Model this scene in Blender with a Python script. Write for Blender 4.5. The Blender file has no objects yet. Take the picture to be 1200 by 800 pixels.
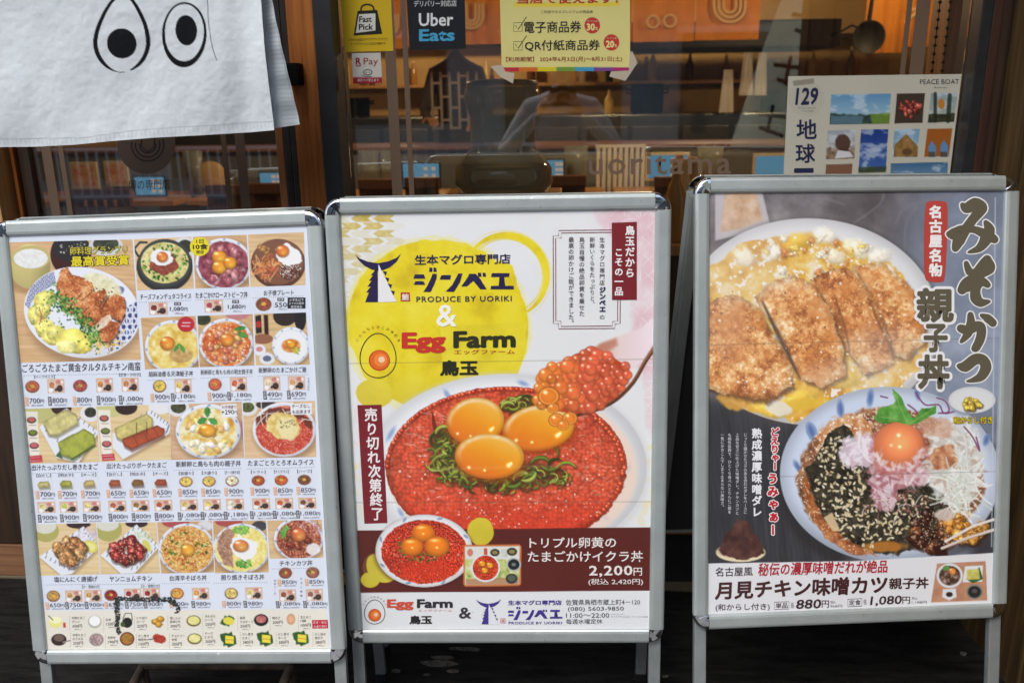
import bpy, bmesh, math, random
import numpy as np
from mathutils import Vector, Matrix
random.seed(4)
S = bpy.context.scene
COL = S.collection

# ------------------------------------------------------------------ camera
CAMR = np.array([[0.998273, -0.00251, 0.0587], [0.057126, 0.275027, -0.959738], [-0.013735, 0.961433, 0.274695]])
CP = np.array([0.0, -2.10, 1.32])
F = 1000.0
cd = bpy.data.cameras.new('camera'); cam = bpy.data.objects.new('camera', cd); COL.objects.link(cam)
mw = Matrix.Identity(4)
for i in range(3):
    for j in range(3): mw[i][j] = CAMR[i][j]
    mw[i][3] = CP[i]
cam.matrix_world = mw
cd.sensor_width = 36; cd.lens = 30; cd.clip_start = 0.02; cd.clip_end = 400
cd.dof.use_dof = True; cd.dof.focus_distance = 1.72; cd.dof.aperture_fstop = 5.0
S.camera = cam
# ------------------------------------------------------------------ light
SUN_EL, SUN_AZ = 52, 205
wd = bpy.data.worlds.new('World'); S.world = wd; wd.use_nodes = True
nt = wd.node_tree; bg = nt.nodes['Background']
sky = nt.nodes.new('ShaderNodeTexSky'); sky.sky_type = 'NISHITA'; sky.sun_disc = False
sky.sun_elevation = math.radians(SUN_EL); sky.sun_rotation = math.radians(SUN_AZ)
sky.air_density = 1.0; sky.dust_density = 2.6; sky.ozone_density = 1.0
nt.links.new(sky.outputs[0], bg.inputs[0]); bg.inputs[1].default_value = 0.14
sd = bpy.data.lights.new('sun', 'SUN'); sun = bpy.data.objects.new('sun', sd); COL.objects.link(sun)
sd.energy = 1.3; sd.angle = math.radians(25); sd.color = (0.98, 1.0, 0.955)
a = math.radians(SUN_AZ); e = math.radians(SUN_EL)
dirv = Vector((math.sin(a) * math.cos(e), math.cos(a) * math.cos(e), math.sin(e)))
sun.rotation_euler = dirv.to_track_quat('Z', 'Y').to_euler(); sun.location = (0, -6, 6)
vs = S.view_settings; vs.view_transform = 'Standard'; vs.look = 'None'; vs.exposure = 0.60; vs.gamma = 1.0
S.cycles.max_bounces = 8; S.cycles.transparent_max_bounces = 12

# ------------------------------------------------------------------ pixel rays -> places on real planes
def ray(px, py):
    px = np.asarray(px, float); py = np.asarray(py, float)
    v = np.stack([(px - 600) / F, -(py - 400) / F, -np.ones_like(px)], -1)
    return v @ CAMR.T
def on(px, py, axis, val):
    r = ray(px, py); s = (val - CP[axis]) / r[..., axis]
    return CP + r * s[..., None]
def PY(px, py, y): return on(px, py, 1, y)
def XY(px, y, py=200): return float(on(px, py, 1, y)[0])
def ZY(px, py, y): return float(on(px, py, 1, y)[2])

# ------------------------------------------------------------------ scene helpers
def props(o, label=None, cat=None, group=None, kind=None):
    if label: o['label'] = label
    if cat: o['category'] = cat
    if group: o['group'] = group
    if kind: o['kind'] = kind
    return o
def thing(name, label, cat, loc, group=None):
    o = bpy.data.objects.new(name, None); COL.objects.link(o); o.location = loc; o.empty_display_size = .05
    return props(o, label, cat, group)
def wloc(o):
    v = np.zeros(3)
    while o is not None: v += np.array(o.location); o = o.parent
    return v
def srgb(c):
    c = np.clip(np.asarray(c, float), 0, 1)
    return np.where(c <= .04045, c / 12.92, ((c + .055) / 1.055) ** 2.4)
def raw_mesh(name, V, Fc, colors=None, smooth=False):
    me = bpy.data.meshes.new(name); V = np.asarray(V, np.float32)
    if isinstance(Fc, np.ndarray):
        n, k = Fc.shape
        me.vertices.add(len(V)); me.vertices.foreach_set('co', V.ravel())
        me.loops.add(n * k); me.loops.foreach_set('vertex_index', Fc.astype(np.int32).ravel())
        me.polygons.add(n); me.polygons.foreach_set('loop_start', np.arange(0, n * k, k, dtype=np.int32))
        me.update(calc_edges=True)
    else:
        me.from_pydata(V.tolist(), [], [list(f) for f in Fc]); me.update()
    if colors is not None:
        at = me.color_attributes.new('col', 'FLOAT_COLOR', 'POINT')
        c = np.ones((len(V), 4), np.float32); c[:, :3] = colors
        at.data.foreach_set('color', c.ravel())
    if smooth: me.polygons.foreach_set('use_smooth', [True] * len(me.polygons))
    return me
def put(name, V, Fc, mat, parent=None, colors=None, smooth=False, origin=None):
    V = np.asarray(V, float)
    if parent is not None: base = wloc(parent); loc = np.zeros(3)
    else:
        base = np.array(origin) if origin is not None else np.array([V[:, 0].mean(), V[:, 1].mean(), V[:, 2].min()])
        loc = base
    if parent is not None:
        cen = np.array([V[:, 0].mean(), V[:, 1].mean(), V[:, 2].mean()]); loc = cen - base; base = cen
    o = bpy.data.objects.new(name, raw_mesh(name, V - base, Fc, colors, smooth)); COL.objects.link(o)
    o.location = loc
    if parent is not None: o.parent = parent
    if mat is not None: o.data.materials.append(mat)
    return o
class MB:
    """collects simple solids in world coordinates"""
    def __init__(s): s.V = []; s.F = []
    def add(s, V, Fc):
        n = len(s.V); s.V += [tuple(v) for v in V]; s.F += [tuple(i + n for i in f) for f in Fc]; return s
    def box(s, x0, x1, y0, y1, z0, z1):
        V = [(x, y, z) for z in (z0, z1) for y in (y0, y1) for x in (x0, x1)]
        return s.add(V, [(0, 2, 3, 1), (4, 5, 7, 6), (0, 1, 5, 4), (2, 6, 7, 3), (0, 4, 6, 2), (1, 3, 7, 5)])
    def bbox(s, x0, x1, y0, y1, z0, z1, b=.003):
        bm = bmesh.new(); bmesh.ops.create_cube(bm, size=1)
        for v in bm.verts: v.co = Vector(((x0 + x1) / 2 + v.co.x * (x1 - x0), (y0 + y1) / 2 + v.co.y * (y1 - y0), (z0 + z1) / 2 + v.co.z * (z1 - z0)))
        b = min(b, .45 * min(x1 - x0, y1 - y0, z1 - z0))
        bmesh.ops.bevel(bm, geom=bm.edges[:], offset=b, segments=2, affect='EDGES', profile=.7)
        s.addbm(bm); bm.free(); return s
    def addbm(s, bm):
        bm.verts.index_update(); return s.add([v.co[:] for v in bm.verts], [[v.index for v in f.verts] for f in bm.faces])
    def tube(s, pts, r, n=10, caps=True):
        pts = [Vector(p) for p in pts]; rr = r if isinstance(r, (list, tuple)) else [r] * len(pts)
        V = []; Fc = []; up = None
        for i, p in enumerate(pts):
            d = (pts[min(i + 1, len(pts) - 1)] - pts[max(i - 1, 0)]).normalized()
            if up is None: up = d.orthogonal().normalized()
            up = (up - d * up.dot(d)).normalized(); sd_ = d.cross(up)
            for k in range(n):
                t = 2 * math.pi * k / n; V.append(p + (up * math.cos(t) + sd_ * math.sin(t)) * rr[i])
        for i in range(len(pts) - 1):
            for k in range(n): Fc.append((i * n + k, i * n + (k + 1) % n, (i + 1) * n + (k + 1) % n, (i + 1) * n + k))
        if caps: Fc.append(tuple(range(n - 1, -1, -1))); Fc.append(tuple((len(pts) - 1) * n + k for k in range(n)))
        return s.add([v[:] for v in V], Fc)
    def lathe(s, prof, c, n=32, axis=None):
        V = []; Fc = []
        for r, z in prof:
            for k in range(n):
                t = 2 * math.pi * k / n; V.append((c[0] + r * math.cos(t), c[1] + r * math.sin(t), c[2] + z))
        for i in range(len(prof) - 1):
            for k in range(n): Fc.append((i * n + k, i * n + (k + 1) % n, (i + 1) * n + (k + 1) % n, (i + 1) * n + k))
        return s.add(V, Fc)
    def xform(s, f): s.V = [tuple(f(v)) for v in s.V]; return s
    def put(s, name, mat, parent=None, smooth=False, origin=None): return put(name, s.V, s.F, mat, parent, None, smooth, origin)

# ------------------------------------------------------------------ materials
def mat(name, col=(.5, .5, .5), rough=.5, metal=0., spec=.5, noise=None, bump=0., bscale=40, stretch=(1, 1, 1), emis=None, estr=0, coat=0, alpha=None, attr=False, detail=4):
    m = bpy.data.materials.new(name); m.use_nodes = True; n = m.node_tree; b = n.nodes['Principled BSDF']
    b.inputs['Roughness'].default_value = rough; b.inputs['Metallic'].default_value = metal
    b.inputs['Specular IOR Level'].default_value = spec; b.inputs['Base Color'].default_value = (*col, 1)
    if coat: b.inputs['Coat Weight'].default_value = coat; b.inputs['Coat Roughness'].default_value = .12
    tc = n.nodes.new('ShaderNodeTexCoord'); mp = n.nodes.new('ShaderNodeMapping'); mp.inputs['Scale'].default_value = stretch
    n.links.new(tc.outputs['Object'], mp.inputs[0])
    if attr:
        at = n.nodes.new('ShaderNodeAttribute'); at.attribute_name = 'col'; n.links.new(at.outputs['Color'], b.inputs['Base Color'])
    if noise:                                   # (scale, colour a, colour b)
        t = n.nodes.new('ShaderNodeTexNoise'); t.inputs['Scale'].default_value = noise[0]; t.inputs['Detail'].default_value = detail; t.inputs['Roughness'].default_value = .6
        r = n.nodes.new('ShaderNodeValToRGB'); r.color_ramp.elements[0].color = (*noise[1], 1); r.color_ramp.elements[1].color = (*noise[2], 1)
        r.color_ramp.elements[0].position = .32; r.color_ramp.elements[1].position = .68
        n.links.new(mp.outputs[0], t.inputs[0]); n.links.new(t.outputs[0], r.inputs[0]); n.links.new(r.outputs[0], b.inputs['Base Color'])
    if bump:
        t2 = n.nodes.new('ShaderNodeTexNoise'); t2.inputs['Scale'].default_value = bscale; t2.inputs['Detail'].default_value = 3
        bp = n.nodes.new('ShaderNodeBump'); bp.inputs['Strength'].default_value = bump; bp.inputs['Distance'].default_value = .002
        n.links.new(mp.outputs[0], t2.inputs[0]); n.links.new(t2.outputs[0], bp.inputs['Height']); n.links.new(bp.outputs[0], b.inputs['Normal'])
    if emis: b.inputs['Emission Color'].default_value = (*emis, 1); b.inputs['Emission Strength'].default_value = estr
    if alpha is not None: b.inputs['Alpha'].default_value = alpha
    return m
def glass_mat(name, tint=(1, 1, 1), boost=1.0, ior=1.5, milk=0):
    m = bpy.data.materials.new(name); m.use_nodes = True; n = m.node_tree; n.nodes.clear()
    o = n.nodes.new('ShaderNodeOutputMaterial'); mx = n.nodes.new('ShaderNodeMixShader'); tr = n.nodes.new('ShaderNodeBsdfTransparent'); gl = n.nodes.new('ShaderNodeBsdfGlossy')
    fr = n.nodes.new('ShaderNodeFresnel'); fr.inputs[0].default_value = ior; tr.inputs[0].default_value = (*tint, 1); gl.inputs['Roughness'].default_value = .015
    ma = n.nodes.new('ShaderNodeMath'); ma.operation = 'MULTIPLY'; ma.inputs[1].default_value = boost; ma.use_clamp = True
    n.links.new(fr.outputs[0], ma.inputs[0]); n.links.new(ma.outputs[0], mx.inputs[0]); n.links.new(tr.outputs[0], mx.inputs[1]); n.links.new(gl.outputs[0], mx.inputs[2]); 
    if milk:
        df = n.nodes.new('ShaderNodeBsdfDiffuse'); df.inputs[0].default_value = (.40, .42, .36, 1); m2 = n.nodes.new('ShaderNodeMixShader'); m2.inputs[0].default_value = milk
        n.links.new(mx.outputs[0], m2.inputs[1]); n.links.new(df.outputs[0], m2.inputs[2]); n.links.new(m2.outputs[0], o.inputs[0])
    else: n.links.new(mx.outputs[0], o.inputs[0])
    return m
M = {}
M['alu'] = mat('brushed_aluminium', rough=.42, metal=.55, noise=(11, (.44, .485, .475), (.54, .58, .57)), bump=.10, bscale=160, stretch=(1, 1, 1))
def scuffs(m, scale=55, col=(.16, .17, .17), lo=.70, hi=.76):
    n = m.node_tree; b = n.nodes['Principled BSDF']; src = b.inputs['Base Color'].links[0].from_socket
    tc = n.nodes.new('ShaderNodeTexCoord'); t = n.nodes.new('ShaderNodeTexNoise'); t.inputs['Scale'].default_value = scale; t.inputs['Detail'].default_value = 5; t.inputs['Roughness'].default_value = .7
    r = n.nodes.new('ShaderNodeMapRange'); r.inputs[1].default_value = lo; r.inputs[2].default_value = hi; mx = n.nodes.new('ShaderNodeMix'); mx.data_type = 'RGBA'
    n.links.new(tc.outputs['Object'], t.inputs[0]); n.links.new(t.outputs[0], r.inputs[0]); n.links.new(r.outputs[0], mx.inputs['Factor']); n.links.new(src, mx.inputs['A']); mx.inputs['B'].default_value = (*col, 1); n.links.new(mx.outputs['Result'], b.inputs['Base Color'])
scuffs(M['alu'], 70, (.20, .22, .22), .66, .74); scuffs(M['alu'], 25, (.72, .74, .74), .68, .74)
M['chrome'] = mat('chrome_plastic', (.72, .73, .75), rough=.08, metal=1)
M['leg'] = mat('leg_aluminium', rough=.4, metal=.6, noise=(14, (.33, .36, .355), (.44, .47, .465)), bump=.05, bscale=60)
M['backboard'] = mat('dark_back_sheet', (.025, .026, .028), rough=.5)
M['backwhite'] = mat('grey_board', (.55, .56, .57), rough=.5)
M['print'] = mat('printed_sheet', rough=.42, attr=True, coat=.5, bump=.45, bscale=4.0, spec=.35)
M['cloth'] = mat('white_cotton', rough=.9, attr=True, bump=.15, bscale=900, spec=.15)
M['black_metal'] = mat('black_aluminium', rough=.45, noise=(20, (.010, .011, .012), (.018, .019, .021)), bump=.02)
M['grey_metal'] = mat('dark_grey_metal', rough=.35, metal=.7, noise=(8, (.05, .045, .045), (.08, .07, .07)))
M['wood_red'] = mat('reddish_wood', rough=.55, spec=.15, noise=(7, (.19, .055, .013), (.38, .135, .032)), stretch=(9, 9, .5), bump=.08, bscale=20, detail=6)
M['wood_or'] = mat('orange_wood', rough=.5, noise=(6, (.24, .075, .018), (.42, .16, .045)), stretch=(8, 8, .5), bump=.05, bscale=20, detail=6)
M['wood_tan'] = mat('tan_wood', rough=.55, noise=(6, (.40, .20, .07), (.58, .33, .13)), stretch=(8, 8, .6), bump=.05, bscale=20, detail=6)
M['wood_rail'] = mat('weathered_rail_wood', rough=.6, noise=(6, (.13, .058, .026), (.28, .135, .065)), stretch=(.6, 8, 12), bump=.1, bscale=20, detail=6)
M['wood_dark'] = mat('dark_brown_wood', rough=.55, noise=(7, (.018, .009, .004), (.045, .02, .009)), stretch=(9, 9, .5), bump=.08, bscale=20, detail=6)
M['wood_old'] = mat('old_plank_wood', rough=.75, noise=(5, (.028, .016, .006), (.13, .075, .028)), spec=.15, stretch=(7, 7, .35), bump=.25, bscale=18, detail=8)
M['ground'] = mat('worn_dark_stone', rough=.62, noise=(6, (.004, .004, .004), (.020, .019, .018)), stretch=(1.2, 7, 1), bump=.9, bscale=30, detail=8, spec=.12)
M['steel'] = mat('dull_steel', rough=.25, metal=.85, noise=(4, (.13, .15, .16), (.20, .225, .235)), bump=.05, bscale=8)
M['glass'] = glass_mat('window_glass', (.88, .90, .88), 3.3)
M['jar'] = glass_mat('jar_glass', (.93, .95, .93), 2.4, 1.45, .42)
M['vinyl'] = mat('brown_vinyl', (.135, .085, .055), rough=.45)
M['asphalt'] = mat('asphalt', rough=.85, noise=(60, (.15, .15, .155), (.24, .24, .24)), bump=.3, bscale=150)
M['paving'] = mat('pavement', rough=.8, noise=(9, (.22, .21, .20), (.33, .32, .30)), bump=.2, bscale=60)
M['facade'] = mat('pale_facade', rough=.8, noise=(2, (.42, .41, .38), (.55, .53, .49)))
M['facade2'] = mat('dark_facade', rough=.7, noise=(2, (.10, .09, .085), (.16, .15, .14)))
M['plaster'] = mat('warm_plaster', rough=.8, noise=(3, (.50, .33, .13), (.62, .43, .19)))
M['tape'] = mat('yellowed_tape', (.62, .55, .42), rough=.3, alpha=.75)
M['rust'] = mat('rusty_bar', rough=.7, noise=(25, (.035, .022, .014), (.13, .085, .05)), bump=.4, bscale=50)
M['black'] = mat('matt_black', (.012, .012, .013), rough=.5)
M['iron'] = mat('cast_iron', (.003, .003, .0035), rough=.6, metal=0, spec=.15)
M['white'] = mat('white_paint', (.75, .75, .73), rough=.5)
M['chair'] = mat('chair_wood', rough=.5, noise=(6, (.085, .030, .012), (.15, .055, .02)), stretch=(8, 8, 1))
M['table'] = mat('table_wood', rough=.4, noise=(5, (.50, .24, .085), (.64, .33, .13)), stretch=(1, 8, 8))
M['counter_edge'] = mat('red_counter', (.24, .11, .06), rough=.5)
M['noren_or'] = mat('orange_cloth', rough=.85, noise=(8, (.50, .17, .015), (.60, .22, .02)))
M['cream'] = mat('cream_print', (.62, .38, .16), rough=.8)
M['screen'] = mat('blue_screen', (.05, .12, .2), rough=.2, emis=(.16, .42, .68), estr=.36)
M['screen_d'] = mat('screen_icon', (.3, .3, .3), rough=.2, emis=(.75, .55, .45), estr=.35)
M['pink'] = mat('pink_print', (.75, .25, .30), rough=.5)
M['cream_pl'] = mat('cream_plastic', (.68, .58, .38), rough=.4)
M['redfood'] = mat('red_food_print', rough=.5, noise=(22, (.75, .14, .06), (.90, .70, .35)))
M['skin'] = mat('skin', (.52, .30, .20), rough=.5)
M['cup'] = glass_mat('clear_plastic', (.95, .94, .92), 2.0, 1.5, .45)
M['lamp'] = mat('lamp_glow', (.9, .8, .6), emis=(1, .72, .38), estr=18)
# ------------------------------------------------------------------ setting: ground, shopfront, interior, street
def struct(o): o['kind'] = 'structure'; return o
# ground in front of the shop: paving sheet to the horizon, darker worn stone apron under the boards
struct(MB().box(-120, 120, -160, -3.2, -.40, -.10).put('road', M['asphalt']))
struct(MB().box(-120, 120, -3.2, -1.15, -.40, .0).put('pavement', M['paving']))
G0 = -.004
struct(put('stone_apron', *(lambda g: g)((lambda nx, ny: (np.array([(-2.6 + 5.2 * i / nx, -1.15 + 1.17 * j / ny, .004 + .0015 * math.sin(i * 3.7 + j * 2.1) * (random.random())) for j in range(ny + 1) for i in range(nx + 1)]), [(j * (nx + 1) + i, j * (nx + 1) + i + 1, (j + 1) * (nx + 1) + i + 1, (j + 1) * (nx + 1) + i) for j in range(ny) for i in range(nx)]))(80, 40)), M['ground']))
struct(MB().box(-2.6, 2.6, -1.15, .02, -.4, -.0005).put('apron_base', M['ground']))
# pale flecks of chipped paint on the apron
mb = MB()
for px, py, s, el in [(1129, 765, .009, 1), (478, 744, .012, 3), (515, 777, .014, 4), (520, 770, .010, 4), (463, 786, .006, 3), (545, 760, .010, 5), (500, 790, .005, 2), (700, 745, .006, 5), (780, 792, .004, 2), (560, 748, .008, 6), (530, 786, .006, 4)]:
    p = on(px, py, 2, .006); n = 9
    V = [(p[0] + s * el * math.cos(2 * math.pi * k / n) * random.uniform(.5, 1), p[1] + s * math.sin(2 * math.pi * k / n) * random.uniform(.4, 1), .0075 + random.random() * .001) for k in range(n)]
    V2 = [(v[0], v[1], .004) for v in V]
    mb.add(V + V2, [tuple(range(n))] + [(k, k + n, (k + 1) % n + n, (k + 1) % n) for k in range(n)])
M['fleck'] = mat('pale_chip', rough=.8, noise=(120, (.04, .037, .033), (.14, .13, .11)))
props(mb.put('chipped_paint', M['fleck']), 'pale chips and scuffs scattered on the black stone under the boards', 'scuff marks', kind='stuff')

YG = .10
#                                        # glass plane
ZTOP = 2.75
xa = XY(383, .03, 220); xb = XY(411.5, YG, 220)          # black mullion by the door
xc = XY(1117, YG, 180); xd = xc + .026; xe = XY(1153, .045, 180); xf = XY(1164, .042, 180)
ZS = .60                                        # sill height of the big window
# lower wall under the window (steel kick panel on a black plinth)
w = thing('window_bay', 'large shop window over a dark steel kick panel', 'shop window', ((xa + xd) / 2, .05, 0))
MB().bbox(xb, xd, .05, .20, .17, ZS - .02, .004).put('kick_panel', M['steel'], w)
MB().bbox(xb, xd, .03, .20, ZS - .02, ZS + .012, .004).put('sill', M['black_metal'], w)
MB().bbox(xb, xd, .035, .20, .012, .17, .003).put('plinth', M['black_metal'], w)
MB().bbox(xb, xd, .022, .05, .165, .176, .002).put('plinth_trim', M['wood_rail'], w)
MB().bbox(xa, xb, .015, .15, 0.012, ZTOP, .003).put('mullion', M['black_metal'], w)
MB().bbox(xc, xd, .042, .15, 0.012, ZTOP, .003).put('mullion', M['black_metal'], w)
MB().box(xb + .001, xc - .001, YG, YG + .006, ZS + .012, ZTOP).put('pane', M['glass'], w)
def vstripe(px0, px1, y, z0, z1, par, py=200, matn='vinyl', name='vinyl_stripe'):
    x0, x1 = XY(px0, y, py), XY(px1, y, py)
    return MB().box(x0, x1, y - .0012, y - .0004, z0, z1).put(name, M[matn], par)
vstripe(458.5, 470.5, YG, ZS + .02, ZTOP, w, 200); vstripe(478.5, 484.5, YG, ZS + .02, ZTOP, w, 200)
vstripe(1057, 1063, YG, ZS + .02, ZTOP, w, 60); vstripe(1068, 1084, YG, ZS + .02, ZTOP, w, 60)
# corner: red-brown strip, dark strip put where the corner lies in shade, plank side wall
MB()
o = MB().bbox(xd + .0005, xe, .045, .16, 0.0, ZTOP, .003).put('door_jamb', M['wood_red'] if 0 else mat('deep_red_wood', rough=.5, noise=(7, (.028, .010, .006), (.055, .017, .009)), stretch=(9, 9, .5)), None)
props(o, 'deep red-brown painted strip between black mullion and plank wall', 'trim board')
o = MB().bbox(xe + .0005, xf + .02, .06, .16, 0.0, ZTOP, .003).put('corner_post', M['wood_dark'], None); props(o, 'almost black corner post where the plank side wall begins', 'post')
pw = thing('plank_wall', 'rough brown plank side wall at the right edge', 'wall', (xf + .03, -.5, 0))
y = .042; k = 0
while y > -1.6:
    wdt = [.125, .17, .15, .19, .16][k % 5]
    MB().bbox(xf + (k % 2) * .003, xf + .03, y - wdt, y - .004, 0.0, ZTOP, .003).put('plank', M['wood_old'], pw)
    y -= wdt; k += 1
MB().box(xf + .03, xf + .16, -1.7, .16, 0, ZTOP).put('backing', M['wood_dark'], pw)
# sill track along the ground
o = MB().bbox(-3.2, xd, -.004, .034, .004, .013, .002).put('threshold_track', mat('tarnished_brass', (.30, .25, .17), rough=.45, metal=.6), None); props(o, 'thin tan metal threshold strip along the foot of the shopfront', 'threshold')
# wooden door left of the mullion
yd = .07
xl0 = XY(-60, yd, 220); 
L0 = XY(1, .03, 187); L1 = XY(11, .05, 187)
dr = thing('sliding_door', 'wooden sliding door with brown vinyl emblem on its glass', 'door', ((L1 + xa) / 2, yd, 0))
s0 = XY(330, yd, 220); s1 = XY(338.5, yd, 220)
MB().bbox(s0, s1, yd - .015, yd + .03, .11, ZTOP - .1, .003).put('stile', M['wood_or'], dr)
MB().bbox(L0 + .012, L1 + .012, yd - .02, yd + .03, .11, ZTOP - .1, .003).put('stile', M['wood_red'], dr)
MB().bbox(L1 + .016, L1 + .045, yd - .008, yd + .03, .11, ZTOP - .1, .003).put('stile', M['wood_dark'], dr)
MB().bbox(L0, s1, yd - .02, yd + .03, .014, .11, .003).put('bottom_rail', M['wood_rail'], dr)
MB().bbox(L1 + .045, s0, yd - .002, yd + .02, .11, .62, .003).put('door_panel', M['wood_dark'], dr)
MB().bbox(L1 + .045, s0, yd - .01, yd + .03, .62, .70, .003).put('mid_rail', M['wood_red'], dr)
MB().box(L1 + .045, s0, yd + .006, yd + .012, .70, ZTOP - .1).put('pane', M['glass'], dr)
for pxs in ((52.5, 63.5, 200), (72, 78, 200), (262.5, 268.5, 200), (279, 290, 200)):
    vstripe(pxs[0], pxs[1], yd + .006, .70, ZTOP - .1, dr, pxs[2])
# door frame: dark metal channels, wooden jamb, outer tan post
jm = thing('door_frame', 'reddish wooden door jamb with two dark metal channels beside the black mullion', 'door frame', ((s1 + xa) / 2, .06, 0))
g1, g2, g3 = XY(345, .06, 220), XY(346.3, .06, 220), XY(353, .06, 220); g4 = XY(370.5, .04, 220)
MB().bbox(s1 + .001, g1, .055, .13, .012, ZTOP, .002).put('channel', M['grey_metal'], jm)
MB().bbox(g2, g3, .05, .13, .012, ZTOP, .002).put('channel', M['grey_metal'], jm)
MB().bbox(g3 + .004, g4, .035, .13, .012, ZTOP, .003).put('jamb', M['wood_red'], jm)
MB().bbox(g4 + .001, xa - .001, .022, .13, .012, ZTOP, .003).put('jamb', M['wood_or'] if 0 else M['wood_red'], jm)
# handle
hx = XY(343, .0, 88)
hd = MB().bbox(hx - .016, hx + .016, -.012, .052, ZY(341, 100, 0), ZY(341, 74, 0), .004).put('handle', M['iron'], jm)
po = thing('outer_post', 'pale tan wooden post at the far left behind the banner', 'post', (L0 - .1, .0, 0))
zp = ZY(5, 262, -.005); MB().bbox(L0 - .26, L0, -.005, .13, zp, ZTOP, .004).put('post_face', M['wood_tan'], po); MB().bbox(L0 - .26, L0, .0, .13, .115, zp - .001, .004).put('post_base', M['wood_dark'], po); MB().bbox(L0 - .9, L0 - .001, -.003, .10, .014, .112, .003).put('foot_rail', M['wood_rail'], po)
MB().box(-3.6, L0 - .262, .02, .16, 0, ZTOP).put('wall_panel', M['wood_dark'], po)
# facade above + unseen overhang added to darken the ground
o = MB().box(-3.6, 3.2, .0, .2, ZTOP, 3.6).put('upper_wall', M['facade2'], None); props(o, 'dark facade wall above the shop window', 'wall')
o = MB().box(-3.6, 3.2, -.75, -.002, 2.78, 2.86).put('eave', M['wood_dark'], None); props(o, 'wooden eave board running over the shopfront', 'eave')

# ---------------- interior room
XI0, XI1, YB = -4.2, 3.6, 6.6
struct(MB().box(XI0, XI1, .21, YB, -.05, .0).put('interior_floor', mat('brown_floor', rough=.4, noise=(3, (.10, .055, .03), (.16, .09, .05)))))
struct(MB().box(XI0, XI1, .21, YB, 2.7, 2.75).put('interior_ceiling', mat('dark_ceiling', (.10, .06, .035), rough=.8)))
struct(MB().box(XI0, XI1, YB, YB + .1, 0, 2.7).put('interior_back_wall', M['plaster']))
struct(MB().box(XI0 - .1, XI0, .21, YB, 0, 2.7).put('interior_side_wall', M['plaster']))
struct(MB().box(XI1, XI1 + .1, .21, YB, 0, 2.7).put('interior_side_wall', M['wood_red']))
# lamps
def lamp(x, y, z, pw_, lab):
    t = thing('pendant_lamp', lab, 'lamp', (x, y, z - .06), 'warm pendant lamps inside the shop')
    MB().tube([(x, y, z + .05), (x, y, 2.7)], .005, 6).put('cord', M['black'], t)
    MB().lathe([(.02, .06), (.05, .055), (.10, .0), (.105, -.02), (.098, -.02)], (x, y, z), 20).put('shade', M['iron'], t, True)
    MB().lathe([(.001, -.045), (.025, -.035), (.032, -.01), (.02, .02)], (x, y, z), 14).put('bulb', M['lamp'], t, True)
    l = bpy.data.lights.new('bulb_light', 'POINT'); l.energy = pw_; l.color = (1, .66, .34); l.shadow_soft_size = .06
    o = bpy.data.objects.new('bulb_light', l); COL.objects.link(o); o.location = (x, y, z - .10)
LE = 30
lamp(-1.5, 2.4, 2.15, LE, 'warm pendant lamp over the tables behind the door')
lamp(.5, 2.5, 2.15, LE, 'warm pendant lamp over the middle tables')
lamp(2.0, 3.0, 2.15, LE, 'warm pendant lamp over the right tables')
lamp(-1.0, 5.4, 2.2, LE * 1.2, 'warm pendant lamp over the kitchen on the left')
lamp(1.2, 5.4, 2.2, LE * 1.2, 'warm pendant lamp over the kitchen on the right')

# counter between dining room and kitchen
YC = 3.95
zc = ZY(600, 171, YC)
ct = thing('kitchen_counter', 'long kitchen counter with a red-orange top edge', 'counter', (0, YC + .3, 0))
MB().bbox(XI0 + .2, XI1 - .2, YC, YC + .6, zc - .022, zc, .006).put('counter_top', M['counter_edge'], ct)
MB().box(XI0 + .25, XI1 - .25, YC + .05, YC + .55, 0, zc - .022).put('counter_front', mat('blue_grey_panel', rough=.5, noise=(2, (.14, .15, .16), (.22, .23, .24))), ct)
# steel range with hood and shelf behind the counter
YK = 5.3
kt = thing('steel_range', 'dull steel cooking range along the kitchen back wall', 'range', (0, YK + .4, 0))
MB().bbox(-3.4, 3.0, YK, YK + .9, 0, ZY(600, 136, YK), .01).put('range_body', M['steel'], kt)
for x in np.arange(-3.2, 2.9, .42): MB().bbox(x, x + .38, YK - .012, YK - .001, .3, ZY(600, 150, YK), .004).put('range_door', mat('steel_door', (.16, .165, .17), rough=.35, metal=.8) if x < -3.1 else bpy.data.materials['steel_door'], kt)
hd = thing('range_hood', 'dark range hood over the kitchen', 'hood', (.5, YK + .3, 1.75))
MB().bbox(-.2, 2.2, YK - .1, YK + .7, ZY(600, 62, YK), ZY(600, 30, YK), .02).put('hood_body', M['black_metal'], hd)
sh = thing('wall_shelf', 'wooden shelf with bottles on the kitchen back wall', 'shelf', (-1.2, YB - .2, 1.4))
MB().bbox(-3.2, 3.0, YB - .28, YB - .005, 1.42, 1.45, .004).put('shelf_board', M['wood_tan'], sh)
MB().bbox(-3.2, 3.0, YB - .30, YB - .005, 1.80, 1.84, .004).put('shelf_board', M['wood_dark'], sh)
def bottle(x, y, z, h, m, lab, g):
    t = thing('bottle', lab, 'bottle', (x, y, z), g)
    MB().lathe([(.001, 0), (h * .14, 0), (h * .15, h * .05), (h * .15, h * .55), (h * .06, h * .75), (h * .05, h * .92)], (x, y, z), 14).put('body', m, t, True)
    MB().lathe([(h * .06, h * .92), (h * .06, h), (.001, h)], (x, y, z), 12).put('cap', M['redfood'], t, True)
bm_ = [mat('amber_glass', (.45, .22, .03), rough=.15), mat('green_glass', (.06, .12, .04), rough=.15), mat('yellow_bottle', (.72, .52, .16), rough=.3), mat('brown_bottle', (.14, .05, .02), rough=.2)]
bn = ['amber', 'dark green', 'pale yellow', 'brown']
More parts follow.
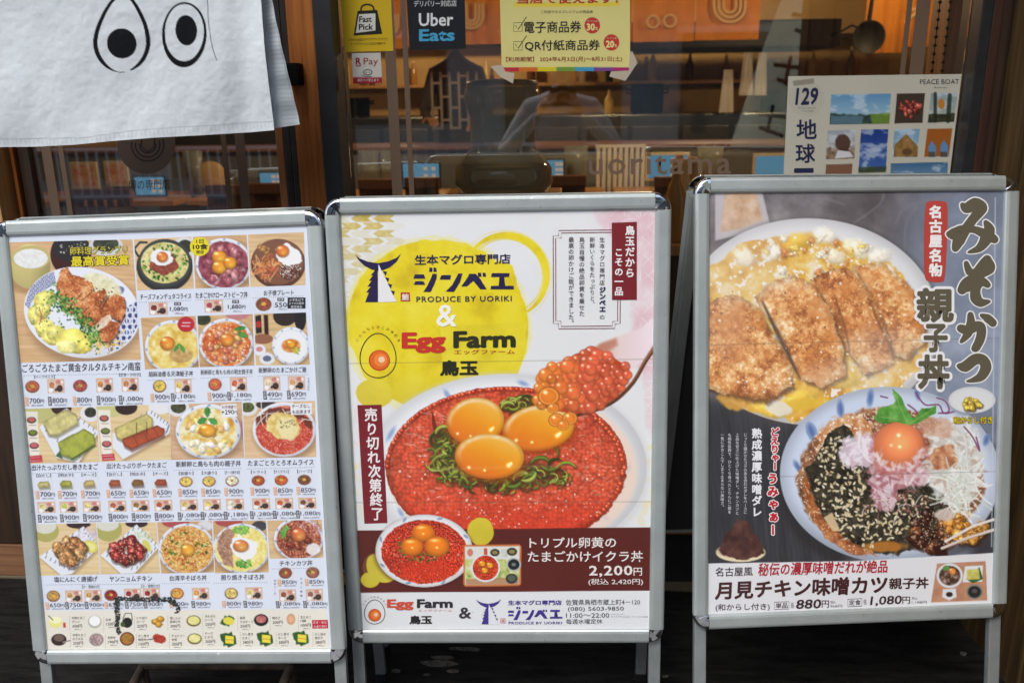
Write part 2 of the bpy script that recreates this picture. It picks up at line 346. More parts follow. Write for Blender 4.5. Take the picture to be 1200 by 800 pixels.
for i in range(16):
    bottle(-2.9 + i * .37 + random.uniform(-.06, .06), YB - .15, 1.451, random.uniform(.2, .3), bm_[i % 4], '%s bottle on the kitchen shelf, %s of its colour from the left' % (bn[i % 4], ['first', 'second', 'third', 'fourth'][i // 4]), bn[i % 4] + ' bottles on the kitchen shelf')
# pots and pans on the range
def pot(px, py, w_, h_, lab):
    x, y, z = PY(px, py, YK + .3); z = ZY(600, 136, YK) + .002; y = YK + .25
    t = thing('pot', lab, 'pot', (x, y, z), 'pots on the kitchen range')
    MB().lathe([(.001, 0), (w_ * .46, 0), (w_ * .5, h_ * .1), (w_ * .5, h_), (w_ * .53, h_ * 1.02), (w_ * .47, h_), (w_ * .45, h_ * .1)], (x, y, z), 24).put('body', M['iron'], t, True)
    for s in (-1, 1): MB().tube([(x + s * w_ * .5, y, z + h_ * .8), (x + s * w_ * .62, y, z + h_ * .84), (x + s * w_ * .62, y + .02, z + h_ * .7), (x + s * w_ * .5, y, z + h_ * .7)], .008, 6).put('handle', M['iron'], t)
pot(757, 135, .28, .24, 'black stock pot on the range right of the white bottle')
pot(415, 132, .30, .16, 'wide black pot on the range near the black mullion')
pot(905, 135, .24, .18, 'black pot on the range behind the printed travel poster')
x, y, z = PY(713, 128, YK + .2)
t = thing('squeeze_bottle', 'pale yellow squeeze bottle standing on the range', 'bottle', (x, YK + .12, ZY(600, 136, YK)))
MB().lathe([(.001, 0), (.035, 0), (.037, .02), (.037, .12), (.015, .155), (.008, .2)], (x, YK + .12, ZY(600, 136, YK) + .001), 14).put('body', bm_[2], t, True)
# inner orange curtains
def noren(px0, px1, pyb, y, lab, marks):
    x0, x1 = XY(px0, y, pyb), XY(px1, y, pyb); zb = ZY((px0 + px1) / 2, pyb, y); n = 18
    t = thing('inner_curtain', lab, 'curtain', ((x0 + x1) / 2, y, zb), 'orange curtains hanging before the kitchen')
    V = []; 
    for j in range(8):
        for i in range(n + 1):
            V.append((x0 + (x1 - x0) * i / n, y + .012 * math.sin(i * .9 + px0) * (1 - j / 9), zb + (2.4 - zb) * j / 7))
    Fc = [(j * (n + 1) + i, j * (n + 1) + i + 1, (j + 1) * (n + 1) + i + 1, (j + 1) * (n + 1) + i) for j in range(7) for i in range(n)]
    put('cloth', V, Fc, M['noren_or'], t, None, True)
    for mk in marks:
        mb = MB()
        for pts, wd_ in mk:
            P = [PY(a_, b_, y - .02) for a_, b_ in pts]
            mb.tube([tuple(p) for p in P], wd_, 6)
        mb.put('cloth_print', M['cream'], t)
YN = 3.9
arc = lambda cx, cy, r, a0, a1, n=10: [(cx + r * math.cos(math.radians(a0 + (a1 - a0) * i / n)), cy + r * math.sin(math.radians(a0 + (a1 - a0) * i / n))) for i in range(n + 1)]
ulogo = lambda cx, cy, s: [(([(cx - s * k, cy - s * 1.3)] + arc(cx, cy, s * k, 180, 0) + [(cx + s * k, cy - s * 1.3)]), .012) for k in (.45, .8, 1.15)]
noren(395, 476, 58, YN, 'orange curtain panel hanging behind the yellow sticker', [ulogo(455, 30, 10)])
noren(477, 545, 55, YN + .02, 'orange curtain panel hanging behind the black sticker', [])
noren(546, 592, 52, YN, 'orange curtain panel between black sticker and yellow poster', [ulogo(552, 20, 12)])
noren(593, 740, 50, YN + .02, 'orange curtain panel behind the yellow paper poster', [])
noren(741, 813, 49, YN, 'orange curtain panel right of the yellow poster with two eye marks', [[(arc(765, 26, 7, 0, 360, 14), .010), (arc(785, 25, 7, 0, 360, 14), .010)]])
noren(814, 889, 47, YN + .02, 'orange curtain panel with the large horseshoe emblem', [ulogo(855, 8, 16)])
noren(1010, 1057, 62, YN, 'orange curtain panel behind the hanging frying pan', [])
noren(1058, 1100, 55, YN + .02, 'orange curtain panel beside the bead chains', [[([(1060, 28), (1075, 14)], .012), ([(1075, 6), (1075, 26)], .012), ([(1068, 12), (1084, 12)], .012)]])
# frying pan and ladle hanging
yp = 3.3; p = PY(1016, 44, yp); R_ = 17 / F * (yp + 2.1) * 1.02
t = thing('frying_pan', 'black frying pan hanging by its handle', 'frying pan', (p[0], yp, p[2] - R_))
mb = MB()
prof = [(.001, .0), (R_ * .8, .0), (R_, -.035), (R_ * .96, -.035), (R_ * .78, -.006), (.001, -.006)]
mb.lathe(prof, (0, 0, 0), 28); mb.xform(lambda v: (v[0] + p[0], yp + v[2], v[1] + p[2])); mb.put('pan_body', M['iron'], t, True)
MB().tube([(p[0], yp - .01, p[2] + R_), (p[0] + .005, yp - .02, p[2] + R_ * 2.6)], [.014, .010], 8).put('handle', M['iron'], t)
p2 = PY(975, 41, yp); t = thing('ladle', 'small dark ladle hanging left of the frying pan', 'ladle', (p2[0], yp, p2[2] - .04))
MB().lathe([(.001, -.02), (.03, -.012), (.045, .012)], (p2[0], yp, p2[2]), 16).put('bowl', M['iron'], t, True)
MB().tube([(p2[0] + .02, yp, p2[2]), (p2[0] + .11, yp, p2[2] + .05), (p2[0] + .16, yp, p2[2] + .03)], .007, 6).put('handle', M['iron'], t)
o = MB().tube([(XY(930, yp, 10), yp, ZY(930, -12, yp)), (XY(1090, yp, 10), yp, ZY(930, -12, yp))], .01, 8).put('hanging_rail', M['iron']); props(o, 'thin iron rail that the frying pan hangs from', 'rail')
# orange pillar and bead chains right
x0, x1 = XY(1102, .5, 100), XY(1150, .5, 100)
o = MB().bbox(x0, x1, .5, .62, 0, 2.7, .005).put('pillar', M['wood_or']); props(o, 'orange wooden pillar just inside the right end of the window', 'pillar')
o = MB().bbox(XY(1103, 3.6, 100), XY(1200, 3.6, 100), 3.6, 3.7, 0, 2.7, .005).put('partition', M['wood_or']); props(o, 'orange wooden partition behind the bead chains', 'partition')
for pxc in (1095, 1107):
    x = XY(pxc, .42, 60); t = thing('bead_chain', 'dark bead chain of a roller blind, %s of the two' % ('left' if pxc < 1100 else 'right'), 'bead chain', (x, .42, 1.2))
    mb = MB()
    for k in range(60): 
        z = 1.22 + k * .022
        mb.lathe([(.0005, -.006), (.006, 0), (.0005, .006)], (x, .42, z), 6)
    mb.tube([(x, .42, 1.2), (x, .42, 2.6)], .0015, 4); o = mb.put('chain', M['black'], t)
# tables and chairs
def table(px, y, w_, lab, g='wooden dining tables inside'):
    x = XY(px, y, 215); t = thing('dining_table', lab, 'table', (x, y, 0), g); z = .74
    MB().bbox(x - w_ / 2, x + w_ / 2, y - .3, y + .3, z - .035, z, .005).put('tabletop', M['table'], t)
    for sx in (-1, 1):
        for sy in (-1, 1): MB().box(x + sx * (w_ / 2 - .06) - .025, x + sx * (w_ / 2 - .06) + .025, y + sy * .24 - .025, y + sy * .24 + .025, 0, z - .035).put('leg', M['chair'], t)
    return x
YT = 3.35
for px, lab in ((60, 'wooden table with the cream framed tablet behind the door glass'), (160, 'wooden table with blue tablet behind the door emblem'), (305, 'wooden table with a blue tablet near the door jamb'), (455, 'wooden table with blue tablet behind the brown stripes'), (640, 'wooden table behind the large glass jar'), (790, 'wooden table with the pale blue tablet and cream frame'), (930, 'wooden table behind the travel poster')):
    table(px, YT, .74, lab)
def chair(px0, px1, pyt, y, lab, g='slatted wooden chairs inside'):
    x0, x1 = XY(px0, y, pyt), XY(px1, y, pyt); zt = ZY((px0 + px1) / 2, pyt, y); t = thing('slatted_chair', lab, 'chair', ((x0 + x1) / 2, y + .2, 0), g)
    for x in (x0, x1 - .035): MB().box(x, x + .035, y, y + .035, 0, zt - .06).put('post', M['chair'], t)
    MB().bbox(x0 - .005, x1 + .005, y - .005, y + .04, zt - .062, zt, .008).put('top_rail', M['chair'], t)
    MB().bbox(x0 + .036, x1 - .036, y, y + .03, .50, .545, .004).put('lower_rail', M['chair'], t)
    n = 5
    for k in range(n):
        xc_ = x0 + .035 + (x1 - x0 - .07) * (k + .5) / n; MB().box(xc_ - .016, xc_ + .016, y + .008, y + .022, .545, zt - .062).put('slat', M['chair'], t)
    MB().bbox(x0 - .01, x1 + .01, y + .0, y + .44, .42, .46, .01).put('seat', M['chair'], t)
    for x in (x0, x1 - .035): MB().box(x, x + .035, y + .4, y + .435, 0, .42).put('leg', M['chair'], t)
YH = 2.75
chair(78, 150, 222, YH, 'slatted chair below the two food cards'); chair(241, 285, 217, YH, 'slatted chair left of the wide stripe at the door edge'); chair(290, 331, 215, YH, 'slatted chair beside the orange door stile')
chair(420, 468, 210, YH, 'slatted chair crossed by the wide brown stripe'); chair(474, 513, 208, YH, 'slatted chair in front of the blue tablet'); chair(641, 686, 206, YH, 'slatted chair right of the glass jar'); chair(768, 812, 207, YH, 'slatted chair between the middle and right boards'); chair(560, 604, 209, YH, 'slatted chair hidden behind the glass jar'); chair(850, 900, 208, YH, 'slatted chair behind the shop name lettering')
# tablets
def tablet(box, frame, lab, icons=False):
    x0, y0, x1, y1 = box; y = YT - .1
    X0, X1 = XY(x0, y, y0), XY(x1, y, y0); Z0, Z1 = .745, ZY(x0, y0, y)
    Z0 = max(Z0, ZY(x0, y1, y)); sgn = .0
    t = thing('order_tablet', lab, 'tablet', ((X0 + X1) / 2, y, .742), 'order tablets on the tables')
    MB().bbox(X0, X1, y, y + .014, Z0, Z1, .004).put('case', M['cream_pl'] if frame else M['black'], t)
    b = .010 if not frame else .016
    MB().box(X0 + b, X1 - b, y - .002, y - .0005, Z0 + b, Z1 - b).put('screen', M['screen'], t)
    MB().bbox((X0 + X1) / 2 - .03, (X0 + X1) / 2 + .03, y + .015, y + .09, .742, Z0 + .02, .004).put('stand', M['black'], t)
    if icons:
        mb = MB()
        for i in range(2):
            for j in range(3): 
                cx = X0 + (X1 - X0) * (.62 + .2 * i); cz = Z0 + (Z1 - Z0) * (.25 + .25 * j); mb.box(cx - .012, cx + .012, y - .004, y - .0021, cz - .010, cz + .010)
        mb.put('screen_icons', M['screen_d'], t)
tablet((155, 206, 193, 232), 0, 'blue screen tablet below the round door emblem', True)
tablet((302, 201, 331, 226), 0, 'blue screen tablet beside the orange door stile', True)
tablet((20, 206, 40, 240), 1, 'blue screen tablet in cream frame at the far left')
tablet((470, 190, 516, 222), 0, 'blue screen tablet with small icons crossed by the thin stripe', True)
tablet((638, 186, 662, 212), 0, 'blue screen tablet right of the glass jar', True)
tablet((757, 179, 809, 212), 1, 'pale blue tablet in cream frame behind the shop name lettering', True)
tablet((883, 180, 930, 208), 1, 'blue tablet in cream frame left of the travel poster')
# cups, cards and cushions on the table / counter
def cup(px, py, w_, h_, y, z, lab, fill):
    x = XY(px, y, py); t = thing('cutlery_cup', lab, 'container', (x, y, z), 'clear containers on the tables')
    h_ = ZY(px, py - 18, y) - .742
    MB().lathe([(.001, 0), (w_ * .36, 0), (w_ * .5, h_), (w_ * .48, h_), (w_ * .34, .006)], (x, y, z + .001), 20).put('cup_wall', M['cup'], t, True)
    MB().lathe([(.001, .01), (w_ * .33, .01), (w_ * .42, h_ * .85), (.001, h_ * .9)], (x, y, z + .002), 16).put('contents', M[fill], t, True)
cup(433, 195, .13, .16, YT - .02, .742, 'clear container with orange contents left of the wide stripe', 'redfood')
cup(452, 195, .09, .14, YT + .02, .742, 'clear container with pink contents beside the wide stripe', 'pink')
cup(675, 190, .15, .17, YT, .742, 'clear container with orange contents right of the jar', 'redfood')
cup(227, 195, .12, .15, YT, .742, 'container with pink napkins right of the door emblem', 'pink')
cup(832, 190, .16, .17, YT + .05, .742, 'container with red contents behind the shop name lettering', 'redfood')
def card(px0, py0, px1, py1, lab):
    y = YT - .16; x0, x1 = XY(px0, y, py0), XY(px1, y, py0); z1 = ZY(px0, py0, y); z0 = max(.743, ZY(px0, py1, y))
    t = thing('food_card', lab, 'menu card', ((x0 + x1) / 2, y, .742)); MB().bbox(x0, x1, y, y + .02, z0, z1, .02).put('card', M['cream_pl'], t)
    MB().bbox(x0 + .02, x1 - .02, y - .002, y + .001, z0 + .02, z1 - .02, .002).put('food_print', M['redfood'], t)
    MB().box((x0 + x1) / 2 - .03, (x0 + x1) / 2 + .03, y + .02, y + .06, .742, z0 + .03).put('foot', M['chair'], t)
card(80, 190, 112, 222, 'cream card with red food picture, left of the two'); card(120, 189, 148, 219, 'cream card with orange food picture beside the round emblem')
x = XY(248, YT, 208); t = thing('round_cushion', 'round tan cushion right of the pink napkins', 'cushion', (x, YT, .742))
mb = MB(); mb.lathe([(.001, -.03), (.08, -.026), (.105, 0), (.08, .026), (.001, .03)], (0, 0, 0), 24); mb.xform(lambda v: (v[0] + x, YT + v[2], v[1] + .742 + .108)); mb.put('cushion_body', M['plaster'], t, True)
# hanging white cloths in the kitchen
for px0, px1, lab in ((868, 884, 'white cloth hanging in the kitchen, left of the pair'), (884, 901, 'white cloth hanging in the kitchen, right of the pair'), (845, 862, 'white cloth hanging lower beside the pair in the kitchen')):
    y = 4.9; yt = 62 if px0 > 850 else 82; x0, x1 = XY(px0, y, 80), XY(px1, y, 80); z1, z0 = ZY(px0, yt, y), ZY(px0, yt + 50, y); n = 8
    V = [(x0 + (x1 - x0) * (i / n * (.6 + .4 * (1 - j / 5)) + .2 * j / 5), y + .02 * math.sin(i * 1.9 + px0), z0 + (z1 - z0) * j / 5) for j in range(6) for i in range(n + 1)]
    Fc = [(j * (n + 1) + i, j * (n + 1) + i + 1, (j + 1) * (n + 1) + i + 1, (j + 1) * (n + 1) + i) for j in range(5) for i in range(n)]
    o = put('hanging_cloth', V, Fc, M['white'], None, None, True); props(o, lab, 'cloth', 'white cloths hanging in the kitchen')
# white slatted radiator / crate on the counter right of lettering
p0 = PY(700, 190, YC - .05); 
t = thing('slatted_box', 'white slatted box under the counter edge right of the jar', 'box', (XY(725, YC - .3, 185), YC - .25, .0))
x0, x1 = XY(698, YC - .3, 185), XY(757, YC - .3, 185); z0, z1 = .70, ZY(700, 170, YC - .3)
MB().box(x0, x1, YC - .28, YC - .06, 0, z0 + .02).put('base', M['wood_tan'], t)
for k in range(9):
    xx = x0 + (x1 - x0) * (k + .5) / 9; MB().bbox(xx - .012, xx + .012, YC - .30, YC - .27, z0, z1 - .02, .004).put('slat', M['white'], t)
MB().bbox(x0, x1, YC - .30, YC - .27, z1 - .02, z1, .004).put('top_rail', M['white'], t)
# the big glass jar just inside the window
yj = .42; xj = XY(590, yj, 200); sc = (yj + 2.1) / F * .995
zb = ZY(590, 226, yj); zt = ZY(590, 100, yj); r1 = 57 * sc
t = thing('glass_jar', 'large clear glass jar with a bulging foot standing inside the window', 'jar', (xj, yj, 0))
H_ = zt - zb
prof = [(.001, .0), (r1 * .9, .0), (r1, H_ * .10), (r1 * .98, H_ * .24), (r1 * .80, H_ * .35), (r1 * .66, H_ * .42), (r1 * .65, H_ * .70), (r1 * .72, H_ * .80), (r1 * .78, H_ * .88), (r1 * .74, H_ * .96), (r1 * .70, H_)]
MB().lathe(prof, (xj, yj, zb), 48).put('jar_wall', M['jar'], t, True)
MB().lathe([(.001, H_ * .25), (r1 * .95, H_ * .25), (r1 * .96, H_ * .24)], (xj, yj, zb), 40).put('water_surface', M['jar'], t, True)
MB().lathe([(r1 * .70, H_ * 1.0), (r1 * .72, H_ * 1.03), (r1 * .5, H_ * 1.05), (.001, H_ * 1.06)], (xj, yj, zb), 32).put('lid', mat('jar_lid', (.10, .11, .10), rough=.3, alpha=.8), t, True)
st = thing('jar_stand', 'slim wooden stand carrying the glass jar inside the window', 'stand', (xj, yj, 0))
MB().bbox(xj - .17, xj + .17, yj - .15, yj + .15, zb - .03, zb - .001, .005).put('stand_top', M['table'], st)
for sx in (-1, 1):
    for sy in (-1, 1): MB().box(xj + sx * .14 - .015, xj + sx * .14 + .015, yj + sy * .12 - .015, yj + sy * .12 + .015, 0, zb - .03).put('leg', M['chair'], st)
# bottles in a rack seen between the boards
for k, (px, py) in enumerate(((788, 330), (797, 345), (806, 325), (792, 300))):
    y = 1.2 + .12 * k; x = XY(px, y, py); z = .78
    bottle(x, y, z, .30, bm_[(0, 2, 0, 2)[k]], ['amber bottle nearest the glass between the two boards', 'pale bottle in the gap between the boards', 'amber bottle second from the glass between the boards', 'pale bottle farthest back in the gap between the boards'][k], 'bottles on the low shelf between the boards')
o = MB().bbox(XY(760, 1.3, 330), XY(860, 1.3, 330), 1.1, 1.7, .74, .778, .005).put('side_shelf', M['wood_tan']); props(o, 'low wooden shelf of bottles seen between middle and right boards', 'shelf')
o = MB().box(XY(765, 1.3, 330), XY(855, 1.3, 330), 1.12, 1.68, 0, .74).put('shelf_cabinet', M['wood_dark']); props(o, 'dark cabinet under the low bottle shelf', 'cabinet')
# ------------------------------------------------------------------ people (continuous skinned bodies)
def skinned(name, verts, edges, radii, m, parent, root=0, sub=2):
    base = wloc(parent); me = bpy.data.meshes.new(name); me.from_pydata([(np.array(v) - base).tolist() for v in verts], edges, []); me.update()
    o = bpy.data.objects.new(name, me); COL.objects.link(o); o.parent = parent
    sk = o.modifiers.new('skin', 'SKIN'); lay = me.skin_vertices[0].data
    for i, r in enumerate(radii):
        rr = r if isinstance(r, tuple) else (r, r); lay[i].radius = rr; lay[i].use_root = (i == root)
    sk.use_smooth_shade = True; s = o.modifiers.new('sub', 'SUBSURF'); s.levels = sub; s.render_levels = sub
    me.materials.append(m); return o
def hand(parent, wrist, tip_dir, palm_n, m, curl=.5, s=1.0):
    w_ = Vector(wrist); d = Vector(tip_dir).normalized(); n = Vector(palm_n).normalized(); sd_ = d.cross(n).normalized()
    V = [w_, w_ + d * .035 * s, w_ + d * .075 * s]; E_ = [(0, 1), (1, 2)]; R = [(.024, .018), (.034, .016), (.038, .014)]
    for k, (off, ln) in enumerate(((-.03, .062), (-.01, .075), (.011, .07), (.03, .055))):
        b = w_ + d * .085 * s + sd_ * off * s; a_ = 0; p = b; i0 = len(V); V.append(p); E_.append((2, i0)); R.append((.010, .010))
        for q in range(3):
            a_ += curl * .9; dd = d * math.cos(a_) + n * math.sin(a_); p = p + dd * ln * .4 * s; V.append(p); E_.append((len(V) - 2, len(V) - 1)); R.append((.0085 - q * .0008,) * 2)
    b = w_ + d * .03 * s + sd_ * -.035 * s; V.append(b); E_.append((1, len(V) - 1)); R.append((.012, .012))
    for q in range(2):
        b = b + (d * .6 - sd_ * .55 + n * .4) * .03 * s; V.append(b); E_.append((len(V) - 2, len(V) - 1)); R.append((.010, .010))
    return skinned('hand', [tuple(v) for v in V], E_, R, m, parent)
def head(parent, c, fwd, hairm, s=1.0):
    c = Vector(c); f = Vector(fwd).normalized(); up = Vector((0, 0, 1)); f = (f - up * f.dot(up) * .3).normalized(); sd_ = f.cross(up).normalized(); up = sd_.cross(f)
    bm = bmesh.new(); bmesh.ops.create_uvsphere(bm, u_segments=28, v_segments=20, radius=1)
    for v in bm.verts:
        x, y, z = v.co; fx = y
        ww = .075 * (1 - .28 * max(0, -z) ** 1.6); dd = .095 * (1 - .10 * max(0, -z)); hh = .118
        px, py, pz = x * ww, y * dd, z * hh
        if fx > .5:
            nose = math.exp(-((x / .16) ** 2)) * math.exp(-(((z + .12) / .22) ** 2)); py += .022 * nose
            py -= .010 * math.exp(-(((abs(x) - .38) / .16) ** 2) - ((z - .08) / .12) ** 2)
            py += .006 * math.exp(-((x / .3) ** 2) - ((z + .5) / .08) ** 2)
            py += .010 * math.exp(-((x / .3) ** 2) - ((z + .85) / .16) ** 2)
        ear = math.exp(-(((abs(x) - 1) / .10) ** 2) - (y / .22) ** 2 - ((z + .05) / .22) ** 2); px += math.copysign(.016 * ear, x)
        v.co = c + (sd_ * px + f * py + up * pz) * s
    mb = MB().addbm(bm); bm.free(); h = mb.put('head', M['skin'], parent, True)
    bm = bmesh.new(); bmesh.ops.create_uvsphere(bm, u_segments=24, v_segments=16, radius=1)
    bmesh.ops.delete(bm, geom=[v for v in bm.verts if v.co.z < -.15 and v.co.y > -.2 or v.co.z < -.75 or (v.co.y > .62 and v.co.z < .48)], context='VERTS')
    for v in bm.verts:
        x, y, z = v.co; r = 1 + .03 * math.sin(x * 20) * math.sin(y * 17); v.co = c + (sd_ * x * .084 + f * (y * .103 - .004) + up * z * .126) * r * s
    mb = MB().addbm(bm); bm.free(); mb.put('hair', hairm, parent, True); return h
hairm = mat('black_hair', (.012, .010, .009), rough=.5)
# the photographer standing in the street (seen only as a reflection in the shop glass)
pt = thing('person', 'person in white shirt taking the photograph, reflected faintly in the shop window', 'person', (0, -2.42, 0))
shirt = mat('white_shirt', rough=.85, noise=(6, (.50, .50, .52), (.62, .62, .64)), bump=.3, bscale=12)
trs = mat('dark_trousers', (.03, .032, .04), rough=.8)
bx = -.01; by = -2.42
body = skinned('body', [(bx, by, .88), (bx, by, 1.02), (bx, by - .01, 1.16), (bx, by, 1.27), (bx, by + .01, 1.34), (bx, by + .02, 1.40), (bx - .16, by, 1.26), (bx - .31, by + .08, 1.02), (bx - .11, by + .24, 1.235), (bx + .16, by, 1.26), (bx + .31, by + .08, 1.02), (bx + .11, by + .24, 1.235)],
    [(0, 1), (1, 2), (2, 3), (3, 4), (4, 5), (3, 6), (6, 7), (7, 8), (3, 9), (9, 10), (10, 11)],
    [(.15, .11), (.14, .10), (.155, .11), (.12, .09), (.055, .055), (.05, .05), (.065, .065), (.048, .048), (.028, .028), (.065, .065), (.048, .048), (.028, .028)], shirt, pt)
leg_ = skinned('trousers', [(bx, by, .92), (bx - .10, by, .84), (bx - .12, by + .04, .46), (bx - .13, by, .10), (bx - .13, by + .10, .04), (bx + .10, by, .84), (bx + .12, by + .04, .46), (bx + .13, by, .10), (bx + .13, by + .10, .04)],
    [(0, 1), (1, 2), (2, 3), (3, 4), (0, 5), (5, 6), (6, 7), (7, 8)], [(.15, .115), (.09, .09), (.062, .062), (.045, .045), (.04, .03), (.09, .09), (.062, .062), (.045, .045), (.04, .03)], trs, pt)
head(pt, (bx, by + .045, 1.50), (0, 1, -.2), hairm)
hand(pt, (bx - .11, by + .24, 1.235), (.5, .35, .75), (.8, -.3, 0), M['skin'], .7)
hand(pt, (bx + .11, by + .24, 1.235), (-.5, .35, .75), (-.8, -.3, 0), M['skin'], .7)
cm = thing('camera_body', 'black camera held by the person in the white shirt', 'camera', (0, -2.20, 1.27))
MB().bbox(-.068, .068, -2.20, -2.165, 1.275, 1.365, .008).put('housing', M['black'], cm)
MB().bbox(-.025, .025, -2.195, -2.17, 1.366, 1.385, .006).put('viewfinder', M['black'], cm)
mb = MB(); mb.lathe([(.001, 0), (.034, 0), (.034, .035), (.030, .045), (.024, .045), (.022, .03), (.001, .028)], (0, 0, 0), 28); mb.xform(lambda v: (v[0], -2.165 + v[2], v[1] + 1.315)); mb.put('lens_barrel', M['black'], cm, True)
# cook inside the kitchen: dark top with a white lattice print
yk = 4.72; xk = XY(535, yk, 100); zs = ZY(535, 72, yk)
ck = thing('person', 'cook in dark shirt with white lattice print standing in the kitchen', 'person', (xk, yk, 0))
dk = mat('dark_shirt', (.085, .075, .07), rough=.85)
skinned('body', [(xk, yk, .9), (xk, yk, 1.05), (xk, yk, zs - .22), (xk, yk, zs - .08), (xk, yk, zs + .03), (xk, yk, zs + .09), (xk - .17, yk, zs - .09), (xk - .25, yk - .03, zs - .36), (xk - .20, yk - .24, zs - .42), (xk + .17, yk, zs - .09), (xk + .25, yk - .03, zs - .36), (xk + .2, yk - .22, zs - .46)],
    [(0, 1), (1, 2), (2, 3), (3, 4), (4, 5), (3, 6), (6, 7), (7, 8), (3, 9), (9, 10), (10, 11)],
    [(.16, .12), (.16, .11), (.17, .11), (.13, .09), (.055, .055), (.05, .05), (.065, .065), (.048, .048), (.032, .032), (.065, .065), (.048, .048), (.032, .032)], dk, ck)
skinned('trousers', [(xk, yk, .93), (xk - .10, yk, .84), (xk - .10, yk, .46), (xk - .10, yk, .08), (xk + .10, yk, .84), (xk + .10, yk, .46), (xk + .10, yk, .08)], [(0, 1), (1, 2), (2, 3), (0, 4), (4, 5), (5, 6)], [(.16, .12), .095, .065, .05, .095, .065, .05], trs, ck)
head(ck, (xk, yk - .02, zs + .20), (0, -1, -.1), hairm)
hand(ck, (xk - .20, yk - .24, zs - .42), (.5, -.8, 0), (0, 0, -1), M['skin'], .4); hand(ck, (xk + .2, yk - .22, zs - .46), (-.5, -.8, 0), (0, 0, -1), M['skin'], .4)
mb = MB()
for i in range(6): xx = xk - .17 + i * .068; mb.bbox(xx - .009, xx + .009, yk - .150, yk - .138, zs - .50, zs - .08, .002)
for i, (a_, b_, zz) in enumerate([(0, 1, .16), (2, 3, .16), (4, 5, .16), (1, 2, .26), (3, 4, .26), (0, 1, .34), (2, 3, .34), (4, 5, .34), (1, 2, .43), (3, 4, .43), (0, 1, .49), (2, 3, .49), (4, 5, .49), (1, 2, .11), (3, 4, .11)]):
    mb.bbox(xk - .17 + a_ * .068, xk - .17 + b_ * .068, yk - .149, yk - .139, zs - zz - .009, zs - zz + .009, .002)
mb.put('lattice_apron', mat('pale_grey_print', (.34, .34, .35), rough=.8), ck)
MB().lathe([(.088, -.01), (.096, .02), (.085, .07), (.001, .085)], (xk, yk - .02, zs + .26), 24).put('cap', M['black'], ck, True)

# ------------------------------------------------------------------ street behind the camera (lights and reflects in the glass)
bl = thing('opposite_building', 'pale two-storey building across the street', 'building', (0, -14, 0))
MB().box(-14, 14, -20, -13, -.1, 7.5).put('wall', M['facade'], bl)
sg = mat('dark_window', (.03, .035, .04), rough=.1)
for i in range(9):
    x = -12 + i * 3
    MB().box(x - 1, x + 1, -13.0, -12.95, .0 if i % 3 else .9, 2.3).put('window', sg, bl); MB().box(x - 1, x + 1, -13.0, -12.95, 4, 5.6).put('window', sg, bl)
    MB().bbox(x - 1.1, x + 1.1, -13.0, -12.9, 2.31, 2.42, .01).put('lintel', M['white'], bl)
MB().box(-14.2, 14.2, -13.02, -12.4, 2.9, 3.1).put('canopy', M['facade2'], bl)
gr = thing('guard_rail', 'white street guard rail of thin uprights across the road', 'railing', (0, -10, -.1))
for z in (.0, .68): MB().tube([(-9, -10, z), (9, -10, z)], .025, 8).put('rail', M['white'], gr)
mb = MB()
for i in range(120): mb.box(-9 + i * .15, -8.975 + i * .15, -10.01, -9.99, -.1, .68)
o = mb.put('upright', M['white'], gr); o['kind'] = 'stuff'
struct(MB().box(-60, 60, -13, -9.7, -.12, -.02).put('far_pavement', M['paving']))
# leaning street flag with dark lettering (reflected diagonally at the right)
nf = thing('street_flag', 'grey-green banner flag leaning in the street, reflected diagonally in the glass', 'flag', (1.5, -3.6, -.1))
fl = bpy.data.materials.new('flag_cloth'); fl.use_nodes = True; n_ = fl.node_tree; n_.nodes.clear(); o_ = n_.nodes.new('ShaderNodeOutputMaterial'); d_ = n_.nodes.new('ShaderNodeBsdfDiffuse'); t_ = n_.nodes.new('ShaderNodeBsdfTranslucent'); m_ = n_.nodes.new('ShaderNodeMixShader')
d_.inputs[0].default_value = (.72, .78, .62, 1); t_.inputs[0].default_value = (.72, .78, .62, 1); m_.inputs[0].default_value = .55; n_.links.new(d_.outputs[0], m_.inputs[1]); n_.links.new(t_.outputs[0], m_.inputs[2]); n_.links.new(m_.outputs[0], o_.inputs[0])
MB().tube([(1.36, -3.62, -.1), (2.16, -3.60, 2.6)], .014, 8).put('pole', M['white'], nf)
V = []; fx = lambda i, z: 1.02 + .42 * i / 8 + .40 * (z - .7) / 1.3
for j in range(18):
    for i in range(9): z = .55 + 1.9 * j / 17; V.append((fx(i, z), -3.6 + .03 * math.sin(i * .9 + j * .5), z - .05 * i / 8))
put('banner', V, [(j * 9 + i, j * 9 + i + 1, (j + 1) * 9 + i + 1, (j + 1) * 9 + i) for j in range(17) for i in range(8)], fl, nf, None, True)
mb = MB()
for z in (.85, 1.15, 1.45, 1.75, 2.05):
    for a_, b_ in (((2, .05), (6, .02)), ((4, .10), (3.5, -.08)), ((2.5, -.04), (5.5, -.10))): mb.tube([(fx(a_[0], z), -3.555, z + a_[1]), (fx(b_[0], z), -3.555, z + b_[1])], .014, 6)
mb.put('flag_brushwork', M['black'], nf)
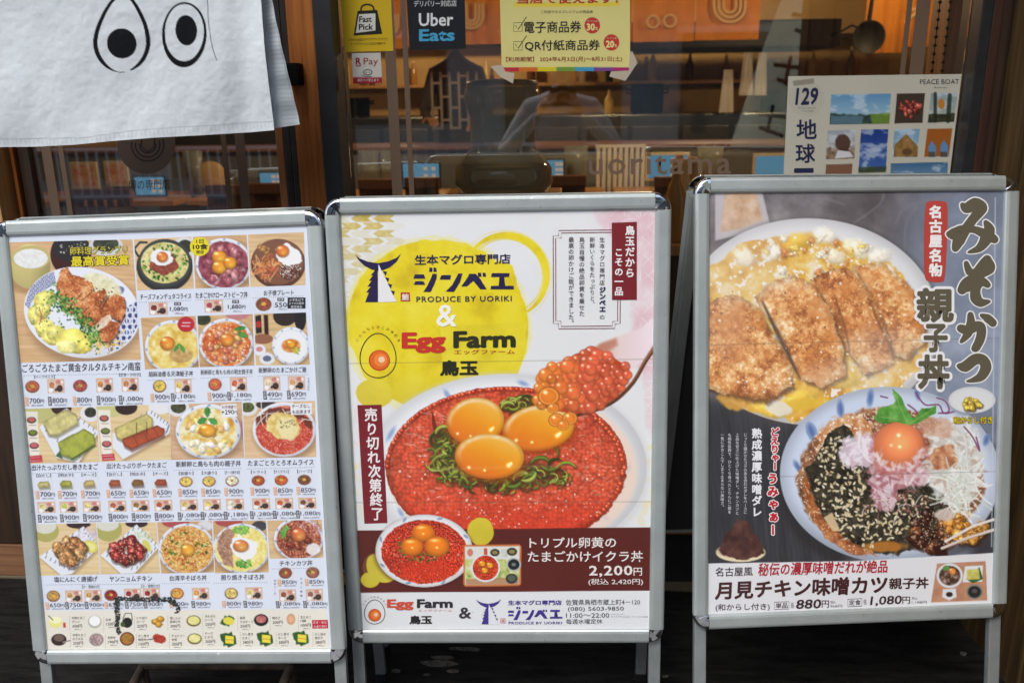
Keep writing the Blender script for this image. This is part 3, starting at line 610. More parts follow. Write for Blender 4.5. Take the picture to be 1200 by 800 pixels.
# ------------------------------------------------------------------ A-boards
BD = {'L': dict(O=[-0.7419, -0.6845, 0.2449], X=[0.9996, 0.0039, 0.0291], Y=[-0.0293, 0.1692, 0.9851], A=0.8851),
      'M': dict(O=[-0.1134, -0.6105, 0.2568], X=[0.9994, 0.0331, 0.005], Y=[-0.008, 0.0904, 0.9959], A=0.8946),
      'R': dict(O=[0.5773, -0.5896, 0.3054], X=[0.9924, 0.1222, -0.0129], Y=[-0.0119, 0.2001, 0.9797], A=0.8791)}
WB = .64
LETTER = {}
class Board:
    def __init__(s, key, label, inner):
        b = BD[key]; s.O = np.array(b['O']); s.X = np.array(b['X']); s.Y = np.array(b['Y']); s.X /= np.linalg.norm(s.X)
        s.Y = s.Y - s.X * (s.Y @ s.X); s.Y /= np.linalg.norm(s.Y); s.N = np.cross(s.X, s.Y); s.A = b['A']; s.key = key
        foot = s.O - s.Y * (s.O[2] / s.Y[2]); s.foot = foot
        s.root = thing('a_board', label, 'A-board sign', tuple(foot), 'A-boards standing in front of the shop')
        s.rw = .030
        s.panel(s.root, s.O, s.X, s.Y, s.N, front=True)
        # rear panel: leans the other way from the hinge line
        hz = np.array([s.N[0], s.N[1], 0]); hz /= np.linalg.norm(hz)
        Yb = s.Y - 2 * hz * (s.Y @ hz); Yb = Yb - s.X * (Yb @ s.X) ; Yb /= np.linalg.norm(Yb)
        top = s.O + s.Y * s.A; gap = .030
        Ob = top - hz * gap - Yb * s.A - np.array([0, 0, .004])
        Nb = np.cross(s.X, Yb)                       # its printed face looks away from the street
        rear = MB().box(-.02, .02, -.001, 0, s.A - .03, s.A - .02)
        rp = s.conv(rear, Ob, s.X, Yb, Nb).put('rear_panel', M['alu'], s.root)
        s.panel(rp, Ob, s.X, Yb, Nb, front=False)
        # hinges at the top
        for k in (-.22, .22):
            mb = MB().bbox(k - .02, k + .02, .004, gap + .004, s.A - .020, s.A - .010, .003); s.conv(mb, s.O, s.X, s.Y, s.N).put('hinge', M['leg'], s.root)
    def conv(s, mb, O, X, Y, N):
        return mb.xform(lambda v: tuple(O + X * v[0] + Y * v[2] - N * v[1]))
    def panel(s, par, O, X, Y, N, front):
        """rails, corner caps, legs and sheets; local x right, z up the board, y away from the street"""
        A, rw, hw = s.A, s.rw, WB / 2; sgn = 1 if front else -1; off = 0 if front else .012
        P = lambda mb, nm, m, sm=False: s.conv(mb, O, X, Y, N).put(nm, m, par, sm)
        # rail cross-section: (across from outer edge, depth)
        prof = [(0, .013), (0, .006), (.0012, .0025), (.0035, .0008), (.007, 0), (.022, .0), (.0265, .0012), (.029, .0035), (.030, .0065), (.030, .013)]
        def rail(p0, p1, inward):
            p0 = np.array(p0); p1 = np.array(p1); inward = np.array(inward); V = []
            for q in (p0, p1):
                for u, d in prof:
                    dd = d if front else off + .001 - (d - .013) * 1.0
                    V.append((q[0] + inward[0] * u, dd, q[1] + inward[1] * u))
            n = len(prof); Fc = [(i, i + 1, n + i + 1, n + i) for i in range(n - 1)] + [(n - 1, 0, n, 2 * n - 1), tuple(range(n - 1, -1, -1)), tuple(range(n, 2 * n))]
            m_ = MB(); m_.add(V, Fc); return m_
        g = .0006
        P(rail((-hw + rw + g, A), (hw - rw - g, A), (0, -1)), 'frame_rail', M['alu'])
        P(rail((-hw + rw + g, 0), (hw - rw - g, 0), (0, 1)), 'frame_rail', M['alu'])
        P(rail((-hw, rw + g), (-hw, A - rw - g), (1, 0)), 'frame_rail', M['alu'])
        P(rail((hw, rw + g), (hw, A - rw - g), (-1, 0)), 'frame_rail', M['alu'])
        for sx in (-1, 1):
            for sz in (0, 1):
                cx = sx * (hw - rw); cz = (A - rw) if sz else rw; mb = MB(); V = []; Fc = []; n = 12
                a0 = {(-1, 1): 90, (1, 1): 0, (1, 0): -90, (-1, 0): 180}[(sx, sz)]
                rings = [(.0, .0125), (.0, .0022), (.35, .0006), (.8, -.0006), (.93, .0015), (.985, .0045), (1.0, .008), (1.0, .013)]
                for r, d in rings:
                    for k in range(n + 1):
                        t = math.radians(a0 + 90 * k / n); dd = d if front else off + .001 - (d - .013)
                        V.append((cx + rw * r * math.cos(t), dd, cz + rw * r * math.sin(t)))
                for i in range(len(rings) - 1):
                    for k in range(n): Fc.append((i * (n + 1) + k, i * (n + 1) + k + 1, (i + 1) * (n + 1) + k + 1, (i + 1) * (n + 1) + k))
                mb.add(V, Fc); P(mb, 'corner_cap', M['chrome'], True)
                if front:
                    # small raised facet on the cap
                    mb = MB(); t = math.radians(a0 + 45); q = .55 * rw
                    p = [(cx, -.0006, cz)] + [(cx + rw * .80 * math.cos(math.radians(a0 + a_)), -.0010, cz + rw * .80 * math.sin(math.radians(a0 + a_))) for a_ in (14, 30, 46)]
                    mb.add(p + [(v[0], .003, v[2]) for v in p], [(0, 1, 2, 3), (0, 4, 5, 1), (1, 5, 6, 2), (2, 6, 7, 3), (3, 7, 4, 0)])
                    P(mb, 'cap_facet', M['chrome'])
        # backing sheet
        mb = MB().box(-hw + .012, hw - .012, (.0075 if front else off - .002), (.0115 if front else off + .002), .012, A - .012)
        P(mb, 'backing_sheet', M['backwhite'] if front else M['backboard'])
        # legs: flat bars behind the side rails running to the ground
        L_ = (O[2] + .0) / Y[2]
        for sx in (-1, 1):
            x1 = sx * (hw - .0045); x0 = sx * (hw - .0285); d0, d1 = (.0135, .028) if front else (off - .018, off - .003)
            mb = MB().bbox(min(x0, x1), max(x0, x1), d0, d1, -L_ + .006, A - .035, .003)
            P(mb, 'leg', M['leg'])
            mb = MB().bbox(min(x0, x1) - .001, max(x0, x1) + .001, d0 - .001, d1 + .001, -L_ + .004, -L_ + .03, .003)
            P(mb, 'foot_cap', M['black'])
    def pt(s, px, py, lift=0.0):
        """photograph pixel -> point on the poster sheet (lift = height above the sheet)"""
        o = s.O + s.N * (-.0070 + lift); r = ray(px, py); t = ((o - CP) @ s.N) / (r @ s.N); return CP + r * t[..., None]
    def in_rect(s, m=.027):
        """corner pixels of the visible sheet, m = margin from the outer edge"""
        out = []
        for u, v in ((-WB / 2 + m, s.A - m), (WB / 2 - m, s.A - m), (WB / 2 - m, m), (-WB / 2 + m, m)):
            p = s.O + s.X * u + s.Y * v - s.N * .007; d = (p - CP) @ CAMR; out.append((600 + F * d[0] / -d[2], 400 - F * d[1] / -d[2]))
        return out
BL = Board('L', 'metal framed A-board at the left with a dense menu poster of small dishes and prices', None)
BM = Board('M', 'metal framed A-board in the middle with a yellow poster of roe and three egg yolks', None)
BR = Board('R', 'metal framed A-board at the right with a poster of two cutlet rice bowls', None)
# ------------------------------------------------------------------ print painting toolkit (flat printed matter, colours live on the sheets)
def hsh(ix, iy, s):
    n = (ix.astype(np.int64) * 374761393 + iy.astype(np.int64) * 668265263 + int(s) * 1442695041) & 0xffffffff
    n = ((n ^ (n >> 13)) * 1274126177) & 0xffffffff; n = n ^ (n >> 16); return (n & 0xffffff) / float(0xffffff)
def vn(x, y, s=0):
    ix = np.floor(x); iy = np.floor(y); fx = x - ix; fy = y - iy; fx = fx * fx * (3 - 2 * fx); fy = fy * fy * (3 - 2 * fy)
    a_ = hsh(ix, iy, s); b_ = hsh(ix + 1, iy, s); c_ = hsh(ix, iy + 1, s); d_ = hsh(ix + 1, iy + 1, s)
    return (a_ * (1 - fx) + b_ * fx) * (1 - fy) + (c_ * (1 - fx) + d_ * fx) * fy
def fbm(x, y, sc, s=0, o=4):
    v = 0; w_ = 0; a_ = 1
    for k in range(o): v = v + a_ * vn(x / sc + k * 17.3, y / sc - k * 9.1, s + k); w_ += a_; a_ *= .55; sc = sc * .48
    return v / w_
def worley(x, y, sc, s=0, jit=.8):
    gx = np.floor(x / sc); gy = np.floor(y / sc); best = np.full(np.shape(x), 9e9); bid = np.zeros(np.shape(x)); bx = np.zeros(np.shape(x)); by = np.zeros(np.shape(x)); sec = np.full(np.shape(x), 9e9)
    for i in (-1, 0, 1):
        for j in (-1, 0, 1):
            cx = gx + i; cy = gy + j; px = (cx + .5 + jit * (hsh(cx, cy, s) - .5)) * sc; py = (cy + .5 + jit * (hsh(cx, cy, s + 5) - .5)) * sc
            d = np.hypot(x - px, y - py); up = d < best; sec = np.where(up, best, np.minimum(sec, d)); bid = np.where(up, hsh(cx, cy, s + 9), bid); bx = np.where(up, x - px, bx); by = np.where(up, y - py, by); best = np.where(up, d, best)
    return best / sc, bid, bx / sc, by / sc, sec / sc
def sm(a_, b_, x): t = np.clip((x - a_) / (b_ - a_), 0, 1); return t * t * (3 - 2 * t)
def c3(*a_): return np.array(a_, float) / 255.
def ramp(t, cols):
    t = np.clip(t, 0, .9999) * (len(cols) - 1); i = t.astype(int); f = (t - i)[..., None]; cols = np.array(cols); return cols[i] * (1 - f) + cols[np.minimum(i + 1, len(cols) - 1)] * f
class Pic:
    def __init__(s, quad, step, base=(1, 1, 1)):
        q = [np.array(p, float) for p in quad]; s.q = q
        w_ = (np.linalg.norm(q[1] - q[0]) + np.linalg.norm(q[2] - q[3])) / 2; h_ = (np.linalg.norm(q[3] - q[0]) + np.linalg.norm(q[2] - q[1])) / 2
        s.nx = max(2, int(w_ / step) + 1); s.ny = max(2, int(h_ / step) + 1)
        U, V = np.meshgrid(np.linspace(0, 1, s.nx), np.linspace(0, 1, s.ny))
        P = (q[0][None, None] * ((1 - U) * (1 - V))[..., None] + q[1] * (U * (1 - V))[..., None] + q[2] * (U * V)[..., None] + q[3] * ((1 - U) * V)[..., None])
        s.X = P[..., 0]; s.Y = P[..., 1]; s.C = np.ones(s.X.shape + (3,)) * np.array(base)
        s.rx0 = s.Y.min(1); s.rx1 = s.Y.max(1); s.cx0 = s.X.min(0); s.cx1 = s.X.max(0)
    def win(s, x0, y0, x1, y1):
        r = np.where((s.rx1 >= y0) & (s.rx0 <= y1))[0]; c = np.where((s.cx1 >= x0) & (s.cx0 <= x1))[0]
        if len(r) == 0 or len(c) == 0: return None
        return slice(r[0], r[-1] + 1), slice(c[0], c[-1] + 1)
    def mix(s, w_, m, col):
        m = m[..., None]; s.C[w_] = s.C[w_] * (1 - m) + np.asarray(col) * m
    def all(s, fn): s.C[:] = fn(s.X, s.Y)
    def ell(s, cx, cy, rx, ry, col, rot=0, soft=.8, alpha=1., wob=0, ws=8, seed=0):
        R = max(rx, ry) * (1 + wob) + 2; w_ = s.win(cx - R, cy - R, cx + R, cy + R)
        if w_ is None: return
        X, Y = s.X[w_], s.Y[w_]; a_ = math.radians(rot); dx, dy = X - cx, Y - cy
        u = (dx * math.cos(a_) + dy * math.sin(a_)) / rx; v = (-dx * math.sin(a_) + dy * math.cos(a_)) / ry; d = np.hypot(u, v)
        if wob: d = d * (1 + wob * (fbm(X, Y, ws, seed, 3) - .5) * 2)
        m = sm(0, 1, (1 - d) * min(rx, ry) / soft + .5) * alpha
        c = col(X, Y, u, v, d) if callable(col) else np.array(col); s.mix(w_, m, c)
    def poly(s, pts, col, soft=.8, alpha=1., wob=0, ws=6, seed=0):
        p = np.array(pts, float); w_ = s.win(p[:, 0].min() - 2 - wob, p[:, 1].min() - 2 - wob, p[:, 0].max() + 2 + wob, p[:, 1].max() + 2 + wob)
        if w_ is None: return
        X, Y = s.X[w_], s.Y[w_]
        if wob: Xq = X + wob * (fbm(X, Y, ws, seed, 3) - .5) * 2; Yq = Y + wob * (fbm(X, Y, ws, seed + 50, 3) - .5) * 2
        else: Xq, Yq = X, Y
        ins = np.zeros(X.shape, bool); dm = np.full(X.shape, 9e9)
        for i in range(len(p)):
            a_, b_ = p[i], p[(i + 1) % len(p)]; e_ = b_ - a_; L2 = e_ @ e_ + 1e-9
            t = np.clip(((Xq - a_[0]) * e_[0] + (Yq - a_[1]) * e_[1]) / L2, 0, 1); dm = np.minimum(dm, np.hypot(Xq - a_[0] - t * e_[0], Yq - a_[1] - t * e_[1]))
            c_ = ((a_[1] > Yq) != (b_[1] > Yq)); xi = a_[0] + (Yq - a_[1]) / (e_[1] if abs(e_[1]) > 1e-9 else 1e-9) * e_[0]; ins ^= c_ & (Xq < xi)
        sd_ = np.where(ins, dm, -dm); m = sm(-soft / 2, soft / 2, sd_) * alpha
        c = col(X, Y, sd_, None, None) if callable(col) else np.array(col); s.mix(w_, m, c)
    def line(s, pts, wd_, col, soft=.8, alpha=1., taper=False):
        p = np.array(pts, float); w_ = s.win(p[:, 0].min() - wd_ - 1, p[:, 1].min() - wd_ - 1, p[:, 0].max() + wd_ + 1, p[:, 1].max() + wd_ + 1)
        if w_ is None: return
        X, Y = s.X[w_], s.Y[w_]; dm = np.full(X.shape, 9e9); n = len(p) - 1
        for i in range(n):
            a_, b_ = p[i], p[i + 1]; e_ = b_ - a_; t = np.clip(((X - a_[0]) * e_[0] + (Y - a_[1]) * e_[1]) / (e_ @ e_ + 1e-9), 0, 1)
            k = 1. if not taper else .35 + .65 * np.sin(np.pi * (i + t) / n); dm = np.minimum(dm, np.hypot(X - a_[0] - t * e_[0], Y - a_[1] - t * e_[1]) - wd_ / 2 * k)
        m = sm(-soft / 2, soft / 2, -dm) * alpha; s.mix(w_, m, col(X, Y, dm, None, None) if callable(col) else np.array(col))
    def blob(s, cx, cy, rx, ry, col, rot=0, hl=.5, wob=.12, seed=0, dark=.45, tex=.15, light=(-.4, -.6), soft=.9):
        col = np.array(col)
        def f(X, Y, u, v, d):
            a_ = math.radians(rot); ux = u * math.cos(a_) - v * math.sin(a_); uy = u * math.sin(a_) + v * math.cos(a_)
            sh = 1.08 - dark * np.clip(d, 0, 1) ** 2.2 - .22 * (ux * -light[0] + uy * -light[1]); sh = sh + tex * 2 * (fbm(X, Y, max(2, rx * .35), seed + 3, 3) - .5)
            g = np.exp(-((ux - light[0] * .6) ** 2 + (uy - light[1] * .6) ** 2) / .06) * hl
            return np.clip(col * sh[..., None] + g[..., None], 0, 1)
        s.ell(cx, cy, rx, ry, f, rot, soft, 1, wob, max(3, rx * .5), seed)
    def speck(s, n, fn, sizes, cols, seed=0, ell=1.0):
        """scatter small soft marks: fn(rng) -> x, y"""
        rg = random.Random(seed)
        for _ in range(n):
            x, y = fn(rg); r = rg.uniform(*sizes); s.ell(x, y, r * ell, r, cols[rg.randrange(len(cols))], rg.uniform(0, 180), .7, rg.uniform(.6, 1))
    def make(s, name, pos, lift, m, parent=None, gain=1., wav=None, fade=0.):
        Pw = pos(s.X.ravel(), s.Y.ravel(), lift)
        if wav is not None: Pw = wav(Pw, s.X.ravel(), s.Y.ravel())
        C = s.C
        if fade: L_ = C.mean(-1, keepdims=True); C = (L_ + (C - L_) * (1 - fade)) * (1 - fade * .5) + fade * .34  # milky surface sheen mixed into the print colours
        ny, nx = s.ny, s.nx; i = np.arange(ny - 1)[:, None] * nx + np.arange(nx - 1)[None]
        Fq = np.stack([i, i + nx, i + nx + 1, i + 1], -1).reshape(-1, 4)
        o = put(name, Pw, Fq, m, parent, srgb(C.reshape(-1, 3)) * gain); return o
def in_ell(cx, cy, rx, ry, k=1.):
    def f(rg):
        a_ = rg.uniform(0, 6.283); r = math.sqrt(rg.random()) * k; return cx + rx * r * math.cos(a_), cy + ry * r * math.sin(a_)
    return f
# ---- food textures: return colour arrays
def t_food(pal, sc, seed, spark=None, sa=.0, o=5, contrast=1.5):
    pal = [c3(*p) for p in pal]
    def f(X, Y, *a_):
        t = fbm(X, Y, sc, seed, o); t = (t - .5) * contrast + .5; c = ramp(t, pal)
        if spark is not None:
            g = sm(.66 - sa, .80 - sa * .8, fbm(X, Y, sc * .28, seed + 31, 2)); c = c * (1 - g[..., None]) + c3(*spark) * g[..., None]
        return c
    return f
def t_roe(cell, seed, base=((196, 40, 18), (228, 66, 30), (240, 98, 48)), hl=.55):
    b = [c3(*p) for p in base]
    def f(X, Y, *a_):
        F1, idn, dx, dy, F2 = worley(X, Y, cell, seed, .7); c = ramp(idn * .8 + .1, b) * (1.12 - .55 * sm(.25, .65, F1))[..., None]
        g = np.exp(-((dx + .15) ** 2 + (dy + .18) ** 2) / .012) * hl * (idn > .45); c = c + g[..., None]
        big = fbm(X, Y, cell * 7, seed + 3, 3); return np.clip(c * (.82 + .36 * big)[..., None], 0, 1)
    return f
def t_crumb(seed, sc=6, pal=((120, 58, 26), (176, 92, 42), (214, 134, 66), (236, 178, 112))):
    b = [c3(*p) for p in pal]
    def f(X, Y, *a_):
        F1, idn, dx, dy, F2 = worley(X, Y, sc * .45, seed, .95); big = fbm(X, Y, sc * 3.2, seed + 1, 3); fine = fbm(X, Y, sc * .5, seed + 2, 3)
        t = .5 + (big - .5) * 1.3 + (fine - .5) * .9 + (idn - .5) * .12 - .14 * (F1 - .4) + (fbm(X, Y, sc * 1.2, seed + 12, 3) - .5) * .7; c = ramp(t, b)
        g = sm(.70, .82, fbm(X, Y, sc * .22, seed + 7, 2)) * .5; return np.clip(c + g[..., None] * c3(255, 225, 180) * .6, 0, 1)
    return f
def wood(cols=((196, 152, 100), (222, 184, 132), (232, 200, 152)), seed=1, rot=0, sc=5):
    b = [c3(*p) for p in cols]; a_ = math.radians(rot)
    def f(X, Y, *_):
        u = X * math.cos(a_) + Y * math.sin(a_); v = -X * math.sin(a_) + Y * math.cos(a_); return ramp(fbm(u / 9, v, sc, seed, 4) * .8 + .1 + .08 * np.sin(v * 1.1 + 3 * vn(u / 20, v / 9, seed)), b)
    return f
def bowl(P, cx, cy, rx, ry, content, rim=.86, pat=True, rot=0, seed=0, rimcol=(226, 230, 238), shadow=True, cshift=0.03):
    if shadow: P.ell(cx + rx * .06, cy + ry * .10, rx * 1.05, ry * 1.05, c3(120, 88, 60), rot, rx * .25, .55)
    rc = c3(*rimcol)
    P.ell(cx, cy, rx, ry, lambda X, Y, u, v, d: np.clip(rc * (1.02 - .16 * sm(.0, 1, (u * .5 + v * .8) * .5 + .5) * sm(.8, 1, d))[..., None], 0, 1), rot, .9)
    if pat:
        rg = random.Random(seed); n = 11
        for k in range(n):
            a_ = 2 * math.pi * (k + .3) / n; rr = (1 + rim) / 2 + .005; P.ell(cx + rx * rr * math.cos(a_), cy + ry * rr * math.sin(a_), max(1.2, rx * .055), max(.9, rx * .028), c3(92, 122, 178), math.degrees(a_) + 80, .9, .75)
    P.ell(cx, cy, rx * rim * 1.02, ry * rim * 1.02, rc * .86, rot, 1.5, .6)
    P.ell(cx, cy + ry * cshift, rx * rim, ry * rim, content, rot, 1.1, 1, .04, 6, seed)
def yolk(P, cx, cy, rx, ry=None, col=(236, 140, 22), rot=0, seed=0, hl=.55):
    ry = ry or rx; c = c3(*col)
    P.ell(cx + .5, cy + ry * .14, rx * 1.06, ry * 1.04, c * .55, rot, 2.0, .55)
    def f(X, Y, u, v, d):
        sh = 1.05 - .30 * np.clip(d, 0, 1) ** 3 - .10 * v; cc = c * sh[..., None]; cc = cc + (c3(255, 214, 70) - cc) * (.45 * np.exp(-((u - .25) ** 2 + (v - .30) ** 2) / .35))[..., None]
        g = np.exp(-((u + .42) ** 2 / .10 + (v + .52) ** 2 / .035)) * hl + np.exp(-((u - .05) ** 2 + (v - .32) ** 2) / .004) * .5; return np.clip(cc + g[..., None], 0, 1)
    P.ell(cx, cy, rx, ry, f, rot, .9)
def leaf(P, cx, cy, L_, ang, col=(70, 140, 50), wd_=.42):
    a_ = math.radians(ang); d = np.array([math.cos(a_), math.sin(a_)]); n = np.array([-d[1], d[0]]); c = np.array([cx, cy]); pts = []
    for t, w_ in ((0, .06), (.2, .55), (.35, .62), (.45, 1.), (.6, .7), (.72, .85), (.9, .35), (1, 0)): pts.append(c + d * L_ * t + n * L_ * wd_ * w_ * .5)
    for t, w_ in ((.9, .35), (.72, .8), (.6, .66), (.45, 1.), (.35, .6), (.2, .5), (0, .06)): pts.append(c + d * L_ * t - n * L_ * wd_ * w_ * .5)
    cc = c3(*col); P.poly(pts, lambda X, Y, sd_, *_: cc * (.8 + .5 * fbm(X, Y, L_ * .2, 3, 3))[..., None], .9)
    P.line([c, c + d * L_ * .9], .5, cc * 1.35, .7, .7)
def greens(P, fn, n, seed, r=(1.2, 2.4), cols=((44, 110, 30), (80, 150, 48), (118, 178, 66), (30, 80, 24))):
    rg = random.Random(seed)
    for _ in range(n):
        x, y = fn(rg); q = rg.uniform(*r); c = c3(*cols[rg.randrange(len(cols))]); P.ell(x, y, q, q * .6, c, rg.uniform(0, 180), .8, .95)
        if rg.random() < .35: P.ell(x, y, q * .4, q * .25, c * 1.5, 0, .6, .7)
def shreds(P, fn, n, seed, L_=(5, 11), cols=((150, 70, 90),), wd_=.8, curl=40):
    rg = random.Random(seed)
    for _ in range(n):
        x, y = fn(rg); a_ = rg.uniform(0, 360); l = rg.uniform(*L_); k = rg.uniform(-curl, curl); pts = [(x, y)]
        for q in range(4): a_ += k; pts.append((pts[-1][0] + math.cos(math.radians(a_)) * l / 4, pts[-1][1] + math.sin(math.radians(a_)) * l / 4))
        P.line(pts, wd_, c3(*cols[rg.randrange(len(cols))]), .7, .9)
def vignet(P, k=.0): pass

# ---- flat vector print layers (rules, boxes, lettering)
_tc = bpy.data.curves.new('lettering_tool', 'FONT'); _to = bpy.data.objects.new('lettering_tool', _tc); COL.objects.link(_to); _tc.resolution_u = 2; _tc.fill_mode = 'FRONT'
_cache = {}
def glyphs(sx, bold=0., spacing=1.):
    k = (sx, round(bold, 3), spacing)
    if k not in _cache:
        _tc.body = sx; _tc.offset = bold; _tc.space_character = spacing; bpy.context.view_layer.update(); dg = bpy.context.evaluated_depsgraph_get(); dg.update()
        me = _to.evaluated_get(dg).to_mesh(); n = len(me.vertices); co = np.empty(n * 3, np.float32); me.vertices.foreach_get('co', co)
        me.calc_loop_triangles(); t = np.empty(len(me.loop_triangles) * 3, np.int32); me.loop_triangles.foreach_get('vertices', t)
        _cache[k] = (co.reshape(-1, 3)[:, :2].astype(float), t.reshape(-1, 3)); _to.evaluated_get(dg).to_mesh_clear()
    return _cache[k]
class Layer:
    def __init__(s, pos): s.pos = pos; s.P = []; s.T = []; s.C = []; s.n = 0
    def add(s, pts, tris, col, lift):
        pts = np.asarray(pts, float); tris = np.asarray(tris, int)
        a_, b_, c_ = pts[tris[:, 0]], pts[tris[:, 1]], pts[tris[:, 2]]; ar = (b_[:, 0] - a_[:, 0]) * (c_[:, 1] - a_[:, 1]) - (b_[:, 1] - a_[:, 1]) * (c_[:, 0] - a_[:, 0])
        tris = np.where((ar > 0)[:, None], tris[:, ::-1], tris)                # face the viewer (image y runs down)
        s.P.append(s.pos(pts[:, 0], pts[:, 1], lift)); s.T.append(tris + s.n); s.n += len(pts); s.C.append(np.tile(srgb(c3(*col)), (len(pts), 1)))
    def poly(s, pts, col, lift=.0004):
        from mathutils.geometry import tessellate_polygon
        t = tessellate_polygon([[Vector((p[0], p[1], 0)) for p in pts]]); 
        if t: s.add(pts, t, col, lift)
    def rect(s, x0, y0, x1, y1, col, lift=.0004, sk=0., hk=0.):
        s.add([(x0, y0), (x1, y0 + sk), (x1 + hk, y1 + sk), (x0 + hk, y1)], [(0, 1, 2), (0, 2, 3)], col, lift)
    def ell(s, cx, cy, rx, ry, col, lift=.0004, n=36, rot=0):
        a_ = math.radians(rot); pts = [(cx, cy)] + [(cx + rx * math.cos(t) * math.cos(a_) - ry * math.sin(t) * math.sin(a_), cy + rx * math.cos(t) * math.sin(a_) + ry * math.sin(t) * math.cos(a_)) for t in np.linspace(0, 2 * math.pi, n, endpoint=False)]
        s.add(pts, [(0, 1 + i, 1 + (i + 1) % n) for i in range(n)], col, lift)
    def stroke(s, pts, wd_, col, lift=.0005, closed=False):
        p = [np.array(q, float) for q in pts]; ws = wd_ if isinstance(wd_, (list, tuple)) else [wd_] * len(p); n = len(p); Lp = []; Rp = []
        for i in range(n):
            a_ = p[(i - 1) % n] if (closed or i > 0) else p[i]; b_ = p[(i + 1) % n] if (closed or i < n - 1) else p[i]; d = b_ - a_; d = d / (np.linalg.norm(d) + 1e-9); nn = np.array([-d[1], d[0]]) * ws[i] / 2; Lp.append(p[i] + nn); Rp.append(p[i] - nn)
        m = n if closed else n - 1; tr = []
        for i in range(m): j = (i + 1) % n; tr += [(i, j, n + j), (i, n + j, n + i)]
        s.add(Lp + Rp, tr, col, lift)
    def text(s, tx, x0, yt, x1, yb, col, slant=0., bold=.0, lift=.0008, shear=0., outline=None, ow=.03, spacing=1.):
        """lettering whose ink fills the box x0..x1, yt..yb; slant = extra y at the right end"""
        G, T = glyphs(tx, 0, spacing)
        if len(G) == 0: return
        mn, mx = G.min(0), G.max(0)
        if outline is not None: s.text_em(tx, bold + ow, mn, mx, x0, yt, x1, yb, outline, slant, lift - .0002, shear, spacing)
        s.text_em(tx, bold, mn, mx, x0, yt, x1, yb, col, slant, lift, shear, spacing)
    def text_em(s, tx, bold, mn, mx, x0, yt, x1, yb, col, slant, lift, shear, spacing):
        G0, T = glyphs(tx, 0, spacing); e_ = min(bold, .2) * .8; mn = mn - e_ * .5; mx = mx + e_ * .5
        for q, (ox, oy) in enumerate(s.fat(bold)):
            G = G0 + np.array([ox, oy]); u = (G[:, 0] - mn[0]) / (mx[0] - mn[0]); v = (mx[1] - G[:, 1]) / (mx[1] - mn[1])
            s.add(np.stack([x0 + (x1 - x0) * u + shear * (1 - v), yt + (yb - yt) * v + slant * u], 1), T, col, lift + q * 6e-6)
    def fat(s, b):
        """offsets of the overprinted copies that make a weight bolder"""
        if b < .004: return [(0, 0)]
        n = 4 if b < .02 else (8 if b < .06 else 14); r = [(b * math.cos(6.2832 * (k + .5) / n), b * math.sin(6.2832 * (k + .5) / n)) for k in range(n)]
        return r + ([(0, 0)] if b < .05 else [(0, 0)] + [(x * .55, y * .55) for x, y in r[::2]])
    def vtext(s, tx, x, y0, y1, size, col, bold=0., lift=.0008, dx=0., outline=None, ow=.03, wide=1.):
        """vertical lettering: characters stacked from y0 to y1, centred on x (x drifts by dx)"""
        n = len(tx); cell = (y1 - y0) / n
        for i, ch in enumerate(tx):
            if ch in ' 　': continue
            cx = x + dx * (i + .5) / n; cy = y0 + cell * (i + .5)
            for b_, cc, lf in (((bold + ow, outline, lift - .0002),) if outline is not None else ()) + ((bold, col, lift),):
              for q, (ox, oy) in enumerate(s.fat(b_)):
                G, T = glyphs(ch, 0); g = (G + np.array([ox, oy]) - np.array([.5, .37])) * size
                if ch in 'ー～（）()': g = np.stack([-g[:, 1], -g[:, 0]], 1) * np.array([-1, 1])
                if ch in '、。': g = g + np.array([.6, .6]) * size
                if ch in 'っゃゅょャュョッぁァ': g = g + np.array([.08, .05]) * size
                s.add(np.stack([cx + g[:, 0] * wide, cy - g[:, 1]], 1), T, cc, lf + q * 6e-6)
    def make(s, name, parent, m=None):
        if not s.P: return None
        return put(name, np.concatenate(s.P), np.concatenate(s.T), m or M['print'], parent, np.concatenate(s.C))
GAIN = 1.0
# ------------------------------------------------------------------ left board: menu poster
RG = random.Random(11)
pos = BL.pt; q = BL.in_rect()
sheet = Pic(q, 12, c3(214, 220, 232)); sheet.all(lambda X, Y: c3(214, 220, 232) * (1 + .02 * (fbm(X, Y, 90, 3, 2) - .5))[..., None])
posterL = sheet.make('menu_poster', pos, 0, M['print'], BL.root)
G = Layer(pos)
def photo(quad, fn, board=None, par=None, step=.85, name='dish_photo', lift=.0002, base=(220, 190, 145)):
    P = Pic(quad, step, c3(*base)); fn(P); return P.make(name, board or pos, lift, M['print'], par or posterL, fade=.12)
TB = wood()
TB2 = wood(((176, 128, 78), (208, 164, 110), (226, 188, 136)), 7, 10)
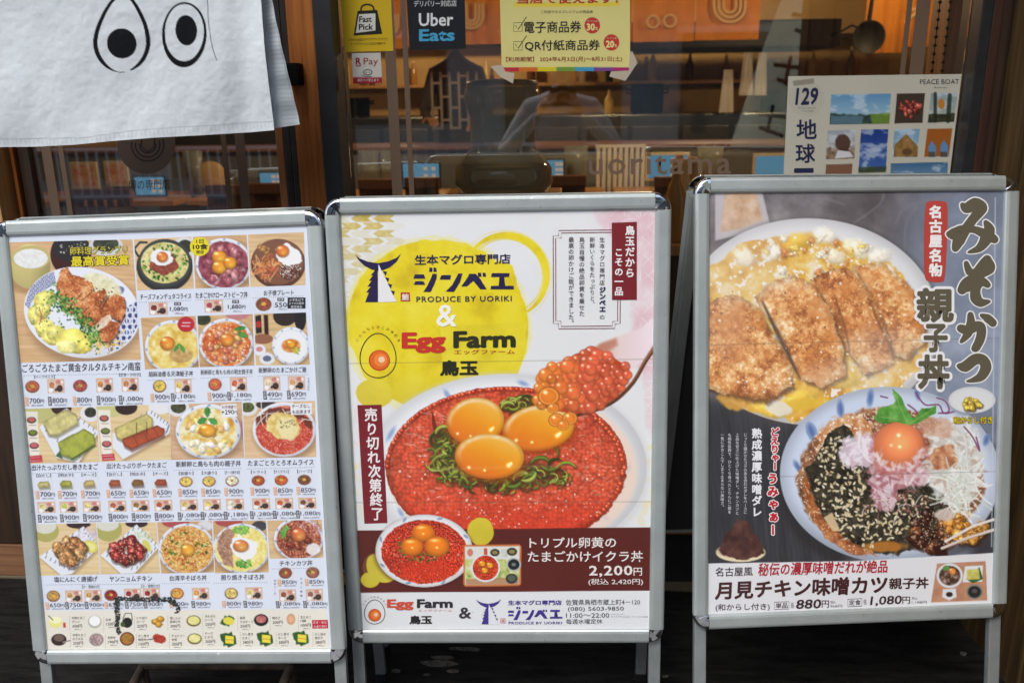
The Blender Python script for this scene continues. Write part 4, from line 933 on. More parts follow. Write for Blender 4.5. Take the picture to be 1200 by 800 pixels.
# 1 chicken nanban
def d1(P):
    P.all(wood(((196, 146, 92), (216, 172, 120), (230, 194, 146)), 3, 2))
    P.ell(32, 335, 34, 10, c3(150, 104, 62), 20, 8, .5)
    # rice bowl
    P.ell(35, 312, 24, 26, lambda X, Y, u, v, d: c3(206, 190, 112) * (1.0 - .25 * np.clip(u, 0, 1) - .1 * v)[..., None]); P.ell(36, 302, 23, 14, c3(196, 180, 104)); P.ell(36, 303, 20, 11.5, t_food(((214, 214, 210), (240, 240, 238)), 2.5, 5))
    # soup bowl
    P.ell(83, 298, 24, 26, c3(62, 20, 18)); P.ell(84, 291, 22, 16, c3(34, 32, 34)); P.speck(26, in_ell(84, 290, 18, 9), (.6, 1.2), [c3(200, 200, 190), c3(120, 130, 90)], 3)
    P.ell(124, 288, 20, 12, c3(206, 206, 206)); P.ell(124, 286, 15, 9, t_food(((30, 34, 26), (80, 84, 60)), 3, 8))
    # plate
    P.ell(99, 374, 67, 56, c3(120, 86, 56), 6, 14, .5)
    def plate(X, Y, u, v, d): return c3(222, 226, 236) * (1.02 - .10 * sm(.3, 1, (u * .4 + v * .7)))[..., None]
    P.ell(96, 366, 68.5, 53, plate, 10)
    # blue seigaiha fan at upper left of the rim and asanoha at the right
    def sei(X, Y, u, v, d):
        a_ = worley(X, Y, 5.2, 3, .1); r = np.abs(np.sin(a_[0] * 9)); return ramp(sm(.3, .8, r), [c3(40, 44, 104), c3(190, 196, 222)])
    P.poly([(29, 357), (36, 336), (50, 324), (63, 318), (66, 332), (52, 340), (38, 352), (34, 362)], sei)
    def asa(X, Y, *_):
        w_ = 6.6; a1 = np.abs(((X * .866 + Y * .5) / w_) % 1 - .5); a2 = np.abs(((X * .866 - Y * .5) / w_) % 1 - .5); a3 = np.abs((Y / w_) % 1 - .5); b1 = np.abs(((X) / w_ * 1.0) % 1 - .5)
        m = np.minimum(np.minimum(a1, a2), np.minimum(a3, b1)); return ramp(sm(.07, .17, m), [c3(216, 220, 236), c3(52, 62, 130)])
    P.poly([(163, 352), (158, 354), (148, 360), (140, 372), (128, 388), (122, 402), (128, 412), (140, 408), (153, 396), (162, 380)], asa, .8)
    P.ell(139, 341, 5, 7, c3(70, 80, 150), 60, 1, .8)
    # cabbage haze, egg tartar, noodles
    P.ell(118, 338, 26, 16, t_food(((206, 206, 150), (226, 222, 178), (240, 236, 206)), 3, 12), 25, 3)
    for (x, y, rx, ry, rot) in ((52, 352, 14, 11, -30), (44, 368, 12, 13, 10), (52, 384, 12, 11, 0), (60, 396, 13, 8, 20), (50, 364, 10, 9, 0), (66, 390, 12, 9, 0)): P.blob(x, y, rx, ry, c3(232, 218, 104), rot, .12, .2, int(x), .25, .25)
    P.blob(88, 400, 22, 14, c3(236, 222, 92), 10, .15, .16, 8, .25, .22); P.blob(78, 406, 12, 8, c3(246, 236, 140), 0, .1, .2, 9, .2, .2); P.blob(99, 405, 9, 9, c3(238, 220, 90), 0, .1, .2, 10, .25, .2)
    P.speck(60, in_ell(56, 372, 20, 26), (.6, 1.3), [c3(70, 130, 50), c3(90, 150, 60), c3(240, 236, 190)], 6)
    P.line([(46, 360), (49, 372), (46, 380)], 1.2, c3(196, 90, 70)); P.line([(50, 362), (47, 376)], .8, c3(196, 90, 70))
    shreds(P, in_ell(124, 398, 14, 10), 60, 5, (7, 16), ((226, 180, 70), (244, 214, 120), (200, 140, 50)), 1.2, 18)
    # fried chicken slabs
    cr = t_crumb(3, 4.6, ((132, 58, 22), (186, 88, 38), (214, 122, 60), (236, 172, 108)))
    for pts in ([(66, 334), (72, 316), (80, 314), (84, 322), (96, 324), (108, 332), (112, 344), (104, 354), (92, 366), (78, 366), (68, 352)], [(100, 356), (112, 342), (122, 338), (126, 344), (120, 360), (108, 368), (92, 376), (90, 368)], [(92, 376), (108, 364), (118, 362), (122, 372), (112, 384), (100, 382)], [(118, 362), (126, 350), (136, 344), (146, 350), (147, 366), (142, 378), (132, 372), (120, 372)], [(116, 398), (116, 384), (126, 374), (140, 378), (138, 390), (128, 402)]):
        P.poly([(x + 1, y + 2.5) for x, y in pts], c3(70, 34, 16), 2.5, .7, 2, 6, 4); P.poly(pts, cr, .9, 1, 2.2, 5, 4)
    for a_, b_ in (((96, 352), (110, 340)), ((92, 372), (104, 360)), ((118, 364), (128, 346)), ((110, 384), (122, 372)), ((84, 356), (96, 344))): P.line([a_, b_], 1.1, c3(92, 40, 18), 1.2, .8)
    P.poly([(110, 382), (118, 374), (129, 368), (131, 374), (122, 384), (112, 388)], t_food(((206, 160, 116), (240, 226, 204)), 4, 3), .9, 1, 1, 5, 3)
    P.speck(90, in_ell(106, 352, 34, 26), (.5, 1.1), [c3(244, 196, 140), c3(110, 46, 18), c3(240, 170, 96)], 8)
    # spring onion band
    for k in range(300):
        t = RG.random(); x = 60 + t * 54 + RG.gauss(0, 4.5); y = 344 + t * 52 + RG.gauss(0, 6.0) - 9 * math.sin(t * 3.1) + 4
        g = RG.choice(((34, 92, 26), (62, 130, 40), (98, 162, 56), (24, 66, 22), (140, 190, 92))); P.ell(x, y, RG.uniform(1.2, 2.3), RG.uniform(.7, 1.3), c3(*g), RG.uniform(0, 180), .8, .95)
photo([(9, 284), (155, 280.5), (165, 421.5), (22, 425)], d1, step=.72)
def d2(P):   # skillet rice
    P.all(TB); P.ell(216, 290, 14, 12, c3(214, 214, 210)); P.ell(217, 289, 9, 8, c3(44, 48, 36)); P.line([(162, 300), (157, 292), (164, 284), (172, 284)], 2.6, c3(44, 44, 44)); P.ell(193, 312, 33, 30, c3(40, 42, 42)); P.ell(193, 308, 31, 28, c3(58, 60, 58)); P.ell(193, 308, 28, 24, t_food(((176, 156, 74), (220, 206, 124), (236, 228, 160)), 4, 2))
    greens(P, in_ell(193, 308, 26, 22), 90, 2); P.ell(192, 308, 16, 14, t_food(((90, 30, 22), (140, 56, 40), (176, 84, 56)), 3, 6), 0, 1, 1, .2); P.ell(190, 302, 14, 9, c3(236, 236, 234), 10, 1, 1, .3, 6, 4); yolk(P, 190, 301, 6.5, 6, (226, 104, 40))
photo([(157, 280.5), (224, 277.5), (227, 338), (161, 340)], d2)
def d3(P):   # roast beef bowl
    P.all(TB2); bowl(P, 262, 309, 33, 30, t_food(((96, 24, 40), (150, 62, 78), (196, 112, 122)), 6, 9), .9)
    for k in range(40):
        a_ = RG.uniform(0, 6.28); r = RG.uniform(.35, .85); P.blob(262 + 28 * r * math.cos(a_), 311 + 24 * r * math.sin(a_), RG.uniform(4, 7), RG.uniform(2.5, 4.5), c3(*RG.choice(((170, 84, 98), (200, 120, 128), (140, 52, 66), (206, 140, 142)))), RG.uniform(0, 180), .2, .25, k, .4, .3)
    yolk(P, 257, 301, 8.5, 7.5); yolk(P, 257, 313, 8.5, 7.5); yolk(P, 269.5, 308, 7.5, 7)
photo([(226, 277.5), (289, 275), (292, 336), (229, 338)], d3)
def d4(P):   # kids plate
    P.all(TB); P.ell(326, 309, 32, 29, c3(88, 50, 34)); P.ell(326, 307, 30, 26.5, c3(126, 78, 54)); shreds(P, in_ell(313, 313, 12, 11), 80, 3, (6, 13), ((196, 76, 40), (222, 120, 60), (232, 170, 100)), 1, 30); P.ell(312, 308, 5, 5, t_crumb(4, 3), 0, 1, 1, .3)
    for k in range(7): P.blob(309 + RG.uniform(-6, 6), 292 + RG.uniform(-4, 4), 4, 3, c3(176, 120, 60), 0, .2, .3, k)
    P.ell(340, 318, 13, 9, t_food(((60, 22, 18), (96, 44, 34), (150, 100, 80)), 3, 6, (220, 214, 200), .1), -10, 1, 1, .2); P.ell(338, 299, 16, 12, c3(238, 238, 238), 20, 1, 1, .3, 7, 5); yolk(P, 331, 294, 7.5, 7, (228, 104, 34))
photo([(290.5, 275), (356, 272), (358, 334), (293.5, 336)], d4)
def d5(P):   # tenshin bowl
    P.all(TB2); bowl(P, 203, 406, 33, 31, t_food(((214, 160, 40), (236, 206, 96), (246, 236, 180)), 6, 3), .9)
    P.ell(212, 416, 14, 9, t_food(((176, 126, 60), (226, 190, 120)), 3, 6), 0, 2); leaf(P, 210, 402, 13, 60); leaf(P, 210, 402, 12, 120, (60, 130, 46)); yolk(P, 196, 402, 8.5, 8, (232, 124, 30)); P.ell(218, 380, 10, 9, c3(196, 30, 44)); P.line([(214, 378), (223, 378)], 1, c3(240, 220, 220)); P.line([(213, 382), (222, 382)], 1, c3(240, 220, 220))
photo([(165, 372.5), (229, 370), (233, 430), (170, 432.5)], d5)
def d6(P):
    P.all(TB2); P.ell(238, 374, 9, 7, t_food(((30, 34, 24), (70, 76, 40)), 3, 4)); P.ell(278, 368, 14, 7, c3(196, 120, 120)); bowl(P, 265, 402, 32, 29, t_food(((196, 64, 26), (226, 110, 46), (240, 176, 96)), 6, 5, (246, 220, 170), .05), .9); leaf(P, 272, 388, 20, 20); leaf(P, 274, 386, 15, -10, (56, 128, 44))
    for k in range(26): P.blob(*in_ell(266, 406, 24, 18)(RG), RG.uniform(3, 5), RG.uniform(2.5, 4), c3(*RG.choice(((232, 150, 120), (226, 170, 90), (214, 110, 80)))), RG.uniform(0, 180), .25, .25, k)
    yolk(P, 266, 398, 8, 7.5, (232, 120, 34))
photo([(231.5, 370), (296, 368), (298, 428), (234, 430)], d6)
def d7(P):
    P.all(wood(((176, 140, 90), (216, 180, 120), (226, 196, 146)), 3)); P.ell(334, 370, 14, 12, c3(44, 32, 28)); P.ell(352, 372, 7, 16, c3(28, 24, 26)); P.poly([(299, 370), (306, 369), (307, 390), (300, 391)], c3(36, 30, 30)); P.ell(303, 380, 3, 4, c3(190, 40, 40)); P.poly([(309, 369), (314, 369), (315, 392), (310, 392)], c3(50, 20, 20)); P.ell(308, 397, 12, 6, c3(150, 90, 60)); P.ell(304, 410, 7.5, 6.5, c3(226, 228, 232)); P.ell(304, 409, 4, 3, c3(214, 130, 130)); P.ell(313, 420, 9, 7, c3(220, 224, 230)); P.ell(313, 420, 5, 3.5, c3(90, 100, 130))
    bowl(P, 341, 405, 22, 22, c3(232, 234, 238), .84); P.ell(341, 405, 11, 8, t_food(((190, 70, 30), (226, 130, 50), (240, 190, 90)), 3, 5), 0, 2); greens(P, in_ell(347, 411, 6, 3), 14, 5, cols=((200, 190, 60), (150, 170, 60))); yolk(P, 341, 403, 5.5, 5)
photo([(298, 368), (358.5, 366), (363, 427), (300, 428)], d7)
def slab(P, pts, col, tex=.3, seed=1, dk=.6):
    c = c3(*col); pts = np.array(pts, float); P.poly(pts + np.array([1, 3]), c * .45, 3, .6); P.poly(pts, lambda X, Y, sd_, *_: np.clip(c * (.86 + tex * (fbm(X, Y, 5, seed, 4) - .3) - .25 * sm(3, 0, sd_))[..., None], 0, 1), .9, 1, .8, 5, seed)
def plate4(P, pts, marks=True, seed=3):
    pts = np.array(pts, float); P.poly(pts + np.array([2, 3]), c3(150, 114, 72), 5, .6); P.poly(pts, c3(224, 228, 236), 1); 
    if marks:
        cen = pts.mean(0)
        for i in range(4):
            for t in np.linspace(.1, .9, 6): p = pts[i] * (1 - t) + pts[(i + 1) % 4] * t; p = p + (cen - p) * .10; P.line([p, p + np.array([1.4, -3.2])], .9, c3(44, 48, 60), .8, .8)
def d8(P):   # rolled omelette
    P.all(wood(((206, 170, 110), (226, 196, 140), (236, 212, 166)), 3, 0)); P.ell(46, 484, 20, 12, c3(190, 186, 110)); P.ell(72, 478, 12, 8, c3(60, 34, 30)); P.ell(106, 484, 12, 10, c3(224, 224, 226)); P.ell(106, 483, 7, 6, t_food(((28, 32, 26), (70, 76, 50)), 2, 3))
    plate4(P, [(46, 500), (78, 478), (116, 506), (92, 542), (66, 536)]); slab(P, [(50, 494), (78, 479), (91, 487), (92, 496), (66, 511), (56, 509)], (226, 214, 132), .35, 3); slab(P, [(68, 518), (98, 502), (110, 509), (112, 520), (86, 538), (70, 532)], (178, 186, 62), .35, 5); P.line([(84, 538), (111, 522)], 1.8, c3(60, 90, 40)); P.poly([(65, 534), (70, 528), (74, 538)], c3(60, 100, 60)); P.line([(74, 484), (80, 504)], .6, c3(190, 170, 90)); P.line([(66, 489), (72, 508)], .6, c3(190, 170, 90))
    side(P, 35, 482)
def side(P, x, y):   # three little topping pictures down the left edge
    P.poly([(x - 6, y), (x + 9, y), (x + 11, y + 52), (x, y + 52)], c3(238, 236, 236), .8, .75)
    for k, c in enumerate(((190, 90, 80), (110, 130, 40), (206, 90, 96))): P.ell(x + 2 + k * 1.5, y + 10 + k * 15, 5.5, 3.8, c3(60, 40, 36)); P.ell(x + 2 + k * 1.5, y + 9.5 + k * 15, 4.2, 2.8, c3(*c)); P.line([(x - 1 + k * 1.5, y + 16 + k * 15), (x + 7 + k * 1.5, y + 16 + k * 15)], .9, c3(90, 80, 80), .8, .6)
    P.poly([(x - 1, y + 52), (x + 14, y + 51), (x + 15, y + 59), (x, y + 60)], c3(196, 44, 56)); P.line([(x + 1, y + 54), (x + 12, y + 53.5)], .7, c3(240, 210, 210), .7, .7); P.line([(x + 1.5, y + 57.5), (x + 13, y + 57)], .7, c3(240, 210, 210), .7, .7)
photo([(27.5, 479), (112, 476), (117, 541), (36, 543)], d8)
def d9(P):
    P.all(wood(((206, 170, 110), (226, 196, 140), (236, 212, 166)), 5, 0)); P.ell(128, 480, 16, 9, c3(200, 196, 120)); P.ell(148, 477, 13, 9, c3(50, 32, 30)); P.ell(188, 477, 14, 8, c3(226, 226, 228))
    plate4(P, [(132, 508), (176, 480), (201, 498), (198, 508), (144, 538), (132, 524)]); slab(P, [(134, 502), (172, 484), (179, 490), (179, 500), (143, 516), (136, 512)], (222, 204, 112), .35, 3); slab(P, [(143, 514), (184, 498), (193, 502), (192, 510), (154, 527), (145, 522)], (192, 78, 44), .3, 5)
    for x in (160, 172): P.line([(x, 495), (x, 509)], .8, c3(60, 40, 30))
    for a_ in ((156, 510), (168, 506), (180, 501)): P.line([a_, (a_[0] + 6, a_[1] + 11)], .8, c3(120, 44, 28))
    side(P, 120, 480)
photo([(113, 476), (197, 473.5), (202, 538), (118, 541)], d9)
def d10(P):   # oyakodon
    P.all(wood(((190, 140, 100), (214, 172, 130), (226, 190, 150)), 5, 4)); P.ell(209, 478, 13, 10, c3(222, 222, 222)); P.ell(209, 477, 9, 7, t_food(((40, 44, 26), (90, 90, 60)), 2, 3)); P.ell(287, 502, 8, 10, c3(206, 120, 140)); bowl(P, 244, 505, 38, 32, t_food(((206, 130, 40), (232, 190, 84), (240, 228, 170), (240, 238, 226)), 8, 3), .88)
    for k in range(30): P.blob(*in_ell(244, 508, 27, 21)(RG), RG.uniform(3, 7), RG.uniform(3, 5), c3(*RG.choice(((236, 226, 190), (240, 210, 110), (226, 176, 96), (240, 238, 226)))), RG.uniform(0, 180), .2, .3, k, .25, .2)
    yolk(P, 243, 504, 10, 7.5, (236, 150, 34)); leaf(P, 243, 489, 13, -90, (58, 130, 50), .7); leaf(P, 243, 490, 13, 155, (66, 140, 56), .7); leaf(P, 244, 490, 13, 30, (72, 150, 60), .7); P.poly([(259, 474), (277, 473), (278, 488), (260, 489)], c3(230, 230, 234))
photo([(198.5, 474), (283, 470.5), (286, 536.5), (201, 538.5)], d10)
def d11(P):   # omurice
    P.all(wood(((206, 160, 110), (222, 182, 134), (232, 200, 156)), 5, 0)); P.ell(290, 478, 12, 9, c3(220, 220, 220)); P.ell(290, 477, 8, 6, t_food(((50, 60, 26), (110, 120, 60)), 2, 3)); P.ell(312, 474, 12, 5, c3(60, 50, 50))
    bowl(P, 333, 503, 37, 32, t_food(((176, 34, 24), (206, 60, 40), (224, 110, 84)), 4, 3, (236, 150, 120), .03), .90, False)
    P.poly([(301, 500), (300, 488), (316, 478), (346, 478), (366, 494), (364, 504), (350, 490), (330, 486)], c3(112, 48, 30), 2, 1, 2); shreds(P, in_ell(333, 488, 30, 7), 16, 3, (10, 20), ((240, 236, 226),), .9, 10)
    P.ell(332, 499, 20, 15, t_food(((206, 160, 60), (232, 204, 110), (240, 228, 170)), 5, 5), 20, 1, 1, .2); P.ell(337, 502, 14, 11, c3(240, 226, 168), 60, 2, .8, .25, 6, 4); P.speck(30, in_ell(336, 496, 10, 7), (.5, 1), [c3(110, 110, 60)], 3); P.poly([(340, 473), (365, 472), (366, 485), (341, 486)], c3(230, 230, 234))
photo([(284.5, 471.5), (369, 469.5), (370.5, 535), (287, 537)], d11)
def chunks(P, cx, cy, rx, ry, n, cols, r, seed, hl=.3, spark=None):
    rg = random.Random(seed); pts = sorted([in_ell(cx, cy, rx, ry)(rg) for _ in range(n)], key=lambda p: p[1])
    for k, (x, y) in enumerate(pts):
        q = rg.uniform(*r); P.ell(x + 1, y + q * .35, q * 1.05, q * .9, c3(60, 30, 20), 0, 2, .5); P.blob(x, y, q, q * rg.uniform(.65, .9), c3(*rg.choice(cols)), rg.uniform(0, 180), hl, .28, seed * 31 + k, .5, .55)
    if spark: P.speck(n * 7, in_ell(cx, cy, rx + 3, ry + 3), (.4, .8), [c3(*spark)], seed)
def d12(P):
    P.all(wood(((206, 170, 110), (226, 196, 140), (236, 212, 166)), 5, 0)); P.ell(54, 622, 15, 13, c3(176, 168, 84)); P.ell(53, 616, 13, 9, c3(214, 212, 196)); P.ell(92, 614, 14, 5, c3(50, 30, 30)); plate4(P, [(46, 652), (98, 616), (116, 640), (84, 672), (72, 674)]); shreds(P, in_ell(102, 627, 10, 6), 50, 3, (4, 9), ((206, 196, 220), (226, 226, 232), (180, 160, 196)), .8); P.ell(106, 640, 9, 7, c3(222, 214, 90), 20, .9); P.ell(106, 640, 6, 4.5, c3(236, 230, 130), 20, .9); chunks(P, 80, 646, 19, 13, 17, ((190, 126, 60), (206, 146, 78), (172, 104, 46)), (6, 9), 4, .25, (236, 200, 140))
photo([(42, 614), (112.5, 612.5), (117, 672.5), (46, 674)], d12)
def d13(P):
    P.all(wood(((206, 170, 110), (226, 196, 140), (236, 212, 166)), 8, 0)); P.ell(127, 620, 16, 14, c3(176, 168, 84)); P.ell(126, 614, 13, 8, c3(214, 212, 196)); P.ell(160, 613, 13, 5, c3(50, 30, 30)); plate4(P, [(118, 650), (160, 614), (187, 640), (158, 671), (142, 672)]); shreds(P, in_ell(168, 628, 10, 7), 40, 3, (4, 9), ((226, 230, 220), (190, 206, 150)), .8); P.ell(172, 639, 8, 4, c3(214, 210, 90), 60, .9); chunks(P, 149, 644, 19, 13, 18, ((150, 24, 20), (176, 36, 28), (130, 16, 16)), (6, 8.5), 6, .45, (232, 190, 150))
photo([(113.5, 612.5), (183, 611.5), (187.5, 671), (118, 672.5)], d13)
def d14(P):
    P.all(TB2); P.ell(206, 612, 16, 6, c3(176, 70, 66)); P.ell(240, 616, 9, 6, c3(214, 214, 218)); bowl(P, 219, 643, 33, 30, t_food(((176, 90, 26), (222, 150, 56), (236, 196, 104)), 3, 5, (244, 226, 160), .05), .92); P.speck(150, in_ell(219, 644, 27, 24), (.7, 1.5), [c3(244, 216, 120), c3(196, 90, 30), c3(160, 60, 30), c3(236, 190, 90)], 5); greens(P, in_ell(219, 644, 26, 22), 34, 9); yolk(P, 220, 644, 8, 7, (236, 150, 30))
photo([(184, 611.5), (248, 610), (251, 670), (189, 671.5)], d14)
def d15(P):
    P.all(TB2); P.ell(268, 611, 16, 6, c3(176, 70, 66)); P.ell(304, 616, 9, 6, c3(60, 60, 66)); bowl(P, 283, 642, 33, 29, t_food(((226, 200, 84), (240, 222, 120), (246, 236, 170)), 3, 5), .92); P.poly([(256, 628), (268, 618), (276, 622), (272, 640), (274, 666), (262, 660), (254, 644)], t_food(((130, 84, 60), (170, 120, 92), (190, 146, 116)), 3, 8, (214, 176, 146), .05), 2, 1, 2); greens(P, in_ell(283, 621, 9, 5), 46, 3, cols=((110, 180, 60), (140, 200, 80), (90, 160, 50))); greens(P, in_ell(286, 660, 9, 5), 50, 4, cols=((60, 130, 40), (90, 160, 50), (130, 190, 80))); P.ell(285, 641, 16, 13, c3(238, 238, 238), 20, 1, 1, .3, 7, 3); yolk(P, 282, 639, 9, 7, (222, 122, 60))
photo([(249.5, 610), (311.5, 609.5), (315, 670), (252, 671)], d15)
def d16(P):
    P.all(TB); bowl(P, 350, 631, 29, 25, t_food(((112, 34, 20), (156, 62, 36), (206, 120, 80)), 4, 5, (226, 160, 120), .08), .9); P.ell(367, 643, 9, 7, c3(232, 232, 232), 0, 2, .9, .2); leaf(P, 338, 634, 16, -120, (80, 160, 50), .7); leaf(P, 334, 628, 13, -80, (96, 176, 60), .7); shreds(P, in_ell(360, 618, 14, 9), 40, 3, (4, 10), ((206, 130, 120), (226, 180, 170), (170, 80, 70)), .9); chunks(P, 348, 632, 15, 11, 16, ((132, 44, 26), (160, 70, 40), (190, 100, 60)), (3, 5), 3, .25); yolk(P, 350, 626, 8.5, 8, (214, 96, 50))
photo([(313, 609.5), (377, 608.5), (379, 653), (316, 654)], d16)
# cream band of toppings at the foot
band = Pic([(52, 715.5), (382, 713), (386.5, 762.5), (56.5, 765)], .8, c3(226, 222, 208))
def bandf(P):
    P.all(lambda X, Y: c3(226, 221, 208) * (1 + .03 * (fbm(X, Y, 40, 2, 2) - .5))[..., None])
    P.ell(65, 729, 8, 6.5, c3(226, 224, 140)); P.ell(65, 726, 7, 4, c3(240, 238, 190)); P.line([(57, 721), (62, 726)], 1, c3(60, 50, 40)); P.poly([(74, 729), (77, 729), (77, 735), (74, 735)], c3(200, 60, 40))
    P.ell(111, 728, 8, 7.5, c3(176, 176, 160)); P.ell(111, 727, 6.5, 6, c3(240, 240, 240)); P.ell(149, 729, 6, 6, c3(30, 30, 30)); P.line([(144, 724), (147, 718), (154, 718), (155, 726)], 1, c3(60, 50, 40)); P.ell(144, 731, 3, 3, c3(60, 80, 40))
    for a_ in ((182, 728), (188, 725), (186, 731)): P.blob(*a_, 4.5, 3.5, c3(206, 150, 50), 0, .2, .2, 3)
    P.ell(69, 749, 9, 7, c3(50, 36, 34)); P.line([(74, 752), (82, 750)], 1.6, c3(150, 140, 130)); P.ell(69, 747, 6, 4, c3(110, 90, 80)); P.ell(113, 749, 8.5, 7.5, c3(150, 140, 130)); P.ell(113, 749, 7, 6, t_food(((120, 90, 90), (210, 190, 190)), 2, 3)); P.ell(149, 748, 8.5, 8, c3(90, 46, 30)); P.ell(149, 748, 7, 6.5, t_food(((120, 80, 30), (190, 120, 50), (110, 120, 50)), 3, 3)); P.ell(187, 748, 8, 5, t_food(((150, 36, 24), (200, 80, 60)), 2, 3), 10, 1, 1, .3, 4); P.line([(172, 749), (182, 748)], 1, c3(60, 50, 50))
    for x, y in ((227, 727), (228, 748)): P.ell(x, y, 8.5, 6.5, c3(110, 96, 56)); P.ell(x, y - .5, 7, 5, t_food(((214, 206, 110), (240, 236, 180)), 3, 3))
    leaf(P, 258, 730, 18, -20, (50, 90, 40), .8); P.ell(268, 727, 6.5, 4.5, c3(222, 210, 80), 10); P.ell(306, 726, 8.5, 7, c3(30, 28, 30)); P.ell(306, 725, 6, 4.5, t_food(((150, 60, 60), (220, 150, 140)), 2, 3)); P.ell(341, 725, 5, 6.5, lambda X, Y, u, v, d: c3(222, 170, 130) * (1.05 - .2 * d ** 2)[..., None])
    for x, y in ((269, 749), (312, 748), (354, 747.5)): leaf(P, x - 11, y - 6, 22, 30, (44, 84, 36), .9); P.poly([(x - 5, y - 5), (x + 5, y - 4), (x + 5, y + 5), (x - 5, y + 4)], c3(232, 214, 70)); P.line([(x - 5, y), (x + 5, y + .5)], .7, c3(196, 130, 50))
bandf(band); band.make('toppings_strip', pos, .0002, M['print'], posterL)
# little set-meal pictures
thumbs = Pic([(9, 275), (372, 265), (390, 770), (60, 775)], 50) if 0 else None
def thumb(x, y, kind='bowl', col=(200, 110, 50), w=9, h=7):
    # kind: bowl (cut-out dish) or tray (dish, rice and soup on a wooden tray)
    if kind == 'slab':
        P = Pic([(x - w * .7, y - h * .8), (x + w * .7, y - h * .82), (x + w * .72, y + h * .8), (x - w * .68, y + h * .82)], .9, c3(216, 221, 232)); slab(P, [(x - 7, y + 1), (x - 4, y - 3.5), (x + 6, y - 3.5), (x + 7.5, y + 3), (x - 5, y + 4)], col, .3, int(x)); P.make('set_picture', pos, .0002, M['print'], posterL, fade=.1); return
    if kind == 'bowl':
        P = Pic([(x - w * .62, y - h * .72), (x + w * .62, y - h * .74), (x + w * .64, y + h * .72), (x - w * .60, y + h * .74)], .9, c3(216, 221, 232)); P.ell(x, y, w * .52, h * .56, c3(120, 70, 50)); P.ell(x, y - .4, w * .44, h * .46, t_food((tuple(int(c * .7) for c in col), col, tuple(min(255, int(c * 1.25)) for c in col)), 2, int(x))); P.ell(x, y - .5, w * .15, h * .15, c3(236, 170, 60)); greens(P, in_ell(x - w * .15, y - h * .1, w * .2, h * .2), 4, int(y), (.7, 1.1))
    else:
        P = Pic([(x - w, y - h * .8), (x + w, y - h * .84), (x + w + .8, y + h * .8), (x - w + .8, y + h * .84)], .9, c3(214, 178, 152)); P.ell(x - w * .42, y - h * .05, w * .42, h * .5, c3(226, 220, 214)); P.ell(x - w * .42, y - h * .08, w * .34, h * .4, t_food((tuple(int(c * .7) for c in col), col, tuple(min(255, int(c * 1.25)) for c in col)), 2, int(x))); P.ell(x - w * .55, y + h * .5, w * .28, h * .28, c3(236, 236, 236)); P.ell(x + w * .5, y + h * .3, w * .36, h * .40, c3(34, 22, 22)); P.ell(x + w * .5, y + h * .24, w * .26, h * .26, c3(70, 50, 46)); P.ell(x + w * .05, y + h * .45, w * .13, h * .18, c3(40, 40, 40)); P.ell(x + w * .35, y - h * .45, w * .3, h * .25, c3(206, 120, 110)); P.ell(x + w * .75, y - h * .45, w * .16, h * .18, c3(232, 232, 232))
    P.make('set_picture', pos, .0002, M['print'], posterL, fade=.10)
DK, ORG = (74, 72, 84), (224, 164, 112)
def price(x, y, s, blk, h=8.5, tax=True):
    """small tag, price and the tax line beneath"""
    w = {3: 17, 5: 23}.get(len(s), 17) - 3
    G.rect(x - w * .5 - 5, y - h * .55, x - w * .5 - .9, y + h * .55, DK if blk else ORG, sk=0, hk=.8, lift=.0003)
    G.text('定' if blk else '単', x - w * .5 - 4.4, y - h * .46, x - w * .5 - 1.1, y - .2, (225, 225, 230), bold=.0); G.text('食' if blk else '品', x - w * .5 - 4.2, y + .2, x - w * .5 - .8, y + h * .46, (225, 225, 230))
    G.text(s, x - w * .5 + .3, y - h * .42, x + w * .5 - 1.2, y + h * .22, (88, 84, 96), -.3, .0); G.text('円', x + w * .5 - .8, y - h * .30, x + w * .5 + 3.4, y + h * .18, (80, 76, 86))
    if tax: G.text('(税込%s円)' % s, x - w * .3, y + h * .34, x + w * .5 + 2.6, y + h * .62, (110, 106, 116), -.2)
def dots(x0, y0, x1, y1):
    n = int((x1 - x0) / 2.6)
    for i in range(n):
        t = i / n; xx = x0 + (x1 - x0) * t; yy = y0 + (y1 - y0) * t; G.rect(xx, yy, xx + 1.2, yy + .7, (150, 152, 164), .0003)
def bra(x, y, s, w=16): G.text('【' + s + '】', x - w / 2, y - 2, x + w / 2, y + 2, (90, 90, 100), -.3)
NM = (76, 72, 80)
# award heading with dark outline
G.text('卵料理グランプリ', 82, 289.5, 149, 299, (214, 200, 70), -2, .006, .0009, outline=(40, 34, 14), ow=.05)
G.text('最高賞受賞', 83.5, 300.5, 151, 312.5, (224, 206, 40), -2, .022, .0009, outline=(30, 26, 10), ow=.05)
G.text('ごろごろたまご黄金タルタルチキン南蛮', 26, 426.5, 164.5, 436.5, NM, -2.6, .004); dots(25, 439.5, 165, 437)
bra(52, 441.5, 'ハーフサイズ', 24); bra(152, 439, '定食・汁付き', 25)
for x, y, k, c in ((38, 453, 'bowl', (190, 90, 60)), (65, 452, 'tray', (196, 120, 70)), (94, 452, 'bowl', (176, 70, 70)), (122, 451, 'tray', (206, 130, 60)), (152, 450.5, 'tray', (196, 120, 70))): thumb(x, y, k, c, 10 if k == 'tray' else 16, 10 if k == 'tray' else 13)
for x, y, s, b in ((41, 470.5, '700', 0), (68, 470, '800', 1), (97, 469.5, '800', 0), (125, 469, '900', 1), (154, 468.5, '1,080', 1)): price(x, y, s, b, 9.5)
G.text('チーズフォンデュタコライス', 164, 344.5, 224, 351, NM, -1.2, .004); G.text('たまごかけローストビーフ丼', 229, 342.5, 290, 349.5, NM, -1.2, .006); G.text('お子様プレート', 309, 340, 344, 346.5, NM, -.7, .004)
